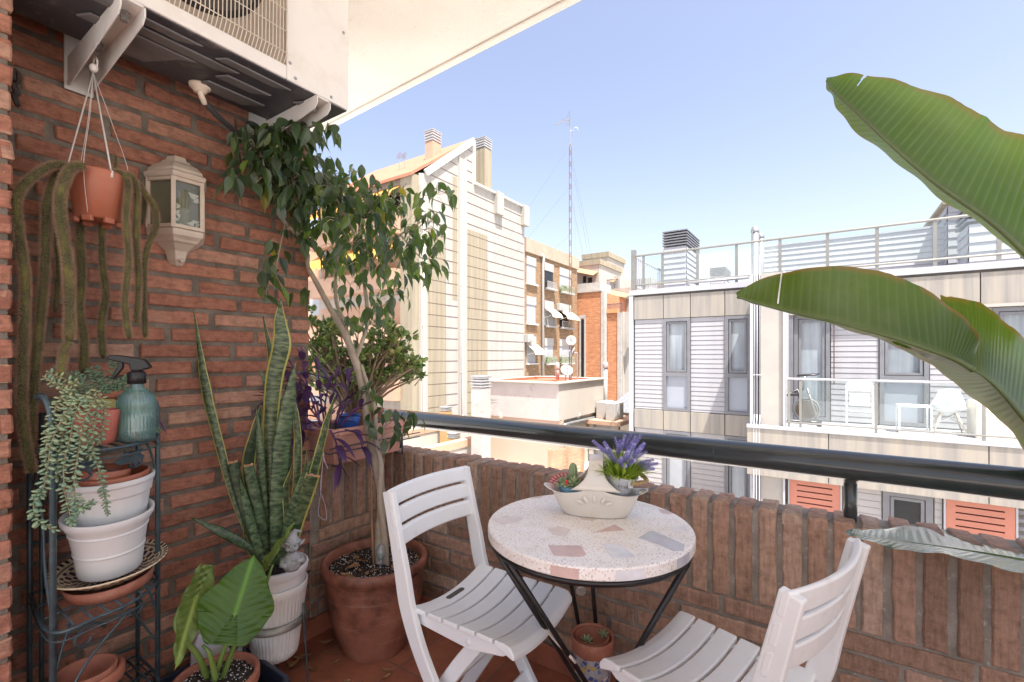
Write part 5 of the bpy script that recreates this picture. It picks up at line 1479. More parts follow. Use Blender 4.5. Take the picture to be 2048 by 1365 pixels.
mb.lathe([(r_*0.77,z_) for r_,z_ in [(0.085,0.0),(0.090,0.004),(0.104,0.07),(0.112,0.110),(0.1125,0.112),(0.1165,0.113),(0.1175,0.117),(0.121,0.14),(0.1215,0.1425),(0.126,0.1435),(0.127,0.147),(0.127,0.156),(0.124,0.159),(0.119,0.158),(0.114,0.13),(0.10,0.06),(0.004,0.03)]],c,96,cap=False,axis=tl3,fn=facet)
mk(mb,'flower_pot',m_wpot,loc=c,label='faceted white plastic pot nested in the ribbed white pot',cat='pot')
c2=c+Vector((0.0,0.002,0.06))
pot('clay_pot',c2,0.083,0.062,0.108,m_tpl,'orange plastic pot nested in the faceted white pot',tilt=tl3,inner=0.6)
c3=c2+Vector((0.016,-0.022,0.092))
mb=MB(); mb.smooth=True; tl4=Matrix.Rotation(R(-4),3,'X')@Matrix.Rotation(R(3),3,'Y')
mb.lathe([(0.046,0.0),(0.050,0.003),(0.055,0.033),(0.0525,0.034),(0.046,0.012)],c3,40,cap=False,axis=tl4); mb.cur=1; mb.lathe([(0.047,0.016),(0.03,0.015),(0.003,0.015)],c3,40,cap=False,axis=tl4)
mk(mb,'saucer',[m_tpl,M('saucer_blue',(0.16,0.25,0.36),0.4,var=0.15,vs=15)],loc=c3,label='small brown saucer with blue inside on top of the nested pots',cat='saucer')

# ---- top shelf: sprayer, pots, trailing sedum
def sprayer():
    c=Vector((-1.548,0.478,S1+0.006))
    o=thing('spray_bottle','ribbed green glass spray bottle with black trigger on the stand top','spray bottle',c)
    gm=glass_thin('bottle_glass',(0.66,0.84,0.82),0.10,0.16,(0.34,0.56,0.55))
    def rib(a,r,z): return r*(1+0.018*math.cos(a*34)) if 0.006<z<0.125 and r>0.03 else r
    mb=MB(); mb.smooth=True
    mb.lathe([(r_*0.88,z_) for r_,z_ in [(0.004,0.0),(0.044,0.0),(0.0475,0.005),(0.0485,0.03),(0.0485,0.098),(0.047,0.108),(0.042,0.122),(0.030,0.134),(0.019,0.142),(0.016,0.150),(0.016,0.160)]],c,136,cap=False,fn=rib)
    mb.lathe([(r_*0.88,z_) for r_,z_ in [(0.013,0.160),(0.013,0.150),(0.026,0.134),(0.039,0.122),(0.044,0.108),(0.0455,0.098),(0.0455,0.01),(0.042,0.006),(0.004,0.006)]],c,68,cap=False)
    mk(mb,'bottle',gm,o)
    wm=glass_thin('water',(0.80,0.92,0.90),0.05,0.08,(0.25,0.45,0.45))
    mb=MB(); mb.smooth=True; mb.lathe([(0.004,0.008),(0.0385,0.009),(0.039,0.012),(0.039,0.085),(0.004,0.085)],c,48,cap=False); mk(mb,'water',wm,o)
    bm=M('trigger_black',(0.014,0.014,0.016),0.38)
    mb=MB(); mb.smooth=True
    mb.lathe([(0.017,0.152),(0.0205,0.153),(0.0205,0.182),(0.017,0.185),(0.011,0.187),(0.011,0.20)],c,40,fn=lambda a,r,z: r*(1+0.02*math.cos(a*24)) if r>0.019 else r); mk(mb,'cap',bm,o)
    # trigger head points along the wall towards the camera side
    h=(at(232,728,1.22)-at(292,748,1.24)); d=Vector((h.x,h.y,0)).normalized(); s_=d.cross(Z_)
    mb=MB(); q=c+Z_*0.20
    prof=[(-0.034,-0.004),(-0.020,0.018),(0.006,0.024),(0.040,0.030),(0.060,0.030),(0.063,0.024),(0.060,0.017),(0.030,0.010),(0.014,0.004),(0.012,-0.012),(-0.012,-0.012)]
    mb.poly([q+d*a_+Z_*b_-s_*0.011 for a_,b_ in prof],s_*0.022); mk(mb,'spray_head',bm,o,bevel=0.003)
    mb=MB(); prof=[(0.030,0.012),(0.040,0.014),(0.042,0.0),(0.050,-0.020),(0.058,-0.034),(0.052,-0.036),(0.040,-0.020),(0.030,-0.004)]
    mb.poly([q+d*a_+Z_*b_-s_*0.006 for a_,b_ in prof],s_*0.012); mk(mb,'trigger',bm,o,bevel=0.002)
    mb=MB(); mb.tube([c+Z_*0.155,c+Vector((0.004,0.006,0.015))],0.0022,6); mk(mb,'dip_tube',M('dip_tube',(0.5,0.52,0.5),0.4),o)
sprayer()
m_salm=M('salmon_pot',(0.52,0.16,0.12),0.5,var=0.08,vs=10)
cs=onX(196,860,-1.57)
pot('ribbed_pot',(cs.x,cs.y,S1+0.006),0.050,0.035,0.088,m_salm,'salmon pink ribbed pot on the stand top beside the spray bottle',fn=lambda a,r,z: r*(1+0.015*math.cos(a*40)) if r>0.036 and z<0.085 else r,n=160)
m_yel=M('yellow_pot',(0.52,0.46,0.17),0.6,var=0.15,vs=14,bmp=0.4,bs=30)
cy=onX(214,815,-1.68)
pot('flower_pot',(cy.x,cy.y,S1+0.02),0.052,0.040,0.10,m_yel,'yellow green wooden-look pot behind the salmon pot on the stand')
pot('clay_pot',(cy.x,cy.y+0.005,S1+0.075),0.057,0.042,0.062,m_clay,'small clay bowl of sedum set in the yellow green pot',lip=0.004,liph=0.02)
m_soil=M('soil',(0.035,0.026,0.02),0.95,var=0.6,vs=60,bmp=1.0,bs=120,bd=0.006,dirt=(0.16,0.11,0.07),ds=70,dlo=0.6,dhi=0.7)
def sedum_mat():
    m,n,b=nodes('sedum_leaf'); b.inputs['Roughness'].default_value=0.5; b.inputs['Specular IOR Level'].default_value=0.35
    b.inputs['Subsurface Weight'].default_value=0.0
    a=n.nodes.new('ShaderNodeAttribute'); a.attribute_name='bc'; sp=n.nodes.new('ShaderNodeSeparateColor'); n.links.new(a.outputs['Color'],sp.inputs[0])
    c=ramp(n,sp.outputs[0],[(0.0,(0.13,0.24,0.16)),(0.45,(0.22,0.34,0.22)),(0.75,(0.34,0.42,0.24)),(1.0,(0.42,0.45,0.22))])
    setc(n,b,c); return m
m_sed=sedum_mat(); m_sedst=M('sedum_stem',(0.30,0.24,0.14),0.7)
def sedum_leaf(mb,c,d,L,w_,col):
    mb.col=(col,0,0); q=d.to_track_quat('Z','Y').to_matrix(); mb.ball(c+d*L*0.5,w_,w_*0.62,L*0.5,n=7,m=5,rot=q)
sed=thing('trailing_sedum','donkey tail sedum trailing grey-green strands over the salmon pot','succulent',(cs.x,cs.y,S1+0.09))
def strand(pl,X,L=0.0125,tone=0.45,dens=0.0030,taper=True):
    pts=smoothpath([ (onX(p[0],p[1],X if len(p)<3 else p[2])) for p in pl],7)
    mb=MB(); mb.smooth=True; mb.col=(0.7,0,0); mb.tube(pts,0.0016,6); st=mk(mb,'strand',m_sedst,sed)
    lb=MB(); lb.smooth=True; tot=sum((pts[i+1]-pts[i]).length for i in range(len(pts)-1)); n_=int(tot/dens); gold=0.0; i=0; acc=0.0
    for q in range(n_):
        t_=q/n_*(len(pts)-1); i=min(int(t_),len(pts)-2); c=pts[i].lerp(pts[i+1],t_-i); dn=(pts[i+1]-pts[i]).normalized()
        u_=dn.orthogonal().normalized(); v_=dn.cross(u_); gold+=2.39996
        o_=u_*math.cos(gold)+v_*math.sin(gold)
        f=q/n_; size=L*(0.75+0.5*rnd.random())*(1.0 if f<0.9 else 0.75)
        d=(o_+dn*(0.35+0.9*max(0,f-0.85)/0.15)+Vector((rnd.uniform(-.25,.25),rnd.uniform(-.25,.25),rnd.uniform(-.25,.25)))).normalized()
        if rnd.random()<0.06: continue
        sedum_leaf(lb,c+o_*0.001,d,size,size*0.30,min(1,max(0,tone-0.25*f+rnd.uniform(-.16,.2))))
    mk(lb,'leaves',m_sed,st)
XS=-1.50
for pl,X,L,tone in (
  ([(165,790),(130,830),(105,880),(96,930),(86,980),(68,1005),(76,1040),(112,1062)],-1.475,0.0150,0.60),
  ([(170,792),(150,830),(140,880),(128,930),(130,985),(140,1028),(146,1046)],-1.47,0.0140,0.62),
  ([(190,800),(165,850),(158,900),(150,950),(150,1000),(165,1018),(184,1004)],-1.465,0.0140,0.60),
  ([(200,800),(188,850),(186,900),(198,940),(208,985),(216,1030)],-1.475,0.0125,0.5),
  ([(150,780),(120,800),(100,850),(92,900),(96,960)],-1.50,0.0135,0.75),
  ([(180,780),(175,830),(172,880),(180,915)],-1.48,0.0130,0.8),
  ([(160,790),(140,815),(128,860),(120,905),(112,960)],-1.485,0.0140,0.7),
  ([(190,785),(208,812),(205,860),(196,890)],-1.49,0.0125,0.7),
  ([(160,770),(120,755),(95,745)],-1.56,0.012,0.8),([(150,770),(115,770),(85,752)],-1.55,0.012,0.8)):
    strand(pl,X,L,tone)
sed2=thing('sedum_rosettes','blue-green sedum rosettes filling the clay bowl on the stand top','succulent',(cy.x,cy.y,S1+0.13))
sed=sed2
for pl,L,tone in (([(190,790),(170,765),(125,742),(118,722)],0.013,0.35),([(205,790),(190,760),(180,735)],0.014,0.30),([(210,790),(205,765),(200,745),(188,735)],0.013,0.3),([(215,790),(225,765),(228,735),(226,716)],0.012,0.35),([(220,792),(245,765),(268,748),(274,740)],0.012,0.4),([(200,785),(225,770),(255,756)],0.013,0.3),([(180,785),(160,765),(150,745)],0.013,0.45),([(215,785),(240,772),(250,790)],0.012,0.6),([(175,790),(150,775),(140,752)],0.013,.3),([(230,790),(258,780),(266,795)],0.011,.7)):
    strand([(x,y) for x,y in pl],-1.63,L,tone,0.0024)
# a few stray shoots at the right end of the shelf
st3=thing('purple_shoot','stray purple shoot and sedum tuft at the right end of the top shelf','plant',onX(322,870,-1.62))
mb=MB(); mb.smooth=True; mb.tube(smoothpath([onX(312,832,-1.66),onX(322,846,-1.63),onX(330,860,-1.60),onX(333,868,-1.59)],4),[0.003,0.0055,0.005,0.001],8); mk(mb,'purple_leaf',M('purple_shoot_leaf',(0.16,0.06,0.22),0.5),st3)
sed=st3; strand([(305,868),(314,862),(322,858)],-1.615,0.010,0.55,0.002)
# ================================================================== PLANTS
rnd = random.Random(5)
def leaf_mat(name, stops, rough=0.35, trans=0.25, tcol=(0.25,0.45,0.05), spec=0.5, nscale=8):
    m,n,b=nodes(name); b.inputs['Roughness'].default_value=rough; b.inputs['Specular IOR Level'].default_value=spec
    a=n.nodes.new('ShaderNodeAttribute'); a.attribute_name='bc'; sp=n.nodes.new('ShaderNodeSeparateColor'); n.links.new(a.outputs['Color'],sp.inputs[0])
    c=ramp(n,sp.outputs[0],stops)
    nz=noise_node(n,nscale,4,0.6); c=mix(n,0.5,c,ramp(n,nz.outputs[0],[(0.3,0.7),(0.7,1.25)]),'MULTIPLY')
    setc(n,b,c)
    out=[x for x in n.nodes if x.type=='OUTPUT_MATERIAL'][0]
    if trans:
        tr=n.nodes.new('ShaderNodeBsdfTranslucent'); 
        tc=mix(n,0.6,c,tcol); n.links.new(tc,tr.inputs[0])
        ms=n.nodes.new('ShaderNodeMixShader'); ms.inputs[0].default_value=trans
        n.links.new(b.outputs[0],ms.inputs[1]); n.links.new(tr.outputs[0],ms.inputs[2]); n.links.new(ms.outputs[0],out.inputs[0])
    return m
def soil_disc(mb,c,r,amp=0.006,seed=0):
    c=Vector(c)
    def fn(u,v):
        a_=u*2*math.pi; rr_=r*v; p=Vector((rr_*math.cos(a_),rr_*math.sin(a_),0))
        return c+p+Z_*(amp*noise.noise(p*60+Vector((seed,0,0)))+amp*0.8*noise.noise(p*22+Vector((0,seed,0))))
    mb.grid(fn,48,14)
def flecks(mb,c,r,n_,s0,s1,rr):
    for q in range(n_):
        a_=rr.uniform(0,6.283); k=r*math.sqrt(rr.random()); p=Vector(c)+Vector((k*math.cos(a_),k*math.sin(a_),rr.uniform(0.001,0.006)))
        s_=rr.uniform(s0,s1); mb.ball(p,s_,s_*rr.uniform(.6,1),s_*rr.uniform(.5,1),n=5,m=3)
m_perl=M('perlite',(0.72,0.70,0.66),0.9)
def dryleaf_mesh(mb,c,L,rr):
    a_=rr.uniform(0,6.28); d=Vector((math.cos(a_),math.sin(a_),0)); s_=Vector((-math.sin(a_),math.cos(a_),0)); cu=rr.uniform(0.1,0.5)
    def fn(u,v):
        w_=L*0.24*math.sin(math.pi*min(1,u*0.95+0.03))**0.8
        return Vector(c)+d*L*(u-0.5)+s_*w_*(v-0.5)*2+Z_*(L*cu*(4*(u-.5)**2)*0.35+L*0.25*cu*abs(v-.5)*2+0.001)
    mb.grid(fn,6,2)
# ------------------------------------------------------------------ fig tree
def oldpot():
    m,n,b=nodes('big_clay'); b.inputs['Roughness'].default_value=0.5
    co=tex_coord(n); a=noise_node(n,5,7,0.65,co); c=ramp(n,a.outputs[0],[(0.36,(0.085,0.035,0.025)),(0.50,(0.25,0.098,0.06)),(0.66,(0.36,0.155,0.10))])
    mp=n.nodes.new('ShaderNodeMapping'); mp.inputs['Scale'].default_value=(2.5,2.5,60); n.links.new(co,mp.inputs[0])
    l=noise_node(n,1.6,6,0.7,mp.outputs[0]); c=mix(n,ramp(n,l.outputs[0],[(0.57,0.0),(0.70,0.55)]),c,(0.50,0.36,0.30))
    mp2=n.nodes.new('ShaderNodeMapping'); mp2.inputs['Scale'].default_value=(14,14,1.6); n.links.new(co,mp2.inputs[0])
    s_=noise_node(n,1.5,6,0.7,mp2.outputs[0]); c=mix(n,ramp(n,s_.outputs[0],[(0.60,0.0),(0.75,0.5)]),c,(0.46,0.33,0.28))
    setc(n,b,c); n1=bump(n,b,noise_node(n,120,4,0.6,co).outputs[0],0.3,0.0012); bump(n,b,l.outputs[0],0.25,0.002,n1); return m
m_bigpot=oldpot()
FP=Vector((-1.565,1.300,0))
pr=[(r_*0.96,z_) for r_,z_ in [(0.13,0.0),(0.135,0.01),(0.158,0.06),(0.186,0.14),(0.203,0.23),(0.207,0.30),(0.206,0.318),(0.212,0.326),(0.222,0.338),(0.224,0.356),(0.220,0.370),(0.208,0.374),(0.198,0.366),(0.194,0.34),(0.19,0.30)]]
mb=MB(); mb.smooth=True; mb.lathe(pr,FP,64,cap=False,fn=lambda a,r,z: r*(1+0.003*math.sin(z*300))); 
figpot=mk(mb,'terracotta_pot',m_bigpot,loc=FP,label='big round terracotta pot holding the fig tree in the corner',cat='pot')
mb=MB(); mb.smooth=True; soil_disc(mb,FP+Z_*0.335,0.188,0.010,3); mk(mb,'soil',m_soil,figpot)
rr=random.Random(8); mb=MB(); flecks(mb,FP+Z_*0.338,0.178,420,0.0012,0.0034,rr); mk(mb,'perlite',m_perl,figpot)
m_dry=M('dry_leaf',(0.26,0.15,0.07),0.8,var=0.4,vs=25)
mb=MB()
for q in range(26):
    a_=rr.uniform(0,6.28); k=0.18*math.sqrt(rr.random()); dryleaf_mesh(mb,FP+Vector((k*math.cos(a_),k*math.sin(a_),0.343)),rr.uniform(.025,.05),rr)
mk(mb,'leaf_litter',m_dry,figpot)
fig=thing('fig_tree','potted weeping fig with pale twin trunks and dark glossy crown','tree',FP+Z_*0.34)
m_bark=M('fig_bark',(0.40,0.34,0.26),0.8,var=0.2,vs=14,bmp=0.5,bs=90,bd=0.003,dirt=(0.46,0.42,0.35),ds=16)
def P3(l): return [at(x,y,z) for x,y,z in l]
TR=[
 (P3([(756,1140,1.97),(760,1060,1.97),(764,1000,1.98),(752,930,2.0),(738,870,2.02),(730,800,2.03),(716,740,2.03),(705,706,2.03),(690,668,2.02),(662,620,2.0),(636,572,1.97),(616,536,1.94)]),[0.021,0.020,0.019,0.018,0.0175,0.017,0.016,0.017,0.0125,0.012,0.011,0.009]),
 (P3([(772,1140,1.95),(768,1070,1.96),(760,1000,1.95),(762,930,1.97),(752,880,2.0),(750,820,2.02),(735,770,2.02),(722,730,2.03)]),[0.016,0.0145,0.013,0.011,0.010,0.009,0.008,0.007]),
 (P3([(712,715,2.03),(722,690,2.03),(735,640,2.03),(728,560,2.03),(722,500,2.02),(718,440,2.0)]),[0.010,0.0085,0.008,0.008,0.006,0.004]),
 (P3([(700,700,2.03),(690,650,2.06),(672,600,2.06),(674,520,2.05),(690,470,2.03),(678,420,2.0)]),[0.010,0.009,0.008,0.007,0.005,0.003]),
 (P3([(616,536,1.94),(612,490,1.92),(600,450,1.88),(590,400,1.84)]),[0.008,0.007,0.006,0.003]),
 (P3([(600,480,1.9),(580,455,1.84),(566,440,1.80),(553,420,1.76)]),[0.007,0.007,0.007,0.010]),
 (P3([(553,425,1.76),(545,380,1.72),(540,330,1.66),(555,290,1.62)]),[0.005,0.004,0.004,0.002]),
 (P3([(728,560,2.03),(760,500,2.05),(800,470,2.05),(850,440,2.0)]),[0.006,0.005,0.004,0.002]),
 (P3([(722,500,2.02),(690,430,1.98),(650,360,1.9),(620,320,1.85)]),[0.006,0.005,0.004,0.002]),
 (P3([(735,640,2.03),(770,610,2.08),(790,590,2.08)]),[0.005,0.004,0.002]),
 (P3([(740,870,2.0),(775,850,1.98),(800,830,1.97)]),[0.004,0.003,0.0015]),
 (P3([(755,900,1.98),(770,870,1.95),(830,850,1.9)]),[0.003,0.0025,0.001]),
 (P3([(570,450,1.8),(555,520,1.74),(548,580,1.70)]),[0.004,0.002,0.001]),
 (P3([(800,470,2.05),(850,520,2.0),(880,480,1.98)]),[0.003,0.002,0.001])]
mb=MB(); mb.smooth=True
for pts,rs in TR:
    sp_=smoothpath(pts,5); rr2=[]
    for i in range(len(sp_)):
        f=i/(len(sp_)-1)*(len(rs)-1); j=min(int(f),len(rs)-2); rr2.append((rs[j]+(rs[j+1]-rs[j])*(f-j))*(1+0.10*noise.noise(Vector((i*0.9,rs[0]*900,0)))))
    mb.tube(sp_,rr2,10)
mk(mb,'trunk',m_bark,fig)
m_fig=leaf_mat('fig_leaf',[(0.0,(0.026,0.048,0.030)),(0.45,(0.052,0.090,0.046)),(0.8,(0.11,0.17,0.045)),(0.95,(0.18,0.28,0.035)),(1.0,(0.42,0.30,0.03))],0.30,0.30,(0.26,0.46,0.04),0.65)
def figleaf(mb,base,d,L,rr,tone):
    """drooping pointed leaf: folded along the midrib, drip tip curling"""
    d=d.normalized(); s_=d.cross(Vector((rr.uniform(-.4,.4),rr.uniform(-.4,.4),1)))
    if s_.length<0.1: s_=d.orthogonal()
    s_.normalize(); a_=rr.uniform(-0.9,0.9); up=s_.cross(d); s_=s_*math.cos(a_)+up*math.sin(a_); up=s_.cross(d)
    cur=rr.uniform(0.15,0.6); fold=rr.uniform(0.10,0.45); W=L*rr.uniform(0.20,0.27)
    mb.col=(tone,rr.random(),0)
    prof=[0.06,0.62,0.95,1.0,0.82,0.42,0.12,0.01]; n_=len(prof); vs=[]
    for i,k in enumerate(prof):
        t_=i/(n_-1); c=base+d*(L*t_)-up*(cur*L*t_*t_*0.55)+Z_*(-cur*L*t_*t_*0.25)
        for j in (-1,-0.5,0,0.5,1): vs.append(c+s_*(W*k*j)+up*(fold*W*k*abs(j)))
    fs=[(i*5+j,i*5+j+1,i*5+j+6,i*5+j+5) for i in range(n_-1) for j in range(4)]
    mb.add(vs,fs)
clus=[(520,310,62,52,66),(575,285,50,32,44),(640,275,34,24,16),(560,350,60,50,70),(470,368,26,20,7),(620,365,70,50,74),(690,390,66,50,66),(640,430,60,40,46),(720,440,80,55,84),(790,405,50,30,30),(870,400,36,24,17),(800,470,66,50,64),(850,470,40,44,30),(760,530,70,45,56),(845,545,40,28,24),(690,500,55,40,36),(600,420,40,30,20),(600,480,40,25,12),(560,510,28,24,7),(540,570,26,36,9),(600,590,18,14,4),(700,580,34,40,18),(780,600,40,28,24),(740,640,34,30,12),(655,540,26,30,9),(690,660,20,24,4),
 (752,800,30,34,10),(800,845,36,20,12),(770,870,30,24,9),(830,850,20,12,5),(740,860,18,20,4)]
mb=MB(); mb.smooth=True; tw=MB(); tw.smooth=True
for (cx_,cy_,rx,ry,n_) in clus:
    for q in range(int(n_*(1.42 if cx_<740 else 1.15))):
        while True:
            ux,uy=rr.uniform(-1,1),rr.uniform(-1,1)
            if ux*ux+uy*uy<1.15: break
        px_,py_=cx_+ux*rx,cy_+uy*ry
        z=2.02+rr.gauss(0,0.13) if py_<780 else 1.96+rr.gauss(0,.05)
        t_=(px_-CX)/FOC; lim=1.765/(ST-CT*t_) if px_<640 else 2.35
        if z>lim: z=lim-rr.uniform(0.0,0.20)
        if py_<330 and px_<680: z=min(z,(2.03-EYE)/((CY-py_)/FOC) - rr.uniform(0,0.12))
        b_=at(px_,py_-14,z)
        if b_.x<-1.79 and b_.y<1.2: continue
        d=Vector((rr.uniform(-.8,.8),rr.uniform(-.8,.8),rr.uniform(-1.5,-0.25)))
        v=rr.random(); tone=rr.uniform(0,0.62) if v<0.86 else (rr.uniform(0.66,0.9) if v<0.985 else rr.uniform(.92,1.0))
        figleaf(mb,b_,d,rr.uniform(0.046,0.080),rr,tone)
        if rr.random()<0.5:
            c=at(cx_,cy_-10,2.0 if px_>640 else min(2.0,lim-.05)); c=b_.lerp(c,min(1,0.07/max((c-b_).length,1e-3)))
            tw.tube([b_+d*0.004,b_.lerp(c,0.5)+Z_*0.008,c],[0.0008,0.0011,0.0014],4,cap=False)
mb.cur=1; mb.col=None; o_=len(mb.v)
mb.add(tw.v,tw.f); mb.sm[-len(tw.f):]=[True]*len(tw.f)
cr=mk(mb,'crown',[m_fig,m_bark],fig)
# bamboo cane, watering globe, string
mb=MB(); mb.smooth=True; mb.tube([at(748,1140,1.93),at(744,1050,1.97),at(742,940,2.04)],0.0048,8); mk(mb,'cane',M('bamboo_cane',(0.36,0.22,0.13),0.6),loc=at(748,1140,1.93),label='thin brown bamboo cane stuck in the fig tree pot',cat='cane')
gg=glass_thin('globe_glass',(0.85,0.9,0.92),0.14,0.10,(0.7,0.75,0.8))
gl=thing('watering_globe','clear glass watering globe stuck in the fig pot soil','watering globe',at(762,1140,1.90))
mb=MB(); mb.smooth=True; c=at(762,1104,1.90); mb.ball(c,0.021,0.021,0.033,16,10); mk(mb,'bulb',gg,gl)
mb=MB(); mb.smooth=True; mb.tube([c-Z_*0.03,at(760,1142,1.90)],[0.009,0.006],10); mk(mb,'stem',gg,gl)

# ------------------------------------------------------------------ window box on the side parapet
m_box=M('pink_clay_box',(0.60,0.32,0.25),0.75,var=0.16,vs=6,bmp=0.2,bs=90,dirt=(0.62,0.42,0.36),ds=8,dlo=0.55,dhi=0.75)
BX0,BX1,BY0,BY1,BZ0,BZ1=-1.955,-1.69,1.185,1.575,PT+0.006,PT+0.158
wbx=thing('window_box','pink clay window box of purple and jade plants on the side parapet','planter',(-1.82,1.38,BZ0))
mb=MB()
def frust(mb,x0,x1,y0,y1,z0,z1,ins):
    mb.add([(x0+ins,y0+ins,z0),(x1-ins,y0+ins,z0),(x1-ins,y1-ins,z0),(x0+ins,y1-ins,z0),(x0,y0,z1),(x1,y0,z1),(x1,y1,z1),(x0,y1,z1)],[(3,2,1,0),(0,1,5,4),(1,2,6,5),(2,3,7,6),(3,0,4,7),(4,5,6,7)])
frust(mb,BX0,BX1,BY0,BY1,BZ0,BZ1-0.03,0.016); mk(mb,'box',m_box,wbx,bevel=0.004)
mb=MB()
mb.box(BX0-0.012,BX1+0.014,BY0-0.012,BY0+0.014,BZ1-0.0295,BZ1); mb.box(BX0-0.012,BX1+0.014,BY1-0.014,BY1+0.012,BZ1-0.0295,BZ1); mb.box(BX1-0.012,BX1+0.014,BY0+0.0145,BY1-0.0145,BZ1-0.0295,BZ1); mb.box(BX0-0.012,BX0+0.012,BY0+0.0145,BY1-0.0145,BZ1-0.0295,BZ1)
mk(mb,'rim',m_box,wbx,bevel=0.006)
mb=MB(); mb.box(BX0+0.013,BX1-0.013,BY0+0.015,BY1-0.015,BZ1-0.029,BZ1-0.014); mk(mb,'soil',m_soil,wbx)
mb=MB(); mb.smooth=True
for z in (BZ0+0.055,BZ0+0.075): mb.tube([(BX1+0.006,BY0-0.02,z),(BX1+0.006,BY1+0.10,z)],0.003,6)
for y in (BY0+0.03,BY1-0.02): mb.tube([(BX1+0.009,y,BZ0+0.085),(BX1+0.009,y,BZ0-0.012),(BX1-0.05,y,BZ0-0.006)],0.004,6)
mb.tube([(BX1+0.006,BY0-0.02,BZ0+0.055),(BX0,BY0-0.02,BZ0+0.055)],0.003,6)
mk(mb,'wire_holder',m_std,wbx)
pot('small_pot',(-1.79,1.335,BZ1-0.02),0.052,0.042,0.062,M('blue_pot',(0.03,0.12,0.48),0.35),'blue plastic pot among purple leaves in the window box')
pot('small_pot',(-1.83,1.505,BZ1-0.02),0.046,0.034,0.072,m_clay,'little orange clay pot at the far end of the window box',lip=0.005,liph=0.02)
mb=MB(); c_=Vector((-1.78,1.41,BZ1-0.015)); mb.obox(c_+Z_*0.055,(0.8,0.6,0),(-0.6,0.8,0),(0,0,1),0.03,0.004,0.06); mk(mb,'name_tag',M('brown_tag',(0.36,0.17,0.07),0.6),loc=c_,label='brown wooden plant tag standing in the window box',cat='plant tag')
# white string dangling from the box
mb=MB(); mb.smooth=True; m_str=M('string_lilac',(0.62,0.58,0.68),0.8)
q=onX(640,930,BX1+0.02)
sp_=[onX(x,y,BX1+0.025) for x,y in ((648,905),(644,940),(642,980),(638,1010),(637,1030),(648,1040),(653,1036),(650,1010),(642,985),(641,970),(645,930))]
mb.tube(smoothpath(sp_,5),0.0013,5); mb.tube(smoothpath([onX(x,y,BX1+0.025) for x,y in ((640,905),(632,940),(631,990))],4),0.0018,5); mb.tube(smoothpath([onX(x,y,BX1+0.025) for x,y in ((645,905),(650,925),(656,938))],4),0.0018,5)
mk(mb,'string',m_str,loc=sp_[0],label='loop of pale string hanging from the window box',cat='string')
# purple heart
m_pur=leaf_mat('purple_leaf',[(0.0,(0.060,0.030,0.090)),(0.5,(0.105,0.055,0.155)),(0.85,(0.16,0.11,0.20)),(1.0,(0.24,0.06,0.21))],0.45,0.18,(0.25,0.04,0.25),0.4)
pur=thing('purple_heart_plant','purple heart plant spilling dark violet leaves from the window box','plant',(-1.78,1.27,BZ1))
def lance(mb,base,d,L,W,rr,tone,droop=0.5,gut=0.35,nseg=8):
    d=d.normalized(); s_=d.cross(Z_); s_=s_.normalized() if s_.length>0.1 else X_.copy(); up=s_.cross(d); mb.col=(tone,rr.random(),0); vs=[]
    for i in range(nseg+1):
        t_=i/nseg; k=math.sin(math.pi*min(0.995,0.16+0.84*t_))**0.8
        c=base+d*(L*t_)+Z_*(-droop*L*t_*t_)
        for j in (-1,0,1): vs.append(c+s_*(W*k*j)+up*(gut*W*k*abs(j)))
    mb.add(vs,[(i*3+j,i*3+j+1,i*3+j+4,i*3+j+3) for i in range(nseg) for j in range(2)])
PST=[([(640,850),(630,800),(590,740),(570,705)],1.93),([(650,850),(640,790),(636,740)],1.97),([(660,850),(665,800),(672,755)],2.0),([(640,855),(600,830),(560,800),(540,795)],1.90),([(670,855),(690,810),(697,765)],2.02),([(650,855),(630,830),(600,790)],1.92),([(680,855),(700,830),(720,815)],2.0),([(660,860),(672,885),(680,930)],1.90),([(690,860),(715,868),(725,895)],1.96),([(620,855),(590,800),(575,760)],1.90),([(655,850),(650,815),(655,780)],1.97),([(630,860),(605,860),(585,880)],1.88),([(670,850),(680,800),(655,760)],2.02),([(640,850),(615,770),(605,720)],1.92)]
mb=MB(); mb.smooth=True; sb=MB(); sb.smooth=True
for pl,z in PST:
    pts=smoothpath([at(x,y,z if at(x,y,z).x>-1.80 or at(x,y,z).y>1.2 else 1.80/(ST-CT*(x-CX)/FOC)-0.03) for x,y in pl],5); sb.tube(pts,[0.0045,0.003],7)
    n_=len(pts)
    for i in range(2,n_,2):
        d=pts[i]-pts[i-1]; a_=rr.uniform(0,6.28); dn=d.normalized(); u_=dn.orthogonal().normalized(); v_=dn.cross(u_)
        dd=dn*rr.uniform(0.5,1.1)+u_*math.cos(a_)+v_*math.sin(a_)+Z_*0.25
        lance(mb,pts[i],dd,rr.uniform(0.075,0.12),rr.uniform(0.011,0.0165),rr,min(1,abs(rr.gauss(0.45,0.25))),rr.uniform(0.1,0.7))
    for k in range(2): lance(mb,pts[-1],(pts[-1]-pts[-2]).normalized()+Vector((rr.uniform(-.5,.5),rr.uniform(-.5,.5),rr.uniform(-.2,.4))),rr.uniform(.06,.10),0.010,rr,rr.uniform(.3,.9),0.2)
mk(sb,'stems',M('purple_stem',(0.11,0.04,0.12),0.5),pur); mk(mb,'leaves',m_pur,pur)
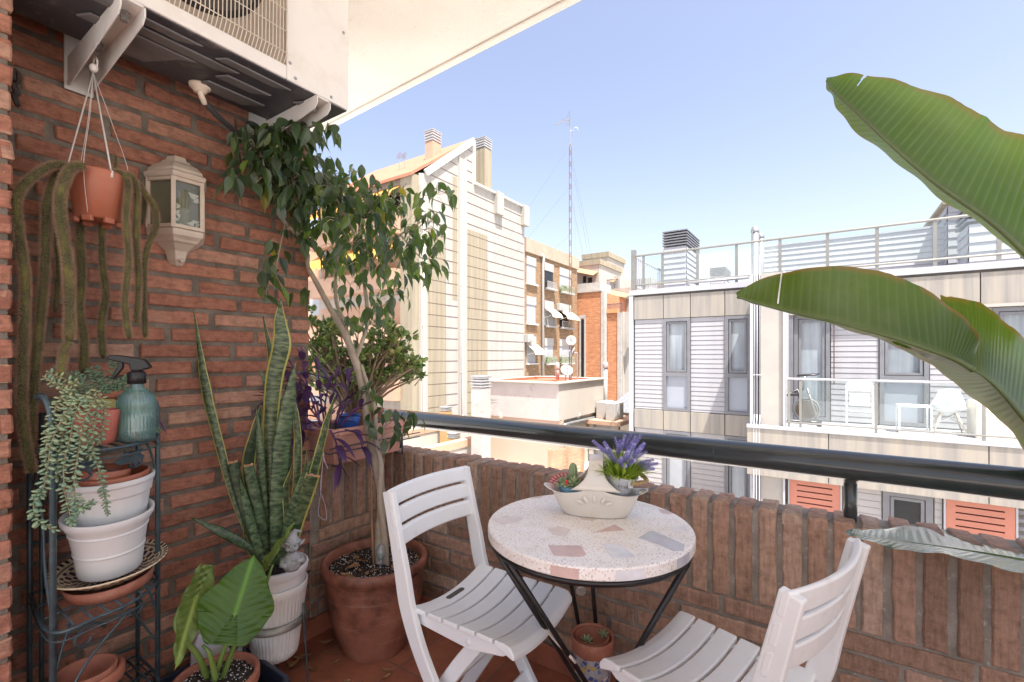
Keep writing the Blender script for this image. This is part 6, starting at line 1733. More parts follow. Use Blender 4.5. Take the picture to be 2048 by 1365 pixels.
# jade plant behind the fig
m_jade=leaf_mat('jade_leaf',[(0.0,(0.09,0.16,0.04)),(0.5,(0.19,0.29,0.07)),(0.85,(0.33,0.41,0.11)),(1.0,(0.46,0.42,0.15))],0.3,0.2,spec=0.5)
jade=thing('jade_plant','bushy jade plant with small round leaves behind the fig trunks','plant',(-1.88,1.45,BZ1))
JB=Vector((-1.86,1.43,BZ1-0.01)); mb=MB(); mb.smooth=True; sb=MB(); sb.smooth=True
JC=[(650,660,45,40),(700,720,40,30),(640,720,30,35),(760,680,36,36),(790,710,40,36),(820,740,26,22),(760,740,50,30),(690,690,40,40),(660,760,30,20),(720,760,40,25),(800,690,30,22),(640,680,24,44)]
for (cx_,cy_,rx,ry) in JC:
    for q in range(19):
        p_=at(cx_+rr.uniform(-1,1)*rx,cy_+rr.uniform(-1,1)*ry,2.30+rr.uniform(-0.10,0.14))
        if p_.y<1.22: p_.y=1.22+rr.uniform(0,.05)
        mid=JB.lerp(p_,0.5)+Vector((rr.uniform(-.04,.04),rr.uniform(-.04,.04),0.03))
        if q%3==0: sb.tube(smoothpath([JB,mid,p_],4),[0.0085,0.003],6)
        else: sb.tube([p_.lerp(JB,0.12)-Z_*0.02,p_],[0.003,0.002],5)
        for k in range(9):
            d=Vector((rr.uniform(-1,1),rr.uniform(-1,1),rr.uniform(-.3,1))).normalized(); L=rr.uniform(0.022,0.036)
            mb.col=(min(1,abs(rr.gauss(.5,.25))),0,0)
            qn=d.to_track_quat('Z','Y').to_matrix()@Matrix.Rotation(rr.uniform(0,6.28),3,'Z'); mb.ball(p_+d*L*0.7+Vector((0,0,rr.uniform(-.012,.012))),L*0.36,L*0.13,L*0.55,n=7,m=5,rot=qn)
mk(sb,'branches',M('jade_bark',(0.28,0.20,0.13),0.8,var=0.2,vs=20),jade); mk(mb,'leaves',m_jade,jade)

# ------------------------------------------------------------------ snake plant
SPc=Vector((-1.625,0.905,0)); SPT=0.470
m_flut=M('fluted_white',(0.65,0.655,0.635),0.5,var=0.07,vs=6,dirt=(0.44,0.36,0.28),ds=9,dlo=0.6,dhi=0.75)
spot_=thing('plant_pot','white pot with fluted outer pot held in a metal ring stand','pot',SPc)
mb=MB(); mb.smooth=True; mb.lathe([(0.080,SPT-0.20),(0.099,SPT-0.045),(0.101,SPT-0.040),(0.101,SPT-0.034),(0.104,SPT-0.030),(0.108,SPT-0.006),(0.106,SPT),(0.099,SPT),(0.095,SPT-0.03),(0.09,SPT-0.05)],SPc,48,cap=False); mk(mb,'inner_pot',m_wpot,spot_)
mb=MB(); mb.smooth=True; mb.lathe([(0.068,0.150),(0.072,0.153),(0.075,0.17),(0.101,0.375),(0.1035,0.378),(0.1055,0.405),(0.104,0.408),(0.100,0.406),(0.098,0.38),(0.07,0.16)],SPc,240,cap=False,fn=lambda a,r,z: r*(1+0.017*math.cos(a*44)) if 0.165<z<0.376 and r>0.07 else r); mk(mb,'fluted_pot',m_flut,spot_)
mb=MB(); mb.smooth=True; soil_disc(mb,SPc+Z_*(SPT-0.028),0.097,0.006,9); mk(mb,'soil',m_soil,spot_)
mb=MB(); mb.smooth=True
mb.lathe([(0.098,0.262),(0.0995,0.290),(0.0965,0.290),(0.095,0.262),(0.098,0.262)],SPc,48,cap=False)
m_gal=M('ring_metal',(0.26,0.25,0.22),0.45,0.7,var=0.3,vs=14)
mk(mb,'stand_ring',m_gal,spot_)
for a_ in (0.55,2.6,4.7):
    mb=MB(); mb.smooth=True; d=Vector((math.cos(a_),math.sin(a_),0)); b_=SPc+d*0.102
    mb.tube([b_+Z_*0.33]+smoothpath([b_+Z_*0.28,b_+d*0.012+Z_*0.10,b_+d*0.016+Z_*0.012,b_+d*0.03+Z_*0.004,b_+d*0.042+Z_*0.015,b_+d*0.036+Z_*0.028],5),0.0034,7); mk(mb,'stand_leg',m_std,spot_)
def snake_mat(margin):
    m,n,b=nodes('snake_leaf_margin' if margin else 'snake_leaf_plain'); b.inputs['Roughness'].default_value=0.4
    a=n.nodes.new('ShaderNodeAttribute'); a.attribute_name='bc'; sp=n.nodes.new('ShaderNodeSeparateColor'); n.links.new(a.outputs['Color'],sp.inputs[0])
    # R = across 0..1, G = along (metres x4), B = tone
    cb=n.nodes.new('ShaderNodeCombineXYZ'); n.links.new(sp.outputs[0],cb.inputs[0]); n.links.new(sp.outputs[1],cb.inputs[1]); n.links.new(sp.outputs[2],cb.inputs[2])
    mp=n.nodes.new('ShaderNodeMapping'); mp.inputs['Scale'].default_value=(0.9,46,7); n.links.new(cb.outputs[0],mp.inputs[0])
    nz=noise_node(n,1.9,4,0.62,mp.outputs[0])
    c=ramp(n,nz.outputs[0],[(0.38,(0.018,0.042,0.020)),(0.46,(0.045,0.085,0.042)),(0.54,(0.085,0.14,0.065)),(0.66,(0.15,0.205,0.11))] if not margin else [(0.40,(0.02,0.045,0.018)),(0.50,(0.07,0.11,0.045)),(0.62,(0.16,0.20,0.10))])
    c=mix(n,ramp(n,sp.outputs[2],[(0.3,0.55),(0.7,0.0)]),c,(0.020,0.045,0.020))
    if margin:
        mg=ramp(n,sp.outputs[0],[(0.0,1.0),(0.09,1.0),(0.12,0.0),(0.88,0.0),(0.91,1.0),(1.0,1.0)])
        c=mix(n,mg,c,(0.44,0.42,0.11))
    setc(n,b,c); return m
m_sn=[snake_mat(False),snake_mat(True)]
m_tip=M('dry_tip',(0.45,0.26,0.14),0.8)
snk=thing('snake_plant','tall snake plant with banded and yellow-edged sword leaves against the wall','plant',SPc+Z_*SPT)
# base px, points..., width px, margin, tone, cut
SL=[([(522,1130),(470,1000),(436,880),(410,770),(388,622)],[10,17,20,22,1],1,0.62,0,1.60),
 ([(540,1128),(541,980),(540,860),(548,760),(563,690),(560,640),(561,598)],[22,30,34,40,44,26,1],1,0.75,0,1.63),
 ([(552,1130),(556,1000),(564,890),(578,800),(591,724)],[22,38,40,32,1],0,0.85,0,1.58),
 ([(532,1128),(522,1040),(508,980),(497,930)],[20,26,26,22],0,0.55,1,1.57),
 ([(524,1126),(500,1060),(478,980),(465,924)],[12,20,24,24],0,0.25,1,1.60),
 ([(532,1134),(512,1080),(490,1000),(481,960)],[14,22,18,1],0,0.7,0,1.54),
 ([(520,1110),(480,1085),(440,1063),(382,1035)],[10,22,22,1],0,0.35,0,1.52),
 ([(566,1128),(604,1030),(632,930),(652,850),(672,786)],[16,24,22,16,1],1,0.55,0,1.62),
 ([(576,1126),(588,1060),(606,1000),(626,950)],[20,36,44,34],1,0.45,1,1.56),
 ([(562,1128),(590,1000),(596,900),(592,830),(583,782)],[12,18,20,14,1],1,0.6,0,1.66),
 ([(536,1128),(527,1000),(520,900),(513,812)],[14,18,18,1],0,0.9,0,1.60),
 ([(560,1130),(580,1040),(606,960),(626,915)],[20,24,20,2],0,0.8,0,1.54),
 ([(540,1124),(528,980),(536,850),(545,740),(526,632)],[14,20,24,22,1],1,0.3,0,1.68),
 ([(528,1124),(536,1000),(545,880),(534,780),(520,738)],[10,16,18,16,1],0,0.7,0,1.66),
 ([(546,1126),(510,1010),(497,930),(515,850),(522,810)],[16,26,30,22,2],1,0.25,0,1.70),
 ([(552,1126),(570,1000),(576,900),(574,840)],[14,18,18,1],0,0.5,0,1.68),
 ([(566,1130),(574,1050),(572,980),(585,930)],[10,14,16,1],1,0.4,0,1.62),
 ([(528,1134),(500,1100),(492,1050),(488,1010)],[8,14,14,1],1,0.4,0,1.62),
 ([(568,1126),(600,1060),(606,990),(614,900)],[10,14,12,1],1,0.65,0,1.70)]
for li,(pl,ws,mg,tone,cut,z) in enumerate(SL):
    zz=[SPc.dot(Vector((-ST,CT,0)))+ (z-1.63)*0.55 if i==0 else z for i in range(len(pl))]
    pts=[]
    for i,(x,y) in enumerate(pl):
        t_=(x-CX)/FOC; f=i/(len(pl)-1); zc_=zz[0]*(1-f)+z*f; zc_=min(zc_,1.80/(ST-CT*t_))
        pts.append(at(x,y,zc_))
    sp_=smoothpath(pts,8); n_=len(sp_); wi=[]
    for i in range(n_):
        f=i/(n_-1)*(len(ws)-1); j=min(int(f),len(ws)-2); wi.append((ws[j]+(ws[j+1]-ws[j])*(f-j))*z/FOC*0.5*0.80)
    mb=MB(); mb.smooth=True; vs=[]; cols=[]; along=0
    view=Vector((0,0,EYE))
    tw0=rr.uniform(-.35,.35); tw1=rr.uniform(-.5,.5)
    for i in range(n_):
        if i: along+=(sp_[i]-sp_[i-1]).length
        d=(sp_[min(i+1,n_-1)]-sp_[max(i-1,0)]).normalized()
        tv=(sp_[i]-Vector((0,0,sp_[i].z))).normalized(); s_=d.cross(tv).normalized(); a_=tw0+(tw1-tw0)*i/n_; nn=s_.cross(d); s_=s_*math.cos(a_)+nn*math.sin(a_); nn=s_.cross(d)
        wv=0.0012*math.sin(along*60+li)
        for j in (-1,-0.74,-0.4,0,0.4,0.74,1):
            vs.append(sp_[i]+s_*(wi[i]*j)+nn*(0.30*wi[i]*abs(j)**1.6)+nn*wv*abs(j)); cols.append(((j+1)/2,(along*4)%1.0 if False else along,tone))
    b0=len(mb.v); mb.add(vs,[(i*7+j,i*7+j+1,i*7+j+8,i*7+j+7) for i in range(n_-1) for j in range(6)])
    mb.c=cols
    lf=mk(mb,'leaf',m_sn[mg],snk,solid=0.0035)
    if cut:
        mb=MB(); e=sp_[-1]; d=(sp_[-1]-sp_[-2]).normalized(); tv=(e-Vector((0,0,e.z))).normalized(); s_=d.cross(tv).normalized(); w_=wi[-1]
        mb.grid(lambda u,v: e-d*0.004+s_*w_*(u-0.5)*1.9+d*(v*0.012*(0.6+0.8*noise.noise(Vector((u*4,li,0)))))+tv*(-0.004-0.006*v*u),8,2); mk(mb,'dry_tip',m_tip,lf,solid=0.0015)
# grey garden gnome
m_stone=M('figurine_stone',(0.34,0.36,0.37),0.8,var=0.2,vs=60,bmp=0.2,bs=200,dirt=(0.16,0.17,0.18),ds=50,dlo=0.55,dhi=0.75)
G=at(584,1128,1.555); gn=thing('garden_gnome','small grey stone elf figurine with pointed hat in the snake plant pot','figurine',G)
fv=(Vector((0,0,0))-Vector((G.x,G.y,0))).normalized(); sv=Z_.cross(fv)   # faces the camera side
GQ=Matrix((sv,fv,Z_)).transposed()
def gp(x,y,z): return G+GQ@Vector((x,y,z))
gs=0.00167
mb=MB(); mb.smooth=True
mb.lathe([(0.020,-0.02),(0.030,-0.005),(0.031,0.01),(0.026,0.028),(0.016,0.038),(0.012,0.044)],G,20)
mb.tube([gp(-0.026,0.0,0.022),gp(-0.030,0.016,0.006),gp(-0.010,0.030,0.004)],[0.011,0.009,0.007],10); mb.tube([gp(0.026,0.0,0.022),gp(0.031,0.014,0.010),gp(0.014,0.030,0.018)],[0.011,0.009,0.007],10)
for k in range(4):
    mb.tube([gp(0.018-0.005*k,0.030,0.020+0.002*k),gp(0.016-0.005*k,0.036,0.022),gp(0.015-0.005*k,0.034,0.027)],0.0024,6); mb.tube([gp(-0.014+0.005*k,0.030,0.004),gp(-0.012+0.005*k,0.037,0.005),gp(-0.012+0.005*k,0.036,0.010)],0.0024,6)
mk(mb,'body',m_stone,gn)
mb=MB(); mb.smooth=True
mb.ball(gp(0,0.004,0.063),0.0225,0.021,0.024,18,12,rot=GQ)
mb.ball(gp(-0.012,0.017,0.055),0.007,0.006,0.006,rot=GQ); mb.ball(gp(0.012,0.017,0.055),0.007,0.006,0.006,rot=GQ)
mb.ball(gp(0,0.026,0.060),0.0042,0.006,0.005,rot=GQ); mb.ball(gp(0,0.020,0.044),0.008,0.007,0.006,rot=GQ)
for s_ in (-1,1):
    mb.tube([gp(0.020*s_,0.0,0.060),gp(0.032*s_,-0.002,0.068),gp(0.040*s_,-0.004,0.076)],[0.006,0.005,0.0012],8); mb.tube([gp(0.004*s_,0.022,0.071),gp(0.012*s_,0.021,0.074),gp(0.018*s_,0.016,0.071)],0.0022,6)
mk(mb,'head',m_stone,gn)
mb=MB()
for s_ in (-1,1): mb.ball(gp(0.0085*s_,0.0225,0.066),0.0032,0.002,0.0022,rot=GQ)
mb.tube([gp(-0.010,0.0245,0.051),gp(-0.004,0.0275,0.0485),gp(0.004,0.0275,0.0485),gp(0.010,0.0245,0.051)],0.0012,5)
mk(mb,'face',M('figurine_dark',(0.05,0.05,0.055),0.7),gn)
mb=MB(); mb.smooth=True; mb.tube([gp(0,0,0.074),gp(0,0,0.082),gp(0.004,-0.002,0.096),gp(0.012,-0.006,0.106),gp(0.022,-0.008,0.104)],[0.027,0.024,0.015,0.008,0.003],16); mb.ball(gp(0.024,-0.008,0.102),0.005)
mb.tube([gp(0.0255*math.cos(a_),0.002+0.0245*math.sin(a_),0.076) for a_ in [i*math.pi/10 for i in range(21)]],0.0036,7,cap=False)
mk(mb,'hat',m_stone,gn)

# ------------------------------------------------------------------ alocasia in a blue trough
TX0,TX1,TY0,TY1,TZ1=-1.775,-1.40,0.335,0.845,0.175
m_trough=M('trough_blue',(0.020,0.030,0.055),0.4,var=0.2,vs=9,bmp=0.2,bs=50,dirt=(0.07,0.075,0.085),ds=9)
mb=MB()
def rrect(x0,x1,y0,y1,z,r,n=5):
    out=[]
    for (cx_,cy_,a0) in ((x1-r,y1-r,0),(x0+r,y1-r,90),(x0+r,y0+r,180),(x1-r,y0+r,270)):
        for i in range(n+1):
            a_=R(a0+90*i/n); out.append(Vector((cx_+r*math.cos(a_),cy_+r*math.sin(a_),z)))
    return out
rings=[rrect(TX0+.03,TX1-.03,TY0+.03,TY1-.03,0.0,.03),rrect(TX0+.012,TX1-.012,TY0+.012,TY1-.012,TZ1-.02,.04),rrect(TX0,TX1,TY0,TY1,TZ1-.02,.045),rrect(TX0,TX1,TY0,TY1,TZ1,.045),rrect(TX0+.014,TX1-.014,TY0+.014,TY1-.014,TZ1,.04),rrect(TX0+.016,TX1-.016,TY0+.016,TY1-.016,TZ1-.02,.04),rrect(TX0+.034,TX1-.034,TY0+.034,TY1-.034,0.01,.03)]
n_=len(rings[0]); mb.add([p for r_ in rings for p in r_],[(i*n_+k,i*n_+(k+1)%n_,(i+1)*n_+(k+1)%n_,(i+1)*n_+k) for i in range(len(rings)-1) for k in range(n_)]+[tuple(range(n_))[::-1],tuple((len(rings)-1)*n_+k for k in range(n_))])
mk(mb,'trough',m_trough,loc=(-1.6,0.6,0),label='dark blue plastic trough on the floor holding the broad-leaved plant',cat='planter',bevel=0.003)
AC=Vector((-1.525,0.665,0.0))
ap=pot('clay_pot',AC+Z_*0.03,0.112,0.078,0.215,m_clay,'orange clay pot of the broad-leaved plant inside the blue trough',lip=0.006,liph=0.035)
mb=MB(); mb.smooth=True; soil_disc(mb,AC+Z_*0.225,0.102,0.007,4); mk(mb,'soil',m_soil,ap)
mb=MB(); flecks(mb,AC+Z_*0.228,0.095,160,0.0012,0.003,rr); mk(mb,'perlite',m_perl,ap)
def alo_mat(name,lo,hi):
    m,n,b=nodes(name); b.inputs['Roughness'].default_value=0.38
    a=n.nodes.new('ShaderNodeAttribute'); a.attribute_name='bc'; sp=n.nodes.new('ShaderNodeSeparateColor'); n.links.new(a.outputs['Color'],sp.inputs[0])
    nz=noise_node(n,9,5,0.6); c=ramp(n,nz.outputs[0],[(0.3,lo),(0.7,hi)]); c=mix(n,sp.outputs[0],c,mul(hi,2.1))
    setc(n,b,c); out=[x for x in n.nodes if x.type=='OUTPUT_MATERIAL'][0]
    tr=n.nodes.new('ShaderNodeBsdfTranslucent'); tc=mix(n,0.5,c,(0.30,0.50,0.04)); n.links.new(tc,tr.inputs[0])
    ms=n.nodes.new('ShaderNodeMixShader'); ms.inputs[0].default_value=0.32; n.links.new(b.outputs[0],ms.inputs[1]); n.links.new(tr.outputs[0],ms.inputs[2]); n.links.new(ms.outputs[0],out.inputs[0]); return m
m_alo=alo_mat('alocasia_leaf',(0.030,0.095,0.010),(0.065,0.16,0.016)); m_alol=alo_mat('alocasia_leaf_pale',(0.10,0.17,0.035),(0.18,0.25,0.06))
m_pet=M('alocasia_petiole',(0.16,0.25,0.06),0.4,var=0.15,vs=10)
alo=thing('elephant_ear_plant','elephant ear plant with broad heart-shaped green leaves in the blue trough','plant',AC+Z_*0.23)
def heart(base,tip,wid,nrm,mat,fold=0.2,lobe=0.28,wave=0.01,bendv=0.0,seed=0):
    """blade with midrib base->tip, basal lobes behind the base, pinnate ribs raised; R = rib mask"""
    base,tip=Vector(base),Vector(tip); d=tip-base; L=d.length; d.normalize(); nrm=Vector(nrm); s_=d.cross(nrm).normalized(); nn=s_.cross(d).normalized()
    mb=MB(); mb.smooth=True; NU,NV=72,90; vs=[]; cols=[]
    for j in range(NV+1):
        v=-lobe+(1+lobe)*j/NV
        if v<0: 
            k=(v+lobe)/lobe; hw=wid*0.5*(0.45+0.55*k**0.55) ; gap=wid*0.5*0.55*(1-k)**0.8
        else:
            hw=wid*0.5*max(0.0,(1-v**1.55))**0.72*(1.0+0.12*math.sin(math.pi*min(1,v*2.2))); gap=0
        for i in range(NU+1):
            u=(i/NU-0.5)*2
            x=math.copysign(gap*0.6+(hw-gap*0.6)*abs(u),u) if abs(u)>1e-6 else 0
            if v<0 and abs(u)<0.06: x=math.copysign(gap*0.6,u if u else 1)
            # pinnate ribs sweep towards the tip
            rib=(v*L-abs(x)*0.55)/ (L*0.125); ph=rib-math.floor(rib+0.5); rm=0.30*math.exp(-(ph/0.06)**2)*(1 if abs(u)>0.04 else 0)
            mid=math.exp(-(x/(0.006))**2) if v>-0.02 else 0
            h=fold*abs(x)*0.9+0.0025*math.cos(2*math.pi*rib)*min(1,abs(u)*3)*-0.32+wave*math.sin(v*16+u*3+seed)*u*u+bendv*L*(v*v)
            vs.append(base+d*(L*v-(0.10*L*abs(u)**2 if v>0 else 0)*0.3)+s_*x+nn*h); cols.append((min(1,max(rm*0.8,mid)),0,0))
    mb.add(vs,[(j*(NU+1)+i,j*(NU+1)+i+1,(j+1)*(NU+1)+i+1,(j+1)*(NU+1)+i) for j in range(NV) for i in range(NU)]); mb.c=cols
    return mk(mb,'leaf',mat,alo)
camd=lambda p: (Vector((0,0,EYE))-Vector(p)).normalized()
b1=at(470,1228,1.36); t1=at(508,1110,1.42); heart(b1,t1,0.19,camd(b1)+Vector((0.1,-0.1,0.1)),m_alo,0.10,0.50,0.006,0.0,1)
b2=at(378,1228,1.30); t2=at(345,1336,1.26); 
heart(at(392,1195,1.34),at(345,1340,1.25),0.085,camd(b2)+Vector((1.3,0.75,0.0)),m_alol,0.15,0.50,0.004,0.06,2)
b3=at(545,1140,1.48); heart(at(540,1130,1.47),at(592,1048,1.54),0.085,camd(b3)+Vector((-1.3,-0.9,0)),m_alol,0.35,0.35,0.004,0.05,3)
for pl in ([(428,1356,1.40),(452,1290,1.37),(470,1228,1.36)],[(415,1356,1.40),(395,1310,1.34),(356,1262,1.31),(355,1230,1.32),(372,1200,1.33),(392,1195,1.34)],[(445,1356,1.42),(470,1290,1.43),(520,1200,1.45),(545,1130,1.47)],[(432,1360,1.38),(420,1310,1.36),(405,1290,1.36)]):
    mb=MB(); mb.smooth=True; mb.tube(smoothpath([at(x,y,z) for x,y,z in pl],7),[0.0095,0.004],9); mk(mb,'petiole',m_pet,alo)
# white detergent bottle behind the trough
bt=thing('detergent_bottle','white plastic detergent bottle with red lettering behind the trough','bottle',(-1.74,0.715,0))
m_bot=M('bottle_white',(0.62,0.60,0.64),0.4,var=0.05,vs=8)
bc=Vector((-1.735,0.760,0.04)); bd=Vector((0.25,0.97,0)).normalized(); bn=Vector((0.97,-0.25,0))
fv2=(Vector((0,0,0))-Vector((bc.x,bc.y,0))).normalized(); bd=Z_.cross(fv2)*1.0; bn=fv2
mb=MB()
outl=[(-0.072,0.0),(0.072,0.0),(0.076,0.03),(0.076,0.17),(0.066,0.215),(0.040,0.245),(0.020,0.262),(0.020,0.285),(-0.020,0.285),(-0.022,0.262),(-0.055,0.235),(-0.072,0.19),(-0.076,0.12)]
mb.poly([bc+bd*a_+Z_*b_-bn*0.03 for a_,b_ in outl],bn*0.06); bo=mk(mb,'body',m_bot,bt,bevel=0.014,seg=3)
mb=MB(); mb.poly([bc+bd*a_+Z_*b_+bn*0.0302 for a_,b_ in ((-0.045,0.05),(0.03,0.05),(0.035,0.10),(0.012,0.185),(-0.02,0.180),(-0.045,0.13))],bn*0.0006); mk(mb,'label',M('label_cream',(0.62,0.62,0.50),0.5),bo)
mb=MB(); mb.smooth=True; mb.ball(bc+bd*0.048+Z_*0.18+bn*0.028,0.016,0.010,0.028,14,8,rot=Matrix((bd,bn,Z_)).transposed()@Matrix.Rotation(R(-15),3,'Y')); mk(mb,'handle_hole',M('handle_shadow',(0.10,0.045,0.03),0.6),bo)
def text(s,size,c,right,up,mat,parent,name='lettering',ext=0.0004,into=None):
    cu=bpy.data.curves.new(name,'FONT'); cu.body=s; cu.size=size; cu.extrude=ext; cu.align_x='CENTER'; cu.align_y='CENTER'
    o=bpy.data.objects.new(name,cu); sc.collection.objects.link(o)
    me=bpy.data.meshes.new_from_object(o.evaluated_get(bpy.context.evaluated_depsgraph_get()))
    bpy.data.objects.remove(o); bpy.data.curves.remove(cu)
    r_,u_=Vector(right).normalized(),Vector(up).normalized(); n3=r_.cross(u_)
    mt=Matrix.Translation(Vector(c))@Matrix((r_,u_,n3)).transposed().to_4x4()
    m2=into if into is not None else MB()
    m2.add([mt@v.co for v in me.vertices],[tuple(p.vertices) for p in me.polygons]); bpy.data.meshes.remove(me)
    return m2 if into is not None else mk(m2,name,mat,parent)
ru=(bd*0.97+Z_*0.24).normalized(); text('FORMIL',0.034,bc+bd*0.004+Z_*0.098+bn*0.0315,ru,bn.cross(ru),M('letter_red',(0.50,0.05,0.07),0.5),bo)
mb=MB(); mb.tube(smoothpath([bc+bd*a_+Z_*b_+bn*0.0312 for a_,b_ in ((-0.052,0.095),(-0.02,0.128),(0.03,0.150))],5),0.0012,5); mk(mb,'swoosh',M('swoosh_blue',(0.06,0.14,0.42),0.5),bo)
# fallen leaves and crumbs on the floor
mb=MB(); rr=random.Random(31)
for q in range(34):
    p_=Vector((rr.uniform(-1.78,-1.30),rr.uniform(0.95,1.54),0.002)); 
    if (p_-FP).length<0.15: continue
    dryleaf_mesh(mb,p_,rr.uniform(.02,.05),rr)
mk(mb,'leaf_litter',m_dry,loc=(-1.5,1.2,0),label='scattered dry leaves on the tiles round the terracotta pot',cat='leaf litter',kind='stuff')
# ================================================================== TABLE, CHAIRS, STRELITZIA
rnd=random.Random(77)
TC=Vector((-0.567,1.2365,0)); TH_=0.728; TRD=0.289
tb=thing('bistro_table','round terrazzo bistro table with crossed black iron legs','table',TC)
def terrazzo():
    m,n,b=nodes('terrazzo'); b.inputs['Roughness'].default_value=0.32
    co=tex_coord(n); c=(0.70,0.65,0.58)
    base=ramp(n,noise_node(n,9,5,0.6,co).outputs[0],[(0.3,(0.79,0.75,0.68)),(0.6,(0.88,0.87,0.84))])
    for sc2,th,cc in ((150,0.30,(0.36,0.19,0.12)),(95,0.26,(0.42,0.30,0.22)),(120,0.24,(0.28,0.30,0.34)),(210,0.34,(0.50,0.36,0.24))):
        v=n.nodes.new('ShaderNodeTexVoronoi'); v.inputs['Scale'].default_value=sc2; n.links.new(co,v.inputs['Vector'])
        pick=n.nodes.new('ShaderNodeSeparateColor'); n.links.new(v.outputs['Color'],pick.inputs[0])
        gt=n.nodes.new('ShaderNodeMath'); gt.operation='LESS_THAN'; n.links.new(pick.outputs[0],gt.inputs[0]); gt.inputs[1].default_value=0.42
        ed=n.nodes.new('ShaderNodeMath'); ed.operation='LESS_THAN'; n.links.new(v.outputs['Distance'],ed.inputs[0]); ed.inputs[1].default_value=th
        mu=n.nodes.new('ShaderNodeMath'); mu.operation='MULTIPLY'; n.links.new(gt.outputs[0],mu.inputs[0]); n.links.new(ed.outputs[0],mu.inputs[1])
        fa=n.nodes.new('ShaderNodeMath'); fa.operation='MULTIPLY'; n.links.new(mu.outputs[0],fa.inputs[0]); fa.inputs[1].default_value=0.48
        base=mix(n,fa.outputs[0],base,cc)
    setc(n,b,base); return m
m_terz=terrazzo()
mb=MB(); mb.smooth=False
mb.lathe([(TRD-0.004,TH_-0.032),(TRD,TH_-0.028),(TRD,TH_-0.004),(TRD-0.002,TH_-0.001),(TRD-0.005,TH_)],TC,96)
top_=mk(mb,'tabletop',m_terz,tb)
def T2(px_,py_): 
    p_=onZ(px_,py_,TH_); return p_
def inlay(pts,col,nm,edge=None):
    mm=M('inlay_'+nm,col,0.3,var=0.12,vs=30)
    ps=[T2(x,y) for x,y in pts]
    ps=[(p_ if (p_-TC-Z_*TH_).length<TRD-0.006 else TC+Z_*TH_+(p_-TC-Z_*TH_).normalized()*(TRD-0.006)) for p_ in ps]
    if (ps[1]-ps[0]).cross(ps[2]-ps[1]).z<0: ps=ps[::-1]
    mb=MB(); mb.poly([p_+Z_*0.0001 for p_ in ps],(0,0,0.0006)); o=mk(mb,'inlay',mm,top_)
    if edge:
        a_,b_=edge; mb=MB()
        A0=math.atan2(*(lambda q:(q.y,q.x))(T2(*a_)-TC)); B0=math.atan2(*(lambda q:(q.y,q.x))(T2(*b_)-TC))
        if B0-A0>math.pi: B0-=2*math.pi
        if A0-B0>math.pi: A0-=2*math.pi
        mb.grid(lambda u,v: TC+Vector(((TRD+0.0006)*math.cos(A0+(B0-A0)*u),(TRD+0.0006)*math.sin(A0+(B0-A0)*u),TH_-0.005-0.024*v)),8,1)
        mk(mb,'edge_inlay',mm,o)
inlay([(1096,1091),(1162,1092),(1173,1110),(1158,1115),(1108,1112)],(0.62,0.46,0.42),'rose',((1108,1118),(1160,1124)))
inlay([(1188,1066),(1230,1050),(1249,1061)],(0.60,0.43,0.39),'rose_dark')
inlay([(1276,1077),(1300,1062),(1310,1064),(1370,1090),(1366,1102),(1348,1103),(1318,1090)],(0.54,0.56,0.60),'slate',((1345,1112),(1372,1098)))
inlay([(1206,1088),(1240,1090),(1262,1106),(1272,1116),(1224,1117),(1212,1100)],(0.72,0.74,0.77),'pale_grey',((1225,1126),(1275,1122)))
inlay([(1316,1018),(1358,1016),(1366,1026),(1334,1029),(1322,1026)],(0.60,0.48,0.45),'dusty_rose')
inlay([(1096,1058),(1118,1053),(1142,1060),(1132,1074),(1106,1070)],(0.70,0.64,0.60),'cream')
inlay([(1070,990),(1084,988),(1082,996),(1060,998)],(0.62,0.52,0.49),'blush')
inlay([(1158,1030),(1196,1031),(1186,1042),(1162,1040)],(0.66,0.58,0.50),'sand')
inlay([(986,1040),(1010,1032),(1048,1036),(1036,1044),(1004,1050)],(0.70,0.63,0.60),'shell')
inlay([(1340,1052),(1372,1054),(1376,1062),(1350,1064)],(0.76,0.74,0.73),'white')
m_iron=M('black_iron',(0.010,0.010,0.011),0.35,var=0.3,vs=12,dirt=(0.04,0.035,0.03),ds=20)
mb=MB(); mb.smooth=True; mb.lathe([(TRD-0.012,TH_-0.047),(TRD-0.006,TH_-0.047),(TRD-0.004,TH_-0.0345),(TRD-0.012,TH_-0.0345),(TRD-0.012,TH_-0.047)],TC,72,cap=False); mk(mb,'rim_ring',m_iron,tb)
# four pairs of crossing legs
def tl_(px_,py_,h): return onZ(px_,py_,h)
hz=TH_-0.045
def rimat(a_): return TC+Vector(((TRD-0.012)*math.cos(a_),(TRD-0.012)*math.sin(a_),hz))
def leg(top,foot,lab=None,r=0.0075):
    mb=MB(); mb.smooth=True; mb.tube([top,top.lerp(foot,0.5),foot,foot+Z_*0.0],r,10); return mk(mb,'leg',m_iron,tb)
pA=onZ(1014,1105,hz); pB=onZ(1046,1118,hz)
def onrim(p): q=p-TC; q.z=0; return TC+q.normalized()*(TRD-0.012)+Z_*hz
A1,B1=onrim(pA),onrim(pB); 
F1=onZ(1172,1395,0.0); F2=onZ(1186,1398,0.0)
